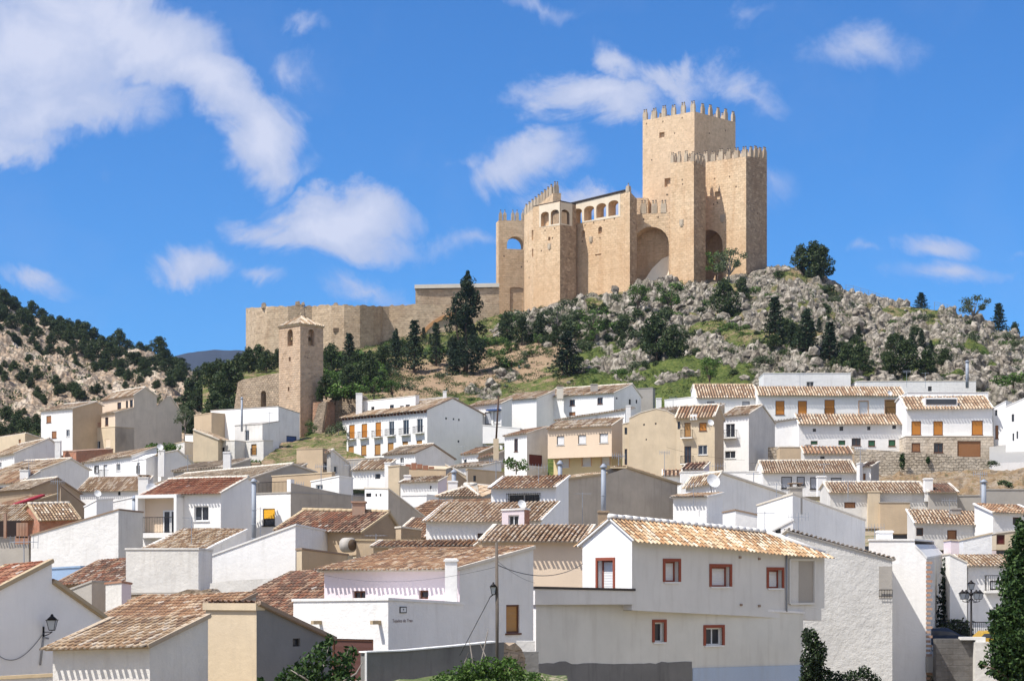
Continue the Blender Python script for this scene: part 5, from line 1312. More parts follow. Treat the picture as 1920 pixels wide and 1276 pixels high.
# boulders strewn over the rocky part: too many to count
def boulders():
    rg = random.Random(21); mb = MB(); base = []
    ph = (1 + 5 ** .5) / 2
    vs = [Vector(v).normalized() for v in ((-1, ph, 0), (1, ph, 0), (-1, -ph, 0), (1, -ph, 0), (0, -1, ph), (0, 1, ph), (0, -1, -ph), (0, 1, -ph), (ph, 0, -1), (ph, 0, 1), (-ph, 0, -1), (-ph, 0, 1))]
    fs = [(0, 11, 5), (0, 5, 1), (0, 1, 7), (0, 7, 10), (0, 10, 11), (1, 5, 9), (5, 11, 4), (11, 10, 2), (10, 7, 6), (7, 1, 8), (3, 9, 4), (3, 4, 2), (3, 2, 6), (3, 6, 8), (3, 8, 9), (4, 9, 5), (2, 4, 11), (6, 2, 10), (8, 6, 7), (9, 8, 1)]
    n = 0
    while n < 1500:
        x = rg.uniform(900, 1940); y0 = lerp_tab(CREST, x); y = rg.uniform(y0, 745)
        r = rockiness(x, y)
        if rg.random() > r ** 1.5 or (noise.noise(Vector((x * .03, y * .04, 4))) < -.15 and r < .9): continue
        p = on_castle_hill(x, y); s = rg.uniform(.35, 1.15) * (1.6 if rg.random() < .12 else 1)
        if y < y0 + 25 and x < 1440 and x > 900: s *= .7
        R = Matrix.Rotation(rg.uniform(0, 6.28), 3, Vector((rg.random(), rg.random(), rg.random())).normalized()); sc = Vector((rg.uniform(.8, 1.5), rg.uniform(.8, 1.3), rg.uniform(.6, 1.2)))
        q = []
        for v in vs: w_ = R @ Vector((v.x * sc.x, v.y * sc.y, v.z * sc.z)); q.append(p + w_ * s * rg.uniform(.8, 1.15))
        mb.add(q, fs, 0, (1, 0, 0)); n += 1
    o = mb.build('boulders', GM); tag(o, kind='stuff')
boulders()

def scrub():
    """low ground cover and undergrowth nobody could count"""
    rg = random.Random(77); mb = MB(); n = 0
    while n < 2900:
        x = rg.uniform(600, 1930); y0 = lerp_tab(CREST, x); y = rg.uniform(y0 + 4, 750)
        q = noise.noise(Vector((x * .018, y * .05, 31)))
        dens = .55 + q
        if 610 < x < 1010: dens += .35 * smooth(700, 660, y)
        if 700 < x < 1040 and y > 672 and rockiness(x, y) < .3: dens -= .28
        if x > 1100 and y > 640 and rockiness(x, y) < .3: dens -= .35
        if rg.random() > dens: continue
        p = on_castle_hill(x, y); s = rg.uniform(.25, .75) * (1.4 if x < 1010 else 1.0)
        leaves(mb, rg, (p.x, p.y, p.z + s * .3), (s * 1.3, s * 1.3, s * .75), int(26 + 30 * s), .24, (.0, .9) if rg.random() < .5 else (.3, 1.0)); n += 1
    n = 0
    while n < 1500:
        x = rg.uniform(690, 1440); y = rg.uniform(640, 765)
        if rockiness(x, y) > .5 or noise.noise(Vector((x * .05, y * .12, 51))) < -.05 or (x < 1040 and rg.random() < .45): continue
        p = on_castle_hill(x, y); leaves(mb, rg, (p.x, p.y, p.z + .1), (.45, .45, .22), 9, .2, (.2, 1.0)); n += 1
    o = mb.build('undergrowth', leaf_mat('hill scrub', [(.018, .038, .010), (.04, .07, .016), (.075, .115, .026), (.13, .155, .045)], .15)); tag(o, kind='stuff')
    mb = MB(); n = 0
    while n < 420:
        x = rg.uniform(-60, 400); y0 = lerp_tab(LCREST, x); y = rg.uniform(y0 + 6, 840)
        if noise.noise(Vector((x * .03, y * .05, 3))) < -.05: continue
        p = on_left_hill(x, y); s = rg.uniform(.5, 1.3); leaves(mb, rg, (p.x, p.y, p.z + s * .3), (s * 1.3, s * 1.3, s * .8), int(30 + 24 * s), .42, (.0, .9)); n += 1
    o = mb.build('undergrowth', MATS['hill scrub']); tag(o, kind='stuff')
scrub()
# ------------------------------------------------------------------ the village, house by house
def H(label, name='village_house', cat='house', group='village houses'): return House(name, label, cat, None, group)
# ---- left edge, far row
h = H('white three-storey house at the far left with windows lit and a brown side wall')
v = h.vol((77, 771), (136, 766), 318, 38, prof=[(180, 754), (192, 761)], base=852, wall=WHN, swall=TAN, roof='tan', over=.3, verge=MORT,
      wins=[((87, 779, 96, 792), 'br'), ((97, 808, 106, 821), 'br'), ((124, 805, 130.5, 818), 'dark')])
h = H('tall tan block with stepped gable and a red-railed roof terrace at the left')
v1 = h.vol((192, 750), (251, 741), 322, 40, prof=[(272, 727), (294, 743)], base=850, wall=PEA, swall=TNL, roof='tan', wins=[((220, 754, 227, 768), 'darkb'), ((236, 751, 240, 765), 'hole'), ((243.5, 749, 249, 763), 'hole')])
v2 = h.vol((190, 777), (216, 774), (v1, 216), 40, prof=[(251, 765)], base=852, wall=PEA, swall=TNL, roof='tan', wins=[((197, 782, 203, 797), 'darkb')], rid=False)
v3 = h.vol((153, 804), (215.7, 800), (v1, 215.7), 40, dep=4, base=852, wall=CRM, swall=TNL, flat=CRM, wins=[((160, 829, 168.5, 843), 'dark'), ((178, 826, 188, 841), 'dark'), ((198, 823, 207, 838), 'dark')])
pf = v3['fface']; mb = MB(); pf.box(mb, pf.u(153), pf.u(170), v3['Q'][1].z + .1, v3['Q'][1].z + 1.25, -.3, 0); mb.build('parapet', CRM, h.root)
rail_box(pf, pf.u(170), pf.u(188), pf.z(179, 813) + .8, pf.z(179, 813) + 1.8, -.15, h.root, 'railing', simple('red painted railing', (.30, .05, .04)), False)
v4 = h.vol((290, 764), (294.2, 763), (v1, 294.2), 40, prof=[(318, 742), (341, 778)], base=838, wall=TNL, swall=TNL, roof='tan', rid=False, segs=[0, 1])
# brick yard wall
h = H('broken red brick yard wall below the tan block', 'brick_wall', 'wall', None)
h.vol((118, 846), (143, 846), 262, 30, sx=212, cy=842, base=866, wall=BRK, flat=BRK)
h = H('low pinkish house with pale side wall at the far left edge')
h.vol((-20, 822), (47, 812), 300, 35, sx=78, cy=822, base=850, wall=CRM, flat=False, roof='tan', wins=[((35, 823, 39, 836), 'br')])
h = H('grey shaded gable house at the far left edge under the pinkish house')
v = h.vol((-30, 862), (27, 850), 262, 38, prof=[(92, 823), (106, 834)], base=900, wall=WHN, roof='tan', wins=[((-2, 866, 3, 876), 'dark')])
chimney(h, v, 109, 826, 862, .75, WHN, 'plain', D=262)
h = H('wide tan-roofed house with grey gable wall at the far left, chimney pot in front')
v = h.vol((-20, 890), (64, 886), 228, 42, prof=[(133, 861), (167, 881)], base=935, wall=WHN, roof='tan')
h = H('low whitewashed roof with ornate dark-topped chimney at the far left')
v = h.vol((-20, 908), (40, 905), 205, 38, prof=[(76, 884)], base=945, wall=WHN, roof='brown', wins=[((-3, 913, 5, 918), 'hole')])
chimney(h, v, 47, 879, 905, .9, WH, 'box', D=206)
h = H('weathered brown shed with gable of boards among tiled roofs at the left', 'shed', 'shed')
v = h.vol((-6, 922), (60, 915), 190, 42, prof=[(107, 897), (150, 925)], base=965, wall=BRN, swall=BRN, roof='grey', verge=MORD)
v = h.vol((112, 921), (114, 912), 172, 60, prof=[(172, 958)], base=970, wall=BRN, swall=BRN, roof='rust', verge=MORD, rid=False)
h = H('white terraces and small steps beside the round grey flue at the left')
v = h.vol((158, 950), (181, 938), 160, 35, sx=212, cy=936, base=975, wall=WH, flat=WH)
v = h.vol((205, 942), (250, 932), 168, 25, sx=268, base=970, wall=WHN, flat=WH)
chimney(h, v, 252, 936, 968, .36, METAL, 'pipe', D=150)
h = H('white two-storey house with small windows and iron balcony at the left')
v = h.vol((157, 868), (247, 855), 240, 40, prof=[(294, 839)], base=925, wall=WH, roof='tan', wins=[((178, 872, 185, 887), 'wh', 'r'), ((194, 871, 201, 894), 'wh', 'b'), ((218, 869, 225.5, 882), 'dark')], rid=False)
v = h.vol((247.3, 864), (274, 860), 238, 40, sx=300, cy=850, base=925, wall=WH, flat=MORW, wins=[((257, 867, 262, 887), 'wh', 'r')])
v = h.vol((296, 855), (302, 851), 238, 52, prof=[(333, 845), (362, 870)], base=905, wall=WH, swall=WHN, roof='tan')
chimney(h, v, 303, 843, 878, .75, WH, 'plain', D=237)
h = H('house with patchy tan roof and satellite dish left of the red-tiled balcony house')
v = h.vol((147, 920), (264, 918), 196, 24, prof=[(287, 893)], base=960, wall=WH, roof='tan', wins=[((221, 921, 226, 928), 'hole')], rid=False)
chimney(h, v, 270, 893, 925, 1.0, WH, 'box', D=192)
# ---- tile-roofed yard, far left middle
h = H('house with sagging tan tile roof and red tarpaulin strip at the left edge')
v = h.vol((-20, 953), (30, 950), 165, 30, prof=[(108, 927)], base=985, wall=BRN, roof='brown', verge=MORO, rid=False)
mb = MB(); a, b = P(19, 949, 163), P(76, 930, 169); mb.hexa([a, a + Vector((.5, -.4, .0)), b + Vector((.5, -.4, 0)), b, a + Vector((0, 0, .18)), a + Vector((.5, -.4, .18)), b + Vector((.5, -.4, .18)), b + Vector((0, 0, .18))]); mb.build('tarpaulin', simple('red tarpaulin', (.36, .02, .025), .5), v['roof'])
h = H('open brick yard shelter under a low tile roof at the left edge', 'yard_shelter', 'shelter')
v = h.vol((-30, 974), (66, 972), 152, 18, prof=[(98, 946)], base=969, wall=BRN, roof='tan', rid=True, over=.5)
h.vol((-30, 1008), (54, 1008), 152.6, 18, dep=1, base=1060, wall=GRY, flat=GRY)
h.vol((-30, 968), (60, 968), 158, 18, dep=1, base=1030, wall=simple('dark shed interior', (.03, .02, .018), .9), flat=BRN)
mb = MB()
for x in (9, 33, 38.5, 44, 49.5): p = P(x, 1008, 150.5); mb.box((p.x - .10, p.y, p.z), (p.x + .10, p.y + .25, p.z + (1.9 if x < 30 else 1.2)))
p = P(41, 1012, 150.5); mb.box((p.x - .55, p.y, p.z - .3), (p.x + .55, p.y + .25, p.z + .3)); mb.build('brick_piers', BRK, h.root)
h = H('low hipped tan roof beside the brick yard shelter')
h.vol((74, 975), (148, 973), 150, -28, side='L', dep=4.5, prof=[('d', 3.2, 947), ('d', 6, 962)], base=1010, wall=BRK, roof='tan', verge=MORO)
# ---- long white wall and its neighbours
h = H('long bare white wall with sloping top and grey coping at the left')
v = h.vol((58, 1004), (222, 956), 130, 14, sx=268, cy=961, base=1085, wall=WHN, swall=WHC, flat=MORD)
h = H('small white wall in bluish shade behind the wavy tile roof')
h.vol((97, 1066), (150, 1063), 119, 12, dep=2, base=1100, wall=BLU, flat=BLU)
h = H('house with wavy brown tile roof before the long bare white wall')
v = h.vol((104, 1097), (240, 1091), 108, 30, prof=[(322, 1046)], base=1130, wall=BRN, roof='rust', rid=False, verge=MORD, whiten=.1)
h = H('stump of grey block wall with a leaning pinkish chimney block', 'wall_stump', 'wall', None)
v = h.vol((126, 1108), (172, 1091), 103, 30, sx=211, cy=1093, base=1170, wall=GRY, swall=BGR, flat=GRY)
v = h.vol((198, 1095), (228, 1092), 101.5, 30, sx=246, cy=1095, base=1160, wall=WHC, swall=PNK, flat=BRK)
h = H('big blank white cube-like house wall left of centre')
v = h.vol((236, 1030), (372, 1030), 104, 16, sx=398, cy=1033, base=1116, wall=WHC, swall=WHN, flat=WHC)
h.vol((246, 1114), (380, 1113), 103, 16, dep=3, base=1140, wall=RUB, flat=GRY)
h = H('tan tile roof peeping over the blank white cube-like house')
v = h.vol((271, 1030), (388, 1031), 116, 30, prof=[(462, 995)], base=1060, wall=WHN, roof='tan', rid=False, verge=MORW)
h = H('white house with long sloping top and round pipe end left of centre')
v = h.vol((389, 1045), (554, 985), 108, 14, sx=662, cy=1006, base=1100, wall=WH, swall=WHN, flat=MORW)
mb = MB(); p = P(655, 1021, 103.5); mb.tube([p + Vector((-.3, .25, 0)), p + Vector((.15, -.1, 0))], .40, 16); pe = mb.build('pipe_end', GRY, h.root); mb = MB(); mb.tube([p + Vector((.1, -.07, 0)), p + Vector((.17, -.12, 0))], .31, 16); mb.build('pipe_hollow', DARKS, pe)
h.vol((556, 1031), (566, 1030), 105.5, 30, prof=[(652, 1041)], base=1080, wall=CRM, swall=TAN, flat=MORD)
# ---- red roof balcony house
h = H('white house with red clay roof, sunken balcony and blue-glazed window')
v = h.vol((267, 929), (414, 925), 135, 22, prof=[(463, 897), (480, 904)], base=1035, wall=WH, roof='red', rid=MORT, verge=MORT, over=.35, whiten=.02,
      wins=[((364, 948, 391, 976), 'dark')])
ff = v['fface']; 
# sunken balcony as a projecting room frame: slab, back wall with door, railing
mb = MB(); u0, u1 = ff.u(268), ff.u(345); zf = ff.z(300, 999); zt = ff.z(300, 934)
ff.box(mb, u0, u1, zf - .35, zf, .002, 1.0); ba = mb.build('balcony', WH, h.root)
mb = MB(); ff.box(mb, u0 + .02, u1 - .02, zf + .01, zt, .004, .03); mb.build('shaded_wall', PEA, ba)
mb = MB(); ff.box(mb, u0, u0 + .2, zf, zt, .03, .98); ff.box(mb, u1 - .22, u1, zf - .3, zt + .2, .03, 1.0); ff.box(mb, u0, u1, zt, ff.z(300, 928), .03, .98); mb.build('balcony_frame', WH, ba)
mb = MB(); a, b = ff.u(307), ff.u(335); zd = ff.z(320, 956)
ff.box(mb, a, a + .1, zf, zd, .03, .08); ff.box(mb, b - .1, b, zf, zd, .03, .08); ff.box(mb, a + .1, b - .1, zd - .1, zd, .03, .08); ff.box(mb, (a + b) / 2 - .08, (a + b) / 2 + .08, zf, zd - .1, .03, .08); dd = mb.build('balcony_door', FRW, ba)
mb = MB(); ff.box(mb, a + .1, b - .1, zf, zd - .1, .032, .05); mb.build('pane', GLS, dd)
rail_box(ff, u0 + .1, u1 - .25, zf, zf + 1.1, .95, ba)
# ---- white house with yellow awning and the long grey wall
h = H('white house with a small yellow awning window and railed roof terrace')
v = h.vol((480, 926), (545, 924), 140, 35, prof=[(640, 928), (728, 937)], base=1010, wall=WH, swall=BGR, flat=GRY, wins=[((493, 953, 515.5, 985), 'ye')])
ff = v['fface']; rail_box(ff, ff.u(483), ff.u(538), ff.z(510, 925), ff.z(510, 903), -.1, h.root, back=False)
mb = MB(); ff.box(mb, ff.u(538), ff.u(545), ff.z(541, 926), ff.z(541, 898), -.4, 0); mb.build('corner_pier', WH, h.root)
sf = v['sface']; mb = MB(); pts = [(sf.u(545.5), sf.z(545.5, 905)), (sf.u(640), sf.z(640, 925)), (sf.u(728), sf.z(728, 938))]
for (a, za), (b, zb_) in zip(pts, pts[1:]):
    c = [sf.at(a, -.3, v['zb']), sf.at(b, -.3, v['zb']), sf.at(b, .02, v['zb']), sf.at(a, .02, v['zb']), sf.at(a, -.3, za), sf.at(b, -.3, zb_), sf.at(b, .02, zb_), sf.at(a, .02, za)]; mb.hexa(c)
mb.build('parapet', BGR, h.root)
chimney(h, None, 476, 905, 1010, .32, METAL, 'pipe', D=134)
h = H('grey gable wall with a small white roof hut having dark slots, in the centre left')
v = h.vol((684, 916), (728, 917), 132, 44, prof=[(797, 970)], base=990, wall=WH, swall=BGR, flat=MORT, wins=[((686, 924, 696, 931), 'hole'), ((704, 925, 707, 930), 'hole'), ((712, 925, 715, 930), 'hole')])
h = H('small white flat hut with wide eaves behind the long grey wall')
v = h.vol((583, 903), (636, 893), 168, 35, prof=[(662, 897)], base=940, wall=WHN, flat=WH, wins=[((592, 908, 605, 918), 'dark')])
h = H('low house with cream parapet in front of the brown stone tower block')
v = h.vol((510, 893), (622, 886), 185, 20, prof=[(628, 886)], base=935, wall=TAN, flat=CRM)
h = H('brown brick-like block with open arched side in the centre left')
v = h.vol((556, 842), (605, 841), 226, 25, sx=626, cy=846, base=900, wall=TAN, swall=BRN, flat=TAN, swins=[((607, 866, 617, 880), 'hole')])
h = H('grey gabled house with single small window right of the brown block')
v = h.vol((613, 849), (620, 847), 222, 50, prof=[(624, 845), (661, 876)], base=905, wall=GRY, swall=WHC, roof='brown', swins=[((626, 873, 633, 888), 'dark')])
# ---- weathered big roofs
h = H('long low house under weathered mossy roof behind the red clay roof')
v = h.vol((268, 915), (470, 897), 186, 36, prof=[(548, 871), (590, 885)], base=945, wall=GRY, roof='grey', verge=MORT)
h = H('second mossy tan roof directly above the long weathered roof')
v = h.vol((325, 884), (420, 877), 214, 36, prof=[(470, 861)], base=915, wall=GRY, roof='grey', verge=MORT, rid=False)
chimney(h, v, 426, 847, 868, .8, WH, 'plain', D=214)
h = H('low brown roof right of the mossy roofs, under the green bank')
v = h.vol((450, 893), (532, 890), 196, 30, prof=[(575, 870)], base=920, wall=TAN, roof='grey', rid=False)
chimney(h, v, 480, 867, 888, .8, TAN, 'plain', D=196)
# ---- houses under the bell tower
h = H('white house with blue metal door standing right under the bell tower')
vb = h.vol((395, 770), (522, 762), 276, 42, prof=[(562, 775)], base=872, wall=WH, swall=WHN, flat=GRY, wins=[((409, 791, 419, 812), 'or', 'r')], swins=[((537, 817, 556, 843), 'bdoor')])
vd = h.vol((440, 798), (492, 795), 266, 42, sx=523, cy=790, base=872, wall=WHC, swall=WHN, flat=GRY, wins=[((459, 806, 467, 826), 'dark')])
vd2 = h.vol((432, 829), (494, 826), 262, 42, sx=512, cy=826, base=872, wall=WHC, flat=MORT, wins=[((471, 832, 481, 853), 'odoor', 'r'), ((436, 832, 445, 846), 'dark')])
chimney(h, vb, 453.5, 748, 795, .3, METAL, 'pipe', D=268)
h = H('small tan-fronted house with right-sloping roof below the blue-doored white house')
h.vol((364, 779), (396.5, 774), 282, 40, dep=5, base=850, wall=TAN, flat=TAN)
h.vol((362, 806), (409, 824), 262, 12, dep=6, base=868, wall=CRM, flat=False, roof='tan', axis='F', verge=MORT)
h.vol((409.5, 826), (440, 826), 262.5, 30, dep=4, base=868, wall=WHC, flat=MORT, wins=[((416, 838, 421, 848), 'hole')])
h = H('narrow white house end with grey annex left of the small tan-fronted house')
h.vol((347, 815), (362, 815), 268, 30, dep=4, base=865, wall=WH, flat=GRY, wins=[((350, 846, 357, 858), 'dark')])
h.vol((328, 832), (346, 828), 266, 30, dep=4, base=865, wall=WHC, flat=CRM)
# ---- orange blind house
h = H('long white house with two rows of orange blinds and six little balconies')
bk = [((654.5, 796, 665, 822), 'or', 'b'), ((678, 794, 688.5, 820), 'or', 'b'), ((704, 791, 714.5, 818), 'or', 'b'), ((729, 789.5, 739, 815.5), 'dark', 'b'), ((755.5, 786.5, 766.5, 814), 'dark', 'b'), ((781.5, 784.5, 792.5, 810.5), 'dark', 'b'),
      ((653, 836, 663.5, 856), 'oc'), ((677, 834, 687, 853), 'oc'), ((702.5, 832, 713.5, 852), 'oc'), ((727, 829.5, 738, 850), 'oc'), ((754.5, 827, 765, 846), 'oc'), ((781, 825, 791.5, 842), 'oc')]
v = h.vol((642, 783), (801, 768), 285, 46, prof=[(849, 747), (905, 776)], base=868, wall=WH, swall=WGF, roof='tan', wins=bk, over=.5, verge=MORD, rid=False,
      swins=[((835, 782, 838, 786), 'hole'), ((849, 783.5, 852, 787), 'hole'), ((859, 784.5, 862, 788.5), 'hole'), ((858, 825, 861.5, 829), 'hole')])
ff = v['fface']
for k in range(26):
    mb = MB(); u = ff.u(645) + (ff.u(799) - ff.u(645)) * k / 25; z = v['Qo'][0].z + (v['Q'][0].z - v['Qo'][0].z) * k / 25; ff.box(mb, u - .08, u + .08, z - .42, z - .12, .001, .4); mb.build('eave_bracket', FRB, v['roof'])
chimney(h, v, 834, 733, 756, .55, WH, 'plain', D=290)
h = H('white penthouse rooms rising behind the house with orange blinds')
v = h.vol((676, 753), (779, 742), 290.5, 44, prof=[(786, 741)], base=800, wall=WH, flat=MORT, wins=[((696, 762, 702, 770), 'hole'), ((731, 758.5, 738.5, 766.5), 'hole'), ((749.5, 760, 757, 766), 'dark'), ((760.5, 758, 768.5, 765), 'hole')])
v = h.vol((780, 750), (833, 744), 291.5, 44, dep=3, base=800, wall=WH, flat=MORT, wins=[((779.8, 757, 787, 763), 'hole')])
chimney(h, v, 673.5, 737, 772, .95, WH, 'plain', D=298)
# ---- centre, small houses
h = H('low white house with striped eave shadow and grey gable below the orange blinds')
v = h.vol((720, 853), (779, 849), 236, 38, prof=[(812, 834), (852, 861)], base=890, wall=WH, swall=WHN, roof='grey', wins=[((750, 857, 757, 868), 'dark')], verge=MORD)
h = H('low whitewashed house with tan roof left of the grey gable, one dark window')
v = h.vol((661, 882), (722, 879), 214, 24, prof=[(742, 862)], base=915, wall=WH, roof='tan', wins=[((703, 888, 713, 897), 'hole')], rid=False)
h.vol((650, 862), (712, 858), 222, 24, dep=3, base=900, wall=GRY, flat=MORT)
h = H('tall narrow tan pillar-like house end in the centre')
v = h.vol((728, 875), (749, 873), 176, 14, dep=3, base=940, wall=CRM, flat=CRM)
h.vol((721, 868), (732, 868), 190, 14, dep=3, base=930, wall=WH, flat=WH)
h = H('roofless tan wall with jagged top beside the tan pillar-like house')
v = h.vol((748, 877), (836, 880), 184, 12, prof=[(848, 876)], base=910, wall=TAN, swall=GRY, flat=CRM)
mb = MB(); q = P(765, 876, 182)
for k in range(6): mb.box((q.x - .8 + k * .55, q.y, q.z - .2 + (k % 2) * .1), (q.x - .3 + k * .55, q.y + .5, q.z + .45 - abs(k - 2) * .12))
mb.build('collapsed_tiles', tmat('rust'), h.root)
h = H('small bluish white house with striped shade under a short tan roof, centre')
v = h.vol((751, 905), (821, 903), 170, 18, prof=[(838, 894)], base=945, wall=WH, swall=PNK, roof='tan', rid=False, wins=[((806, 910, 809, 916), 'hole')])
h.vol((753, 929), (800, 928), 160, 18, dep=3, base=950, wall=WH, flat=WH)
chimney(h, v, 764, 890, 905, .6, WH, 'plain', D=172); 
h = H('grey tan house with cream upper corner and small window in the centre')
v = h.vol((835, 871), (876, 893), 186, 6, dep=8, base=930, wall=CRM, swall=TAN, axis='F', flat=MORT)
v = h.vol((874, 882), (877, 880), 183, 52, prof=[(945, 886)], base=940, wall=GRY, swall=TAN, flat=MORO, swins=[((887.5, 891, 892.5, 902), 'hole')])
h.vol((837, 893), (850, 882), 180, 50, prof=[(874, 901)], base=935, wall=BRN, swall=BRN, flat=BRN)
chimney(h, v, 849, 901, 922, .75, WH, 'plain', D=150); chimney(h, v, 851, 887, 903, .35, METAL, 'pipe', D=150)
h = H('low tan roof over a pale wall above the grey tan centre house')
v = h.vol((840, 878), (905, 874), 200, 34, prof=[(940, 866)], base=900, wall=WHN, roof='tan', rid=False)
h = H('little white house with striped eaves between brown roofs, centre')
v = h.vol((866, 853), (897, 850), 256, 30, prof=[(925, 838)], base=880, wall=WH, swall=BRN, roof='brown', wins=[((870, 861, 875, 868), 'hole')], rid=False)
h.vol((898, 860), (925, 854), 250, 30, prof=[(945, 846)], base=875, wall=GRY, roof='brown', rid=False)
h = H('hipped dark-striped tile roof in front of the grey tan centre house')
v = h.vol((822, 931), (898, 931), 146, 16, prof=[('d', 3.0, 910), ('d', 6.0, 915)], base=960, wall=GRY, roof='stripe', hip=2.2, hipn=2.2)
h = H('wide brown tile roof with pale ridge between grey gable and hipped roof')
v = h.vol((752, 972), (930, 967), 136, 32, prof=[(985, 934)], base=995, wall=GRY, roof='brown', rid=MORT)
# ---- upper centre
h = H('long white farmhouse-like house with brown-framed windows and a yellow door')
v = h.vol((1007, 746), (1151, 737), 296, 34, prof=[(1185, 721), (1202, 744)], base=815, wall=WH, swall=WHN, roof='tan', verge=MORT,
      wins=[((1026, 752, 1035, 763), 'darkb'), ((1068, 749, 1078, 760), 'darkb'), ((1120, 745, 1130, 757), 'darkb'), ((1024, 774, 1036, 800), 'oc', 'r'), ((1067, 772, 1079, 779), 'br')],
      swins=[((1155, 744.5, 1158, 748), 'hole'), ((1179, 748, 1183, 758), 'hole'), ((1192, 749, 1195, 756), 'hole')])
chimney(h, v, 1050, 724, 736, 1.0, MORT, 'box', D=300); chimney(h, v, 1114, 720, 735, 1.1, GRY, 'plain', D=300)
v = h.vol((936, 752), (1006, 747), 298, 34, prof=[(1040, 733)], base=815, wall=WH, roof='tan', verge=MORT, rid=False)
h = H('bare grey concrete block behind the right end of the long farmhouse-like house', 'concrete_block', 'wall', None)
h.vol((1192, 729), (1224, 727), 312, 10, dep=4, base=790, wall=GRY, flat=GRY)
h = H('white house with dark blue canopy and glazed front left of the long farmhouse-like house')
v = h.vol((880, 762), (940, 757), 292, 30, prof=[(960, 748)], base=835, wall=WH, roof='tan', rid=False, wins=[((909, 772, 921, 795), 'gr'), ((925, 770, 938, 794), 'wh')])
ff = v['fface']; mb = MB(); ff.box(mb, ff.u(916), ff.u(940), ff.z(928, 770), ff.z(928, 767), .001, .8); mb.build('canopy', SHBL, h.root)
h.vol((905, 797), (975, 803), 284, 10, dep=4, base=830, wall=WH, flat=WH, wins=[((937, 835, 942, 842), 'hole')])
h = H('long low white wall building with thin tile edge above the cream house')
v = h.vol((1041, 789), (1172, 769), 278, 32, dep=3, base=820, wall=WH, roof='tan', prof=[('z', 3, .5)], rid=False, wins=[((1117, 776, 1121, 787), 'hole')])
chimney(h, v, 1178, 760, 785, .65, WH, 'plain', D=276)
h = H('cream house with three white roller blinds above and a yellowish ground floor')
v = h.vol((1027, 804), (1147, 798), 252, 28, prof=[(1168, 784)], base=855, wall=PEA, swall=PEA, roof='tan', rid=False, over=.4, wins=[((1044, 817, 1058, 834), 'wh'), ((1084, 815, 1099, 832), 'wh'), ((1124, 812, 1140, 830), 'wh')])
yel = plaster('pale yellow render', (.66, .54, .31), .15, .02, .1)
v = h.vol((1038, 853), (1147, 847), 254, 28, prof=[(1166, 850)], base=905, wall=yel, flat=yel, wins=[((1052, 858, 1068, 875), 'ow'), ((1092, 856, 1110, 873), 'ow'), ((1131, 855, 1149, 871), 'ow')] if False else [((1052, 860, 1067, 876), 'ow'), ((1092, 857.5, 1108, 873.5), 'ow'), ((1128, 856, 1143, 871.5), 'ow')], wname='lower_wall')
h = H('white house with maroon garage door left of the cream house')
v = h.vol((946, 818), (988, 813), 256, 38, prof=[(1027, 801)], base=892, wall=WH, swall=WHC, roof='brown', rid=False, wins=[((964, 822, 971, 846), 'darkb')], swins=[((992, 852, 1017, 873), 'rdoor')])
h = H('broad plain tan wall house with curved top and stacked balconies')
v = h.vol((1180, 784), (1268, 780), 243, 12, axis='F', fp=[(1200, 774), (1230, 766), (1250, 770)], dep=7, base=905, wall=CRM, swall=TAN, flat=MORT, wins=[((1206, 794, 1209, 797.5), 'hole'), ((1228, 792, 1231, 795.5), 'hole'), ((1210.5, 822, 1213, 825), 'hole')])
v = h.vol((1167, 795), (1180, 792), 245, 12, dep=4, base=905, wall=CRM, flat=MORT, wins=[((1171, 801, 1176, 814), 'hole'), ((1171, 841, 1176, 871), 'ddoor')])
v = h.vol((1268, 782), (1340, 779), 241, 22, prof=[(1348, 760), (1357, 786)], base=905, wall=CRM, swall=TAN, roof='brown', over=.45, wins=[((1270.5, 790, 1275, 804), 'hole'), ((1283, 792, 1295, 819), 'odoor', 'b'), ((1311, 792, 1325, 807), 'or'), ((1283, 836, 1296, 868), 'ddoor', 'b'), ((1309, 834, 1326, 852), 'dark')])
ff = v['fface']; mb = MB(); u = ff.u(1302); z = ff.z(1302, 782); ff.box(mb, u - .45, u + .45, z - .35, z + .35, .001, .4); mb.build('air_conditioner', FRW, h.root)
h.vol((1225, 772), (1345, 764), 250, 22, dep=4, base=820, wall=CRM, roof='tan', prof=[('d', 3.5, 758)], rid=False)
h = H('white house with tall blue-glazed window and balcony, grey gable at its right')
v = h.vol((1354, 781), (1404, 777), 248, 26, prof=[(1429, 761), (1453, 794)], base=900, wall=WH, swall=WHC, roof='tan', wins=[((1361, 794, 1378, 819), 'dark', 'b'), ((1359, 845, 1379, 859), 'dark')])
h = H('low white garden wall building with reddish lean-to below the stacked balconies')
v = h.vol((1277, 885), (1430, 884), 196, 3, dep=5, base=930, wall=WH, flat=WHN)
v = h.vol((1278, 882), (1318, 880), 205, 16, prof=[(1330, 868)], base=900, wall=PNK, roof='rust', rid=False)
v = h.vol((1243, 893), (1277, 893), 200, 5, dep=4, prof=[('d', 3, 882)], base=925, wall=WH, roof='brown', rid=False)
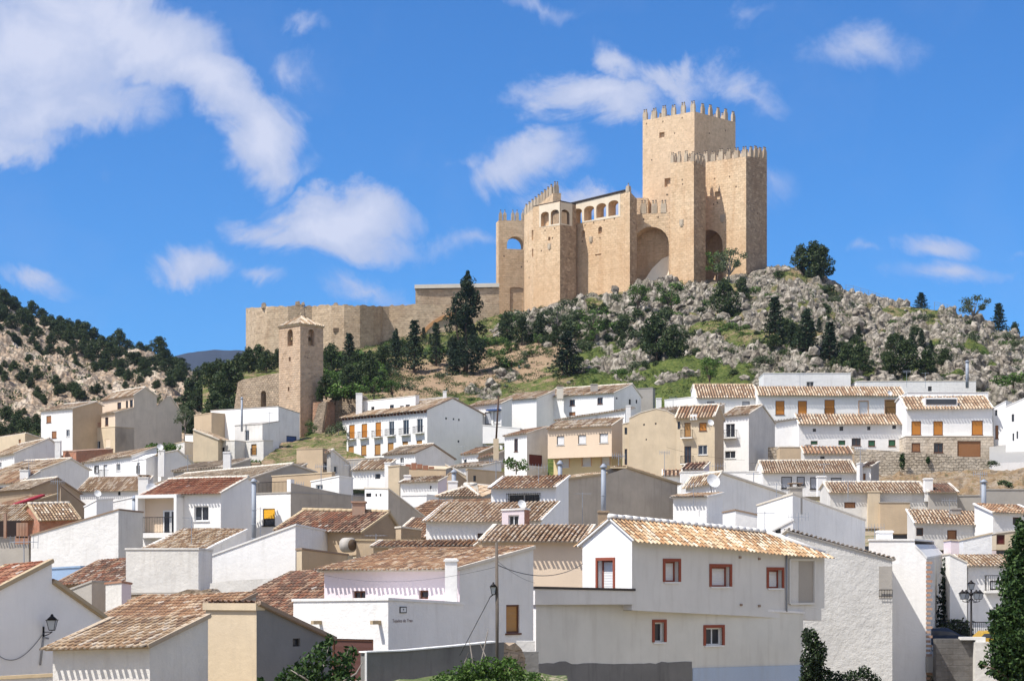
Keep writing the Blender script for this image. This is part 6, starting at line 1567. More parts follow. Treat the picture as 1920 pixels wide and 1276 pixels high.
# ---- centre right middle
h = H('massive grey brown cement gable house in the centre with a tall zinc flue')
v = h.vol((1040, 899), (1066, 899), 133, 58, prof=[(1138, 889), (1173, 877), (1270, 908)], base=1010, wall=TAN, swall=BGR, roof='tan', verge=MORO, rid=False, segs=[1, 0, 1])
chimney(h, v, 1131.5, 878, 958, .31, METAL, 'pipe', D=123); chimney(h, v, 1131.5, 957, 985, .7, BRN, 'plain', D=123)
h = H('white house with small roof, wide grilled window and its own zinc flue, centre')
v = h.vol((921, 915), (1042, 914), 118, 20, prof=[(1066, 894)], base=1010, wall=WH, swall=WH, roof='brown', rid=MORW, verge=MORW, whiten=.1, over=.35, wins=[((952, 925, 1012, 944), 'dark', 'g')])
chimney(h, v, 1050, 872, 905, .28, METAL, 'pipe', D=121)
h = H('white house with white-edged tile roof and pink dormer box, centre')
v = h.vol((799, 977), (1014, 976), 111, 17, prof=[(1047, 943)], base=1060, wall=WH, swall=WH, roof='stripe', rid=MORW, verge=MORW, over=.4, whiten=.12, wins=[((895, 999, 906, 1008), 'darkb')])
v = h.vol((941, 957), (983, 955), 108, 14, sx=993, cy=956, base=1000, wall=PNK, swall=BRK, flat=MORW, wins=[((953, 965, 973, 986), 'dark')])
h = H('small brown tiled outhouse roof in the gap left of the pink dormer house')
v = h.vol((738, 1008), (800, 1006), 117, 24, prof=[(838, 971)], base=1030, wall=BRN, roof='brown', rid=False)
v = h.vol((742, 990), (752, 989), 112, 40, prof=[(790, 994)], base=1015, wall=TAN, swall=BRN, flat=MORT)
h = H('brown gabled house with rust tile roof and square brick chimney left of centre')
v = h.vol((520, 993), (678, 998), 112, 30, prof=[(727, 963), (757, 1009)], base=1040, wall=TAN, swall=BRN, roof='rust', rid=MORO, verge=MORO)
p = P(673, 966, 115); mb = MB(); mb.box((p.x - .38, p.y - .35, p.z - .8), (p.x + .38, p.y + .5, p.z + .75)); mb.box((p.x - .45, p.y - .42, p.z + .752), (p.x + .45, p.y + .6, p.z + .85)); mb.build('chimney', BRK, v['roof'])
h = H('cream parapet terrace strip behind the pink house roof')
v = h.vol((668, 1013), (905, 1016), 103, 5, dep=4, base=1045, wall=TAN, flat=MORO)
v = h.vol((700, 1026), (885, 1026), 99, 8, prof=[('d', 2.2, 1016)], base=1045, wall=TAN, roof='brown', rid=False)
h = H('peach house with white-mouthed tile roof and striped eave shadow, centre')
v = h.vol((904, 1014), (1092, 1015), 98, 12, prof=[(1112, 987)], base=1180, wall=PEA, roof='stripe', rid=MORT, verge=MORT, over=.45, whiten=.12)
# ---- pink house group in the foreground
h = H('pale pink house with broad tan tile roof, white chimney and brown shuttered side window')
v = h.vol((608, 1070), (862, 1068), 74, 38, prof=[(1000, 1029)], base=1345, wall=PNK, swall=WHN, roof='brown', rid=MORT, verge=MORT, over=.45, hipn=0, wins=[((661, 1107, 685, 1123), 'darkb'), ((785, 1106, 803, 1122), 'darkb')], swins=[((949, 1133, 974, 1186), 'oc')])
chimney(h, v, 846, 1046, 1133, .46, WH, 'plain', D=73.3, sink=0)
h = H('white annex with plank gate and small framed plaque beside the pink house')
v = h.vol((550, 1127), (728, 1125), 70, 38, prof=[(869, 1133)], base=1345, wall=WHN, swall=WHN, flat=WHN, wins=[((622, 1197, 700, 1275), 'wdoor')])
annex = v
# ---- lower left foreground
h = H('rusty red tile-roofed house with scattered repairs, left of the pink house')
v = h.vol((388, 1158), (560, 1157), 84, 38, prof=[(720, 1070)], base=1230, wall=GRY, roof='rust', rid=MORT, verge=MORB)
v = h.vol((182, 1162), (388, 1160), 80, 38, prof=[(480, 1116)], base=1230, wall=GRY, roof='brown', rid=MORD, verge=MORD)
h = H('weathered low house with tan roof and deep striped eave shadow, bottom left')
v = h.vol((99, 1216), (281, 1212), 57.5, 26, prof=[(390, 1158)], base=1330, wall=WHC, swall=WHC, roof='tan', rid=MORT, verge=MORB, over=.35, tover=.30)
h = H('tan rendered tower-like house with dark side wall, bottom left of centre')
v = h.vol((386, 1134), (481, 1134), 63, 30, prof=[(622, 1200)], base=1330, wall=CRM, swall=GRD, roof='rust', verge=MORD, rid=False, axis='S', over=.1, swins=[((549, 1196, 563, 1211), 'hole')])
mb = MB(); ff = v['fface']; ff.box(mb, ff.u(383), ff.u(483), ff.z(430, 1143), ff.z(430, 1130), -.4, .09); mb.build('parapet_cap', CRM, h.root)
mb = MB(); a = ff.u(386); c = [ff.at(a + .02, -.6, ff.z(386, 1140)), ff.at(a + .02, .0, ff.z(386, 1140)), ff.at(a + .9, 0, ff.z(386, 1330)), ff.at(a + .9, -.6, ff.z(386, 1330))]
h = H('foreground white gable house in shade with ochre verge and red roof, bottom left corner')
v = h.vol((-90, 1118), (-10, 1110), 62, 34, prof=[(97, 1055), (97.5, 1094), (196, 1163)], base=1340, wall=WHN, swall=WGF, roof='red', verge=MORO, rid=False, segs=[1, 0, 1])
lh = v
h = H('low mossy tile-capped yard wall in the bottom left corner', 'yard_wall', 'wall', None)
h.vol((-20, 1274), (98, 1268), 60, 10, dep=.5, base=1330, wall=WHC, flat=MORO)
# ---- big foreground white house, right of centre
h = H('large white corner house with terracotta window surrounds in the right foreground')
D0 = 83.5
v = h.vol((1185, 1009), (1546, 1041), D0, -36, side='L', prof=[(1146, 974), (1092, 1020)], base=1143, wall=HSE, swall=WH, roof='gold', verge=MORW, rid=MORW, over=.42, whiten=.03, hip=2.6, near=3,
      wins=[((1247, 1052, 1272, 1090), 'nwh'), ((1334, 1062, 1368, 1099), 'nwh'), ((1441, 1068, 1466, 1102), 'nwh')], swins=[((1121, 1050, 1150, 1106), 'nwh')])
big = v
h2 = h
v = h.vol((1003, 1103), (1189, 1107), 81.4, -26, side='L', dep=.1, prof=[('d', 4.5, 1103)], base=1133, wall=HSE, swall=WH, flat=SLATE, wname='terrace_wall')
ter = v
v = h.vol((1005, 1120), (1506, 1150), 81.6, -32, side='L', prof=[('d', 4.5, 1120)], base=1330, wall=CRW, swall=WH, flat=WHN, wname='lower_wall', wins=[((1227, 1166, 1245, 1203), 'ndk'), ((1323, 1176, 1354, 1209), 'ndk')])
low = v
ff = v['fface']; mb = MB(); zt = ff.z(1100, 1240); 
pts = []; n = 26
for k in range(n + 1):
    x = 1004 + (1297 - 1004) * k / n; pts.append((ff.u(x), ff.z(x, 1243 - (k in (4, 5)) * 5 - (k > 20) * 3 + random.uniform(-1.2, 1.2))))
for (a, za), (b, zb_) in zip(pts, pts[1:]):
    mb.add([ff.at(a, .02, -9), ff.at(b, .02, -9), ff.at(b, .02, zb_), ff.at(a, .02, za), ff.at(a, 0, za), ff.at(b, 0, zb_)], [(0, 1, 2, 3), (3, 2, 5, 4)])
mb.build('stained_plinth', CON, h.root)
mb = MB(); ff.box(mb, ff.u(1298), ff.u(1505), -9, ff.z(1400, 1249), .001, .06); mb.build('blue_white_plinth', plaster('bluish wash', (.42, .50, .62), .3, .02), h.root)
ff = big['fface']; mb = MB()
for (x, y) in ((1387, 1044), (1423, 1047), (1389, 1133), (1423, 1135)): u = ff.u(x); z = ff.z(x, y); ff.box(mb, u - .06, u + .06, z - .05, z + .05, .001, .06)
mb.build('vent_caps', MORD, h.root)
mb = MB(); P4 = [(1186, 1140), (1540, 1140), (1540, 1163), (1400, 1154), (1186, 1143.5)]; q4 = [(ff.u(x), ff.z(x, y)) for x, y in P4]
mb.add([ff.at(u, .0025, z) for u, z in q4] + [ff.at(u, -.9, z) for u, z in q4], [(0, 1, 2, 3, 4), (2, 3, 8, 7), (3, 4, 9, 8), (1, 2, 7, 6)]); mb.build('floor_band', HSE, h.root)
# recessed corner loggia of the upper floor
mb = MB(); u0, u1 = ff.u(1480), ff.u(1524); z0, z1 = ff.z(1500, 1129), ff.z(1500, 1051); ff.box(mb, u0, u1, z0, z1, .002, .012); lg = mb.build('loggia_opening', WHC, h.root)
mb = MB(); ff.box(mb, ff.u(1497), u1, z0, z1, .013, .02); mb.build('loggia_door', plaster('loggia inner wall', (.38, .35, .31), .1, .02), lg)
mb = MB(); ff.box(mb, u0 - .08, u0, z0 - .05, z1 + .08, .001, .12); ff.box(mb, u1, u1 + .1, z0 - .05, z1 + .08, .001, .12); ff.box(mb, u0, u1, z1, z1 + .12, .001, .11); ff.box(mb, u0, u1, z0 - .1, z0, .001, .11); mb.build('loggia_frame', HSE, lg)
# ---- right foreground tall walls
h = H('tall pale rough-plastered house wall with sloping tiled edge right of the large corner house')
v = h.vol((1478, 997), (1673, 1050), 99, 6, dep=7, axis='S', base=1340, wall=WHR, swall=WHN, flat=False, roof='tan', verge=MORT, prof=[('z', 6, .0)], rid=False, over=.12)
vv = v; ff = v['fface']
mb = MB(); u1 = ff.u(1673); u0 = ff.u(1648); ff.box(mb, u0, u1 - .01, ff.z(1660, 1121), ff.z(1660, 1061), .002, .02); nb = mb.build('balcony_niche', GRY, h.root)
rail_box(ff, u0, u1, ff.z(1660, 1119), ff.z(1660, 1105), .12, nb, back=False)
h = H('white house wall with brick quoin strip and big slanting shadow at the right')
v = h.vol((1629, 1013), (1737, 1046), 104, 14, axis='F', fp=[(1715, 1013), (1715.5, 1023)], sx=1768, cy=1040, base=1350, wall=WH, swall=WHC, flat=WHN)
ff = v['fface']; mb = MB(); uq = ff.u(1737); zz = -8.5
while zz < ff.z(1737, 1052): ff.box(mb, uq - (.32 if int(zz * 4) % 2 else .22), uq + .02, zz, zz + .14, .001, .05); zz += .25
mb.build('brick_quoin', BRK, h.root)
h.vol((1700, 1027), (1752, 1038), 106, 30, dep=4, base=1080, wall=WH, roof='tan', prof=[('d', 3, 1020)], rid=False) if False else None
chimney(h, v, 1658, 994, 1014, .8, WH, 'plain', D=108)
h = H('white chimneyed house with very long grey white side wall, right of centre')
v = h.vol((1420, 948), (1486, 927), 112, 42, sx=1622, cy=976, base=1060, wall=WH, swall=WHN, flat=MORT)
chimney(h, v, 1491, 910, 932, .75, GRY, 'box', D=113); 
h = H('tiny white lean-to with two black window holes behind the gold tile roof')
v = h.vol((1428, 1006), (1487, 976), 107, 10, axis='S', dep=3, base=1020, wall=WH, flat=MORW, wins=[((1454, 990, 1464, 999), 'hole'), ((1470, 991, 1477.5, 997.5), 'hole')])
h = H('white lit wall with broken dark top edge, right of the grey brown gable')
v = h.vol((1379, 957), (1430, 968), 118, -5, side='R', dep=4, base=1010, wall=WH, flat=MORD)
h = H('white cube with tile-shadow stripes and roof terrace, right of the grey brown gable')
v = h.vol((1262, 933), (1325, 933), 122, 26, prof=[('z', 3, .35)], base=1010, wall=WH, roof='stripe', rid=False, verge=MORW, tover=.3)
v = h.vol((1286, 912), (1342, 903), 134, 44, prof=[(1352, 888), (1468, 926)], base=1010, wall=WH, swall=WHN, roof='tan', rid=MORT, verge=MORT)
# ---- right: gold striped roofs
h = H('long low house with straight orange striped roof and four dim windows, right')
v = h.vol((1431, 887), (1606, 886), 190, 3, prof=[('d', 5, 865), ('d', 9, 880)], base=930, wall=WHN, roof='stripe', rid=MORT, wins=[((1465, 893, 1485, 915), 'gr'), ((1494, 893, 1509, 909), 'gr'), ((1519, 894, 1536, 916), 'gr'), ((1558, 895, 1578, 907), 'gr')])
chimney(h, v, 1540, 892, 910, .8, WH, 'plain', D=178)
h = H('small white dormer house with its own little tile roof, right')
v = h.vol((1612, 876), (1633, 875), 186, 18, prof=[(1648, 866)], base=915, wall=WH, swall=GRY, roof='brown', rid=False, wins=[((1615, 887, 1623, 900), 'br')])
h.vol((1606, 870), (1612, 868), 184, 18, dep=3, base=912, wall=WH, flat=WH)
h = H('tan and white row house with striped roof and shaded open loggia, right')
v = h.vol((1556, 924), (1740, 924), 166, 3, prof=[('d', 4.5, 906), ('d', 8, 918)], base=990, wall=WHC, roof='stripe', rid=MORT, wins=[((1583, 941, 1604, 952), 'br')])
v = h.vol((1628, 922), (1650, 922), 165.5, 3, dep=3, base=990, wall=CRM, flat=CRM)
v = h.vol((1650.5, 942), (1706, 942), 164.8, 3, dep=3, base=1000, wall=TAN, flat=GRY)
v = h.vol((1742, 923), (1795, 923), 165, 3, prof=[('d', 4.5, 907)], base=960, wall=GRY, roof='rust', rid=MORT)
chimney(h, v, 1740, 896, 918, .7, WH, 'plain', D=166)
h = H('grey plastered house with single dark red window below the dry grass bank, right')
v = h.vol((1708, 931), (1842, 929), 168, 2, dep=4, base=985, wall=GRY, flat=GRY, wins=[((1764, 945, 1774, 959), 'darkb')])
h = H('row of white houses under a bold striped roof with planted doors, right edge middle')
v = h.vol((1716, 981), (1858, 985), 146, 3, prof=[('d', 4, 960)], base=1030, wall=WHC, roof='stripe', rid=MORT, verge=MORW, wins=[((1718, 989, 1731, 1004), 'darkb'), ((1776, 993, 1794, 1011), 'br')])
chimney(h, v, 1791, 952, 968, .7, GRY, 'plain', D=149)
v = h.vol((1783, 1013), (1868, 1017), 136, 3, dep=3, base=1040, wall=PNK, flat=CRM)
h = H('zinc flue and concrete retaining wall under the dry grass bank, right edge', 'retaining_wall', 'wall', None)
v = h.vol((1846, 918), (1940, 918), 178, 0, dep=1, base=965, wall=GRY, flat=GRY)
chimney(h, v, 1844.5, 905, 965, .42, METAL, 'pipe', D=160)
h = H('white house with brown window and brown striped roof at the right edge')
v = h.vol((1862, 962), (1945, 964), 142, -6, side='L', prof=[('d', 4, 946)], base=1010, wall=WHN, swall=WH, roof='brown', rid=MORT, verge=MORW, wins=[((1899, 969, 1911, 983), 'darkb')])
v = h.vol((1868, 1000), (1945, 990), 132, 5, dep=3, base=1030, wall=CRM, flat=MORT, wins=[((1868.5, 1002, 1884, 1020), 'rdoor')])
h = H('white house with orange-tan roof and red geranium balcony, right edge foreground')
v = h.vol((1815, 1062), (1945, 1060), 121, 3, prof=[('d', 4.5, 1040)], base=1190, wall=WH, roof='tan', rid=MORT, wins=[((1856, 1088, 1880, 1105), 'wh', 'b')])
v = h.vol((1781, 1040), (1813, 1055), 120, 4, axis='S', dep=3, base=1180, wall=WH, flat=MORT)
h.vol((1806, 1012), (1860, 1000), 128, 8, dep=3, base=1060, wall=WHN, flat=CRM)
# ---- upper right rows
h = H('rustic white house with three orange doors and a brown garage, upper right')
v = h.vol((1700, 767), (1861, 765), 262, 1, prof=[('d', 5, 743), ('d', 8, 752)], base=819, wall=WH, roof='stripe', rid=MORW, verge=MORW, over=.45, tover=.36, wins=[((1709, 789, 1727, 815), 'or'), ((1750, 789, 1768, 815), 'or'), ((1822, 788, 1843, 815), 'or')])
lowst = stone('pale stone facing', (.58, .49, .38), (.50, .42, .32), (.64, .56, .46), .4, .6, stain_amt=.2, rough_lay=.1)
v2 = h.vol((1698, 818), (1863, 818), 261.3, 1, dep=7, base=885, wall=lowst, flat=MORT, wname='lower_wall', wins=[((1709.5, 830, 1725.5, 846), 'br'), ((1751, 830, 1768.5, 848), 'darkb'), ((1795, 826, 1839, 856), 'bgar')])
fc = v['fface']; mb = MB(); fc.box(mb, fc.u(1736), fc.u(1797), fc.z(1765, 762), fc.z(1765, 744), -3.5, -.6); mb.build('skylight_box', WH, v['roof']); mb = MB(); fc.box(mb, fc.u(1738), fc.u(1795), fc.z(1765, 757), fc.z(1765, 747), -.65, -.55); mb.build('skylight_opening', GLS, v['roof'])
v = h.vol((1702, 736), (1853, 736), 272, 1, dep=4, base=770, wall=WH, flat=WHN)
h = H('long white house with orange doors and striped roof, upper right, left part hipped')
v = h.vol((1307, 746), (1421, 746), 292, 1, prof=[('d', 7, 722), ('d', 12, 735)], base=800, wall=WH, roof='stripe', rid=MORO, hip=0, wins=[((1326, 752, 1339.5, 760), 'gr'), ((1392, 752, 1405.5, 764), 'gr')])
v = h.vol((1421.5, 741), (1697, 742), 288, 1, prof=[('d', 4.5, 726)], base=800, wall=WH, roof='stripe', rid=False, over=.45, tover=.36, wins=[((1454, 751, 1471, 777), 'or'), ((1496, 751, 1513, 777), 'or'), ((1546, 749, 1565, 777), 'or', 'r'), ((1611, 752, 1627, 778), 'ow'), ((1660, 750, 1683, 775), 'od', 'r')])
h = H('low beige and white house end between the grey gable and the orange-door row')
h.vol((1452, 792), (1500, 785), 268, 10, dep=5, base=860, wall=WH, roof='tan', prof=[('d', 4, 784)], rid=False, verge=MORT)
h = H('long lower white house with small square holes and green shuttered windows, upper right')
v = h.vol((1498, 795), (1698, 795), 266, 1, prof=[('d', 4.5, 777)], base=870, wall=WH, roof='stripe', rid=MORW, verge=MORW, over=.45, tover=.36, wins=[((1524, 803, 1530, 809), 'hole'), ((1574, 799, 1581, 807), 'hole'), ((1626, 799, 1632, 806), 'hole'), ((1673, 796.5, 1680, 803.5), 'hole'),
      ((1520, 826, 1533, 833), 'gn'), ((1572, 825, 1585, 834), 'gn'), ((1597, 821, 1614, 835), 'darkb'), ((1628, 825, 1641, 836), 'gn'), ((1666, 824, 1679, 836), 'gn')])
h = H('left white box house with flat roof on top of the upper right row')
v = h.vol((1432, 700), (1595, 700), 305, 1, dep=7, base=760, wall=WHN, flat=MORW, wins=[((1456, 723, 1465, 732), 'dark'), ((1512, 715, 1526, 727), 'dark')])
h = H('right long white flat-roofed building with zinc flue, upper right')
v = h.vol((1606, 715), (1830, 714), 303, 1, dep=8, base=765, wall=WHN, flat=MORT, wins=[((1740, 724, 1747, 733), 'hole')])
chimney(h, v, 1813.5, 679, 715, .5, METAL, 'pipe', D=300)
h = H('stone-coloured low house with little roof left of the dry stone wall')
v = h.vol((1508, 851), (1598, 851), 228, 1, prof=[('d', 3, 838)], base=875, wall=WHC, roof='brown', rid=False, wins=[((1538, 855, 1546, 863), 'hole')])
v = h.vol((1462, 838), (1602, 838), 238, 1, dep=3, base=880, wall=TAN, flat=MORT)
chimney(h, v, 1515, 833, 846, .7, GRY, 'plain', D=234)
h = H('white street houses climbing at the right edge, the nearer with two slit windows')
v = h.vol((1862, 765), (1886, 752), 262, 30, dep=4, base=860, wall=WH, flat=WHN, wins=[((1866, 768, 1870, 779), 'hole'), ((1866, 797, 1872, 822), 'br')])
v = h.vol((1886, 762), (1940, 738), 252, 22, dep=5, base=880, wall=WH, flat=WHN, wins=[((1897, 776, 1901.5, 790), 'hole'), ((1898.5, 812, 1901.5, 826), 'hole'), ((1906, 808, 1909, 822), 'hole')])
h = H('white house end left of the orange-door row with wire-fenced top')
h.vol((1246, 750), (1310, 743), 298, 14, dep=4, base=800, wall=WH, flat=WH)
chimney(h, h.vols[0], 1235, 746, 764, .8, WH, 'plain', D=296)

def downpipe(face, px, y0, y1, root, r=.045):
    mb = MB(); u = face.u(px); mb.tube([face.at(u, .07, face.z(px, y0)), face.at(u, .07, face.z(px, y1))], r, 6); mb.build('downpipe', METAL, root)



for (vi, fk, px, y0, y1) in ((big, 'fface', 1190, 1014, 1140), (vv, 'fface', 1676 - 8, 1060, 1062),):
    pass
downpipe(big['fface'], 1473, 1034, 1146, h2.root, .04)
# ------------------------------------------------------------------ walls, banks and streets inside the town
solid('dry_stone_wall', 'long dry stone retaining wall below the rustic white house with orange doors', 'wall', [([(1440, 905), (1440, 838), (1480, 836), (1601, 840), (1700, 847), (1780, 853), (1863, 862), (1868, 905)], 250, 245, 1.2)], DRYS)
bank('dry_grass_bank', [(1620, 940, 182), (1960, 935, 182), (1960, 876, 236), (1620, 893, 242)], DRY, (.25, .55, 0, 1), 40, .7)
bank('street_ramp', [(1855, 878, 236), (1960, 872, 236), (1960, 828, 262), (1855, 836, 262)], ROADM, (0, 0, 0, 1), 6, 0)
solid('street_parapet', 'low white parapet wall of the ramp at the right edge', 'wall', [([(1858, 892), (1858, 868), (1885, 867), (1960, 864), (1960, 892)], 234, 234, .4)], WH)
bank('green_bank', [(470, 880, 240), (650, 870, 240), (650, 806, 285), (540, 822, 285)], GM, (.1, .55, 0, 1), 20, .5)
bank('grass_strip', [(360, 880, 235), (470, 890, 235), (470, 860, 262), (360, 866, 262)], GM, (.1, .6, 0, 1), 10, .3)
# street with parked cars at the lower right
mb = MB(); a = P(1740, 0, 103.2); mb.box((22.4, 103.4, -4.6), (38, 122, -3.75)); o = mb.build('street', ROADM); tag(o, kind='structure')
brkw = stone('grey block retaining wall', (.16, .155, .15), (.12, .118, .115), (.20, .19, .18), .3, .6, stains=(.05, .045, .04), stain_amt=.8, mortar=(.14, .13, .12), bd=.03)
solid('street_retaining_wall', 'grey block retaining wall with pale coping under the street at the lower right', 'wall', [([(1755, 1340), (1755, 1197), (1829, 1197), (1829, 1340)], 102.6, 102.6, .7), ([(1802, 1199), (1802, 1193.5), (1848, 1193.5), (1848, 1203), (1829.3, 1203), (1829.3, 1199)], 102.3, 102.3, .6, MORW), ([(1829.2, 1340), (1829.2, 1203.2), (1940, 1203.2), (1940, 1340)], 102.0, 102.0, 1.0, WHC)], brkw)
solid('street_wall', 'pale low wall behind the parked cars at the lower right', 'wall', [([(1762, 1240), (1762, 1176), (1960, 1176), (1960, 1240)], 120, 120, .4)], WHN)
# retaining wall in the centre foreground
solid('garden_wall', 'dark streaked concrete garden wall with white top line below the pink house', 'wall',
      [([(686, 1340), (686, 1223), (760, 1220), (850, 1212), (930, 1204), (945, 1203), (945, 1340)], 63.0, 66.0, .35), ([(684, 1223), (684, 1220.5), (760, 1217.5), (850, 1209.5), (932, 1201), (932, 1204), (850, 1212), (760, 1220)], 62.9, 65.8, .4, WH),
       ([(684, 1340), (684, 1222), (687.5, 1222), (687.5, 1340)], 62.8, 62.8, .2, WH)], CON)
solid('rubble_corner', 'loose dark rubble and stained block at the corner of the large white house', 'wall',
      [([(930, 1340), (932, 1212), (944, 1203), (955, 1210), (966, 1204), (978, 1216), (985, 1232), (985, 1340)], 66.5, 68, .8, RUB), ([(966, 1222), (968, 1201), (1003, 1201), (1003, 1222)], 69, 69, .5, WHC), ([(972, 1340), (972, 1221), (1010, 1221), (1010, 1340)], 68.7, 68.7, .5, CON)], RUB)
bank('weedy_bank', [(640, 1330, 54), (1080, 1330, 54), (1060, 1262, 65), (640, 1275, 62)], TG, (.2, .8, 0, 1), 16, .3)

# ------------------------------------------------------------------ street furniture
def lantern(mb, gb, c, w=.17, h=.5):
    """iron lantern: frame mesh mb and glass mesh gb, c = bottom centre"""
    x, y, z = c; b = w * .58
    for sx in (-1, 1):
        for sy in (-1, 1): mb.tube([(x + sx * b, y + sy * b, z), (x + sx * w, y + sy * w, z + h * .62)], .012, 4)
    mb.box((x - b, y - b, z - .03), (x + b, y + b, z)); mb.box((x - w - .03, y - w - .03, z + h * .62), (x + w + .03, y + w + .03, z + h * .66))
    mb.lathe((x, y, z + h * .66), [(w * 1.25, 0), (w * .55, h * .2), (w * .35, h * .24), (w * .35, h * .3), (.02, h * .38)], 8)
    q = .96
    gb.add([(x - b * q, y - b * q, z), (x + b * q, y - b * q, z), (x + b * q, y + b * q, z), (x - b * q, y + b * q, z), (x - w * q, y - w * q, z + h * .62), (x + w * q, y - w * q, z + h * .62), (x + w * q, y + w * q, z + h * .62), (x - w * q, y + w * q, z + h * .62)], [(0, 1, 5, 4), (1, 2, 6, 5), (2, 3, 7, 6), (3, 0, 4, 7)])
LGL = simple('lantern glass', (.42, .45, .48), .3, 0, .1)
def street_lamp():
    D = 108; b = P(1821, 1195, D); b.z = -3.75; top = P(1821, 1108, D).z
    R = empty('street_lamp', tuple(b), 'black cast iron street lamp with five lanterns beside the parked cars', 'street lamp')
    mb = MB(); mb.lathe(b, [(.22, 0), (.2, .12), (.12, .2), (.1, .8), (.13, .85), (.075, .95), (.055, 2.4)], 10); mb.tube([b + Vector((0, 0, 2.3)), (b.x, b.y, top + .1)], .05, 8); mb.lathe((b.x, b.y, top - .25), [(.06, 0), (.11, .06), (.11, .14), (.06, .22)], 8); mb.build('pole', IRON, R)
    spots = [(0, 0, top + .12)] + [(.55 * math.cos(a), .55 * math.sin(a), top - .42) for a in (math.pi + .3, .3, math.pi * 1.5 + .3, math.pi * .5 + .3)]
    for i, (dx, dy, z) in enumerate(spots):
        mb = MB(); gb = MB(); lantern(mb, gb, (b.x + dx, b.y + dy, z)); l = mb.build('lantern', IRON, R); gb.build('lantern_glass', LGL, l)
        if i: mb = MB(); mb.tube([(b.x, b.y, top - .35), (b.x + dx * .5, b.y + dy * .5, top - .62), (b.x + dx, b.y + dy, top - .55), (b.x + dx, b.y + dy, z)], .02, 5); mb.build('arm', IRON, R)
street_lamp()
def wall_lamp():
    f = lh['sface']; u = f.u(81); z = f.z(81, 1185); R = empty('wall_lamp', tuple(f.at(u, 0, z)), 'black wrought lantern on a bracket of the foreground gable wall, bottom left', 'wall lamp')
    mb = MB(); c = f.at(u, .42, z + .1); f.box(mb, u - .03, u + .03, z - .2, z + .2, 0, .03); mb.tube([f.at(u, .02, z - .12), f.at(u, .25, z - .06), f.at(u, .42, z + .02), c], .016, 5); mb.tube([f.at(u, .02, z + .02), f.at(u, .42, z + .02)], .014, 5)
    mb.build('bracket', IRON, R); mb = MB(); gb = MB(); lantern(mb, gb, c, .15, .5); l = mb.build('lantern', IRON, R); gb.build('lantern_glass', LGL, l)
    mb = MB(); u2 = f.u(77); pts = [f.at(f.u(87), .1, f.z(87, 1196)), f.at(f.u(80), .06, f.z(80, 1194)), f.at(f.u(79), .04, f.z(79, 1203)), f.at(f.u(74), .04, f.z(74, 1246))]; mb.tube(pts, .035, 6); tag(mb.build('cable_tube', simple('grey plastic conduit', (.32, .32, .33), .5)), 'grey conduit tube under the wrought wall lantern, bottom left', 'pipe')
    mb = MB(); pts = []
    for k in range(21): t = k / 20; x = -20 + (80 + 20) * t; y = 1208 + 30 * math.sin(math.pi * (t ** .8)) - 22 * t ** 3; pts.append(f.at(f.u(x), .04, f.z(x, y)))
    mb.tube(pts, .012, 5); tag(mb.build('wall_cable', simple('grey cable', (.16, .16, .17), .6)), 'sagging grey cable on the foreground gable wall at the bottom left', 'cable')
wall_lamp()
def utility_pole():
    D = 60; b = P(932, 1275, D); top = P(931, 1016, D); R = empty('utility_pole', tuple(b), 'weathered wooden utility pole standing before the pink house side wall', 'pole')
    mb = MB(); mb.tube([b - Vector((0, 0, .6)), b.lerp(top, .5) + Vector((.01, 0, 0)), top], .062, 8, 0, .045); mb.build('pole_shaft', simple('grey weathered wood', (.15, .125, .105), .9, 0, .35, 5, .02), R)
    mb = MB(); gb = MB(); c = P(925, 1113, D - .05); lantern(mb, gb, c, .09, .36); l = mb.build('lantern', IRON, R); gb.build('lantern_glass', LGL, l)
    mb = MB(); mb.tube([P(931, 1112, D), P(921, 1116, D - .05), P(917, 1121, D - .05), P(925, 1114, D - .05)], .012, 5); mb.build('bracket', IRON, R)
    def wire(name, a, b_, sag, r, label, n=18):
        mb = MB(); pts = []
        for k in range(n + 1): t = k / n; p = Vector(a).lerp(Vector(b_), t); p.z -= sag * 4 * t * (1 - t); pts.append(p)
        mb.tube(pts, r, 5); tag(mb.build(name, simple('black cable', (.04, .04, .042), .6)), label, 'cable')
    wire('cable', P(934, 1059, D), P(1093, 1056, 83.0), .42, .014, 'thick sagging cable from the utility pole to the large white corner house')
    wire('cable', P(934, 1052, D), P(1003, 1092, 76.5), .1, .006, 'thin wire from the utility pole down to the pink house corner')
    wire('cable', P(930, 1062, D), P(610, 1078, 77.8), .35, .005, 'thin wire running left from the utility pole along the pink wall')
    wire('guy_wire', P(918, 1121, D), P(862, 1228, 62.5), .0, .012, 'slanting guy wire left of the utility pole')
    wire('cable', P(1800, 820, 240), P(1405, 868, 230), .6, .012, 'wire crossing in front of the dry stone wall houses')
    wire('cable', P(1396, 862, 240), P(1250, 838, 240), .3, .012, 'wire passing the grey gable of the house with blue glazing')
utility_pole()
R = empty('utility_pole', tuple(P(931, 872, 247)), 'dark wooden pole on a cream masonry post left of the maroon garage house', 'pole')
mb = MB(); p0, p1, p2 = P(930, 880, 247), P(930, 822, 247), P(935, 742, 247); mb.box((p0.x - .35, 246.7, p0.z - 1), (p0.x + .35, 247.3, p1.z)); mb.build('masonry_post', CRM, R); mb = MB(); mb.tube([p1 - Vector((0, 0, .4)), p2], .13, 7, 0, .1); mb.build('pole_shaft', WOODD, R)
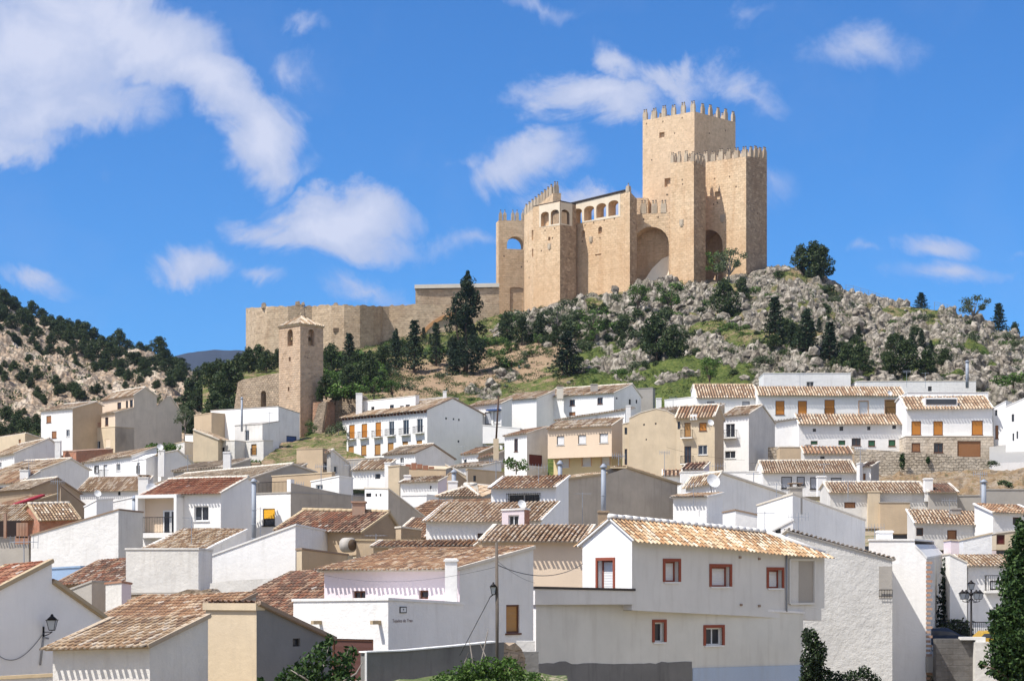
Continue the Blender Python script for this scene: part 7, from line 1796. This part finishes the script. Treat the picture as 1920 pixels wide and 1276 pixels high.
def antenna(px, y0, y1, D, label, kind=0):
    b = P(px, y1, D); t = P(px, y0, D); R = empty('tv_antenna', tuple(b), label, 'antenna'); mb = MB(); mb.tube([b - Vector((0, 0, .5)), t], .018 if D < 150 else .03, 5); mb.build('mast', METAL, R)
    mb = MB(); r = .009 if D < 150 else .016; s = .55; z = t.z - .1
    a = random.uniform(-.5, .5); d = Vector((math.cos(a), math.sin(a), 0)); e = Vector((-math.sin(a), math.cos(a), .0))
    mb.tube([Vector((t.x, t.y, z)) - d * s, Vector((t.x, t.y, z)) + d * s], r * 1.3, 4)
    for k in range(7): c = Vector((t.x, t.y, z)) + d * s * (k / 3 - 1); up = Vector((0, 0, .22 if kind else .0)) + e * (.25 if not kind else .02); mb.tube([c - up, c + up], r, 4)
    mb.build('aerial', METAL, R)
for a in [(359, 967, 1003, 116, 'thin aerial above the tan roof by the blank white cube-like house', 0), (488, 950, 992, 120, 'bent aerial beside the zinc flue of the red roof house', 0), (660, 868, 968, 118, 'very tall mast antenna by the square brick chimney', 1), (602, 872, 906, 160, 'aerial over the white flat hut', 1), (1092, 922, 985, 120, 'aerial in front of the massive grey brown gable', 0),
          (1434, 958, 1000, 108, 'aerial on the lean-to with two black window holes', 0), (1497, 965, 1005, 105, 'aerial rising from the long grey white side wall', 1), (1346, 870, 892, 138, 'aerial on the small ridge right of the white cube', 1), (1413, 886, 908, 150, 'aerial left of the four dim windows', 0), (835, 932, 972, 130, 'aerial on the wide brown tile roof with pale ridge', 1),
          (1613, 840, 872, 188, 'aerial above the small white dormer house', 1), (1456, 905, 930, 118, 'aerial on the white chimneyed house', 0), (54, 862, 905, 200, 'aerial at the far left above the ornate chimney', 1), (108, 900, 940, 165, 'aerial beside the brown shed gable', 1), (1246, 846, 900, 190, 'aerial before the stacked balconies', 1), (1838, 886, 920, 160, 'aerial beside the zinc flue at the right edge', 1), (1700, 695, 720, 300, 'aerial over the long flat roof, upper right', 1), (1735, 698, 722, 300, 'second aerial over the long flat roof, upper right', 0), (930, 862, 905, 150, 'aerial in front of the grey tan centre house', 1), (505, 772, 790, 264, 'aerial on the white house under the bell tower', 0), (705, 1000, 1018, 101, 'aerial on the cream terrace strip', 0)]: antenna(*a)
def dish(px, py, D, r, label):
    c = P(px, py, D); R = empty('satellite_dish', tuple(c), label, 'satellite dish'); mb = MB(); n = 14; d = Vector((.35, -.85, .4)).normalized(); a = d.orthogonal().normalized(); b = d.cross(a); vs = []; fs = []
    for j in range(4):
        rr = r * j / 3
        for k in range(n): vs.append(c + (a * math.cos(6.2832 * k / n) + b * math.sin(6.2832 * k / n)) * rr + d * (.28 * r * (j / 3) ** 2))
    for j in range(3):
        for k in range(n): fs.append((j * n + k, j * n + (k + 1) % n, (j + 1) * n + (k + 1) % n, (j + 1) * n + k))
    mb.add(vs, fs, smooth=True); mb.build('reflector', FRW, R); mb = MB(); mb.tube([c, c - d * .3 + Vector((0, 0, -.2)), c + Vector((0, .3, -.9))], .03, 6); mb.tube([c - b * r * .9, c + d * r * 1.1], .012, 4); mb.build('stand', METAL, R)
for a in [(183, 925, 190, .35, 'small white satellite dish below the patchy tan roof'), (284, 916, 142, .42, 'grey satellite dish at the left corner of the red clay roof'), (1336, 902, 130, .5, 'white satellite dish beside the roof ridge right of the white cube'), (1332, 792, 238, .42, 'satellite dish under the eave of the stacked balconies house'), (1668, 737, 284, .4, 'satellite dish on the striped roof by the long flat building'), (978, 1000 - 55, 109, .25, 'small dish in front of the grilled window'), (300, 770 + 68, 236, .4, 'satellite dish on the tall white chimney at the left')]: dish(*a)

# ------------------------------------------------------------------ plaque and lettering on the white annex
def plaque():
    f = annex['sface']; R = None
    for (nm, r, m, n0, n1, lab) in (('plaque', (749, 1136.5, 761.5, 1148.5), simple('black enamel', (.02, .02, .022), .4), .002, .03, 1),):
        u0, u1 = f.u(r[0]), f.u(r[2]); z1, z0 = f.z(755, r[1]), f.z(755, r[3]); mb = MB(); f.box(mb, u0, u1, z0, z1, n0, n1); R = tag(mb.build(nm, m), 'small square black-framed plaque on the white annex side wall', 'plaque')
        mb = MB(); t = .035; f.box(mb, u0 + t, u1 - t, z0 + t, z1 - t, n1, n1 + .004); mb.build('plate_face', FRW, R, (0, 0, 0) if False else parent_org(R))
        mb = MB(); um = (u0 + u1) / 2; zm = (z0 + z1) / 2; n = 12
        mb.add([f.at(um + .035 * math.cos(6.2832 * k / n), n1 + .007, zm + .02 + .028 * math.sin(6.2832 * k / n)) for k in range(n)], [tuple(range(n))]); f.box(mb, um - .05, um + .05, zm - .035, zm - .025, n1 + .005, n1 + .008); mb.build('emblem', m, R, parent_org(R))
    cu = bpy.data.curves.new('wall_lettering', 'FONT'); cu.body = 'Tejados de Tran'; cu.size = .17; cu.extrude = .002
    o = bpy.data.objects.new('wall_lettering', cu); COL.objects.link(o); p = f.at(f.u(735.5), .006, f.z(735.5, 1166)); o.location = p
    xd = Vector((f.d.x, f.d.y, 0)); zz = Vector((0, 0, 1)); nn = Vector((f.n.x, f.n.y, 0))
    if xd.cross(zz).dot(nn) < 0 and False: xd = -xd
    M = Matrix((xd, zz, xd.cross(zz))).transposed(); o.rotation_euler = M.to_euler(); cu.materials.append(simple('faded red paint', (.16, .09, .08), .8)); dg = bpy.context.evaluated_depsgraph_get(); me_ = bpy.data.meshes.new_from_object(o.evaluated_get(dg)); loc_, rot_ = o.location.copy(), o.rotation_euler.copy(); bpy.data.objects.remove(o); o = bpy.data.objects.new('wall_lettering', me_); COL.objects.link(o); o.location = loc_; o.rotation_euler = rot_; tag(o, 'faded small dark lettering painted on the white annex side wall', 'lettering')
plaque()
ff = annex['fface']
for i, x in enumerate((601, 712)):
    mb = MB(); u = ff.u(x); z = ff.z(x, 1166); ff.box(mb, u - .07, u + .07, z - .07, z + .07, .001, .45); tag(mb.build('beam_end', MORO), ['left wooden beam end jutting above the plank gate', 'right wooden beam end jutting beside the annex corner'][i], 'beam')

# ------------------------------------------------------------------ cars
def car(c, L, col, label, rz=0):
    R = empty('parked_car', tuple(c), label, 'car'); R.rotation_euler = (0, 0, 0); W_ = 1.7
    prof = [(-L / 2, .35), (-L / 2, .75), (-L / 2 + .5, .88), (-L / 2 + .95, 1.32), (-L / 2 + 2.35, 1.38), (-L / 2 + 3.1, .95), (L / 2 - .1, .80), (L / 2, .35)]
    mb = MB(); vs = []
    for sy, ins in ((-W_ / 2, 0), (W_ / 2, 0)):
        for (x, z) in prof: k = .12 if z > 1.0 else 0; vs.append((c.x + x, c.y + sy + (k if sy < 0 else -k), c.z + z))
    n = len(prof); mb.add(vs, [tuple(range(n)), tuple(range(n, 2 * n))] + [(i, (i + 1) % n, n + (i + 1) % n, n + i) for i in range(n)]); m = simple('car paint %s' % label[:6], col, .25, .3, .05); mb.build('body', m, R)
    for sy in (-1, 1):
        y = lambda k: c.y + sy * (W_ / 2 - k); mb = MB()
        mb.add([(c.x - L / 2 + .68, y(-.004), c.z + .92), (c.x - L / 2 + 2.95, y(-.004), c.z + .95), (c.x - L / 2 + 2.3, y(.11), c.z + 1.32), (c.x - L / 2 + 1.02, y(.11), c.z + 1.27)], [(0, 1, 2, 3)])
        mb.build('side_window', GLS, R)
    for x in (-L / 2 + .8, L / 2 - .85):
        for sy in (-1, 1):
            mb = MB(); n = 14; y0 = c.y + sy * (W_ / 2 - .18); y1 = c.y + sy * (W_ / 2 + .02)
            mb.add([(c.x + x + .32 * math.cos(6.2832 * k / n), yy, c.z + .32 + .32 * math.sin(6.2832 * k / n)) for yy in (y0, y1) for k in range(n)], [tuple(range(n)), tuple(range(n, 2 * n))] + [(k, (k + 1) % n, n + (k + 1) % n, n + k) for k in range(n)]); w = mb.build('wheel', simple('tyre rubber', (.02, .02, .02), .9), R)
            mb = MB(); mb.add([(c.x + x + .18 * math.cos(6.2832 * k / n), y1 + sy * .006, c.z + .32 + .18 * math.sin(6.2832 * k / n)) for k in range(n)], [tuple(range(n))]); mb.build('hubcap', METAL, w)
    for sy in (-.6, .6): mb = MB(); mb.box((c.x + L / 2 - .06, c.y + sy - .14, c.z + .6), (c.x + L / 2 + .01, c.y + sy + .14, c.z + .72)); mb.build('headlight', FRW, R)
q = P(1762, 0, 113); car(Vector((q.x, 113, -3.75)), 4.1, (.02, .035, .07), 'dark blue parked car behind the street parapet, lower right')
q = P(1872, 0, 113.5); car(Vector((q.x, 113.5, -3.9)), 3.9, (.62, .38, .06), 'yellow parked car half hidden by the big dark tree')
mb = MB(); f0, f1 = P(1762, 0, 118), P(1900, 0, 118)
for k in range(40): x = f0.x + (f1.x - f0.x) * k / 39; mb.tube([(x, 118, -3.75), (x, 118, -2.15)], .015, 4)
mb.tube([(f0.x, 118, -2.15), (f1.x, 118, -2.15)], .03, 5); mb.tube([(f0.x, 118, -2.9), (f1.x, 118, -2.9)], .02, 5); tag(mb.build('street_railing', IRON), 'black iron railing along the street behind the parked cars', 'railing')

# railing on the skyline path
def skyline_rail(pts, label):
    mb = MB(); tops = []
    for x, y in pts:
        p = P(x, y, crestD(x) + 1); tops.append(p); mb.tube([p - Vector((0, 0, 2.2)), p], .05, 4)
    for dz in (0, -.55): mb.tube([p + Vector((0, 0, dz)) for p in tops], .035, 4)
    tag(mb.build('path_railing', simple('blue grey railing', (.20, .26, .34), .6)), label, 'railing')
skyline_rail([(1586, 534), (1600, 536), (1614, 540), (1628, 544), (1642, 549), (1656, 554), (1668, 559), (1680, 564)], 'thin metal path railing on the skyline left of the low spreading fir')
skyline_rail([(1752, 566), (1763, 568), (1776, 571), (1788, 575), (1800, 581), (1812, 589)], 'thin metal path railing on the skyline right of the low spreading fir')

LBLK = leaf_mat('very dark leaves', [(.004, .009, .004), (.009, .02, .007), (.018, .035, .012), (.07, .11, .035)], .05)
# ------------------------------------------------------------------ foreground plants
def big_plant(name, label, cat, D, clumps, n, s, lm, bark, stems=(), shell=.3):
    rg = random.Random(int(D * 10)); base = P(clumps[0][0], clumps[0][1], D); R = empty(name, tuple(base), label, cat); cr = MB()
    for (x, y, rx, ry) in clumps:
        c = P(x, y, D + rg.uniform(-.4, .4)); a, b = rx / F * D, ry / F * D; leaves(cr, rg, c, (a, max(a, b) * .8, b), int(n * rx * ry / 400), s, shell=shell)
    cr.build('foliage', lm, R)
    tb = MB()
    for st in stems: tb.tube([P(x, y, D + dd) for (x, y, dd) in st], .05 if D > 50 else .03, 6, 0, .012)
    if tb.v: tb.build('stems', bark, R)
    return R
big_plant('fig_bush', 'leafy green fig bush in front of the plank gate, bottom centre left', 'bush', 56, [(560, 1262, 34, 22), (590, 1240, 30, 24), (606, 1218, 22, 20), (618, 1200, 12, 12), (640, 1245, 30, 26), (655, 1225, 16, 18), (635, 1275, 45, 22), (532, 1272, 20, 14), (585, 1275, 35, 16), (490, 1276, 8, 8)], 120, .15, LDRK, BARKG,
          [((610, 1300, 0), (604, 1260, 0), (618, 1205, 0)), ((610, 1300, 0), (640, 1250, .2), (655, 1215, .1)), ((610, 1300, 0), (570, 1270, -.2), (545, 1255, -.2)), ((640, 1280, -.4), (668, 1262, -.5), (680, 1240, -.4))])
big_plant('ivy_thicket', 'bright green weedy thicket around the foot of the utility pole', 'bush', 58, [(850, 1272, 40, 18), (885, 1255, 34, 22), (920, 1250, 30, 22), (955, 1258, 36, 22), (990, 1272, 30, 16), (820, 1282, 30, 12), (905, 1275, 60, 20), (1020, 1284, 24, 12), (955, 1240, 18, 12)], 230, .11, LGRN, BARKG,
          [((892, 1290, 0), (888, 1250, 0), (880, 1200, 0)), ((892, 1290, 0), (905, 1230, .1), (915, 1180, .1)), ((900, 1280, 0), (915, 1240, 0), (900, 1205, 0)), ((880, 1280, 0), (872, 1240, 0), (878, 1222, 0))])
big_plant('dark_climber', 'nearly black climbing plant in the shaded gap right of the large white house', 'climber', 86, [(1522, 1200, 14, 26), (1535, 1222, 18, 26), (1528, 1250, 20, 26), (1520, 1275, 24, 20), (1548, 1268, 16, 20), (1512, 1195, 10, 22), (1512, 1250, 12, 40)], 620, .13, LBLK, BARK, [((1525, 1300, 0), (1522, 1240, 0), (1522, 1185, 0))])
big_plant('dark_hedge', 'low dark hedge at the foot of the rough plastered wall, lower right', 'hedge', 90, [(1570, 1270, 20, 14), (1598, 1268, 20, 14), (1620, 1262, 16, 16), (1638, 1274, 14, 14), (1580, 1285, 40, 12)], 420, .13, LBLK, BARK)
big_plant('leafy_tree', 'tall dark leafy tree with glossy leaves at the bottom right corner', 'tree', 58, [(1912, 985, 9, 16), (1912, 1010, 18, 22), (1908, 1040, 24, 26), (1915, 1070, 26, 30), (1918, 1100, 30, 30), (1910, 1130, 34, 30), (1905, 1165, 42, 30), (1895, 1150, 36, 24), (1900, 1200, 44, 30), (1905, 1235, 44, 30), (1915, 1270, 50, 30), (1890, 1250, 34, 24), (1870, 1180, 18, 16), (1862, 1150, 12, 10), (1940, 1120, 40, 60), (1945, 1220, 40, 60), (1842, 1245, 8, 9), (1862, 1260, 14, 10), (1900, 1090, 30, 60), (1895, 1180, 44, 60), (1890, 1230, 46, 50), (1925, 1000, 16, 40)], 330, .125, LDRK, BARK,
          [((1915, 1340, 0), (1912, 1200, 0), (1912, 1060, 0), (1912, 985, 0)), ((1914, 1270, 0), (1890, 1200, -.2), (1870, 1160, -.2)), ((1914, 1290, 0), (1870, 1255, -.3), (1842, 1246, -.3))], shell=.2)
p = P(1780, 1185, 122); p.z = -3.75; put_tree('fir', 1, p, P(0, 1040, 122).z + 3.75, 0.85, 1.0, 'cedar_tree', 'drooping green cedar tree squeezed behind the quoined white wall', 'tree')
p = P(1800, 1178, 119); p.z = -3.75; put_tree('bush', 0, p, 1.9, 1.2, 1.0, 'shrub', 'dark shrub behind the dark blue parked car', 'shrub')
def small_plant(kind, s, px, py, top, D, w, nm, lab, cat='shrub'):
    p = P(px, py, D); p.z -= .2; put_tree(kind, s, p, (py - top) / F * D + .2, w, px, nm, lab, cat)
small_plant('bush', 1, 302, 848, 822, 262, 1.3, 'shrub', 'bright green bush at the foot of the tall tan block')
small_plant('bush', 4, 322, 846, 826, 262, 1.3, 'shrub', 'green bush right of the bright one under the tall tan block')
small_plant('bush', 1, 474, 872, 856, 232, 1.2, 'shrub', 'small green bush left of the green bank')
small_plant('decid', 0, 582, 832, 785, 286, .8, 'tree', 'thin young green tree beside the leaning stone buttress', 'tree')
small_plant('decid', 1, 632, 860, 786, 280, .7, 'tree', 'yellowish leafless-looking tree left of the orange blinds house', 'tree')
small_plant('decid', 1, 347, 815, 758, 290, .8, 'tree', 'pale feathery tree between the tan block and the dense wood', 'tree')
small_plant('bush', 1, 968, 880, 846, 243, .8, 'shrub', 'leafy plant on the white terrace before the maroon garage door')
small_plant('bush', 0, 1858, 872, 862, 232, 1.6, 'shrub', 'dark green shrub on the dry grass bank by the ramp')
small_plant('bush', 0, 1888, 918, 898, 200, 1.5, 'shrub', 'larger dark shrub low on the dry grass bank')
small_plant('bush', 1, 1900, 720, 690, 300, 1.5, 'shrub', 'green shrub above the street houses at the right edge')
small_plant('bush', 2, 700, 870, 842, 262, .8, 'shrub', 'pale shrub under the orange blinds house') if False else None
for (x, t, b_, r) in ((1692, 848, 882, 5), (1740, 856, 868, 3.5), (1853, 862, 868, 4)):
    rg = random.Random(x); cr = MB(); c = P(x, (t + b_) / 2, 246.2); leaves(cr, rg, c, (r / F * 246, .25, (b_ - t) / 2 / F * 246), 260, .3); o = cr.build('wall_climber', LDRK, None, tuple(c)); tag(o, {1692: 'dark climbing plant hanging down the middle of the dry stone wall', 1740: 'small green tuft on the dry stone wall', 1853: 'tuft at the right top of the dry stone wall'}[x], 'climber')

# ------------------------------------------------------------------ air between the viewer and the far mountain
def haze():
    mb = MB(); mb.box((-1700, -60, -14), (1700, 5200, 420)); m = bpy.data.materials.new('air'); m.use_nodes = True; t = NT(m.node_tree); t.n.clear()
    out = t.new('ShaderNodeOutputMaterial'); v = t.new('ShaderNodeVolumePrincipled'); v.inputs['Color'].default_value = (.62, .76, 1.0, 1); v.inputs['Density'].default_value = .00005; v.inputs['Anisotropy'].default_value = .2
    t.l.new(v.outputs[0], out.inputs['Volume']); o = mb.build('haze', m); tag(o, kind='stuff')
haze()

solid('rubble_strip', 'crumbling grey rubble strip at the foot of the blank white cube-like house', 'wall', [([(236, 1150), (238, 1124), (262, 1116), (300, 1117), (330, 1111), (352, 1104), (368, 1108), (392, 1103), (402, 1112), (402, 1150)], 98, 97, 1.2)], RUB)
solid('rough_ledge', 'rough white ledge under the white house with round pipe end', 'wall', [([(392, 1112), (394, 1093), (430, 1088), (520, 1083), (556, 1079), (556, 1112)], 103, 102, .6)], WHC)
for (x, y, t, w) in ((612, 742, 700, 1.2), (628, 752, 712, 1.3), (645, 744, 706, 1.2), (600, 752, 722, 1.0), (658, 750, 716, 1.2)):
    small_plant('bush' if x % 2 else 'pine', 1, x, y, t, 301, w, 'shrub', 'leafy bush against the dark wall right of the bell tower'); SC.collection.objects[-1]
for o_ in [o for o in COL.objects if o.get('label') == 'leafy bush against the dark wall right of the bell tower']: o_['group'] = 'bushes against the wall right of the bell tower'
for a in [(260, 858, 884, 236, 'aerial on the white house with iron balcony', 1), (352, 852, 874, 212, 'aerial above the second mossy roof', 0), (556, 905, 930, 150, 'aerial left of the white flat hut', 1), (690, 890, 918, 134, 'aerial on the small white hut with dark slots', 1), (868, 835, 856, 254, 'aerial on the little white house between brown roofs', 0), (1010, 873, 898, 119, 'aerial behind the grilled window house', 1), (1160, 852, 880, 150, 'aerial over the massive grey brown gable', 1), (1300, 905, 932, 122, 'aerial on the white cube with tile stripes', 1), (1545, 868, 892, 186, 'aerial on the straight orange striped roof', 0), (1590, 900, 926, 160, 'aerial above the shaded loggia', 1), (1780, 935, 962, 148, 'aerial on the bold striped roof', 1), (1640, 985, 1012, 105, 'aerial on the quoined white wall', 1), (45, 1010, 1046, 66, 'aerial on the foreground red roof, bottom left', 1), (1262, 745, 770, 280, 'aerial near the white house end with wire-fenced top', 1), (1500, 700, 727, 290, 'aerial on the long house with orange doors', 1)]: antenna(*a)
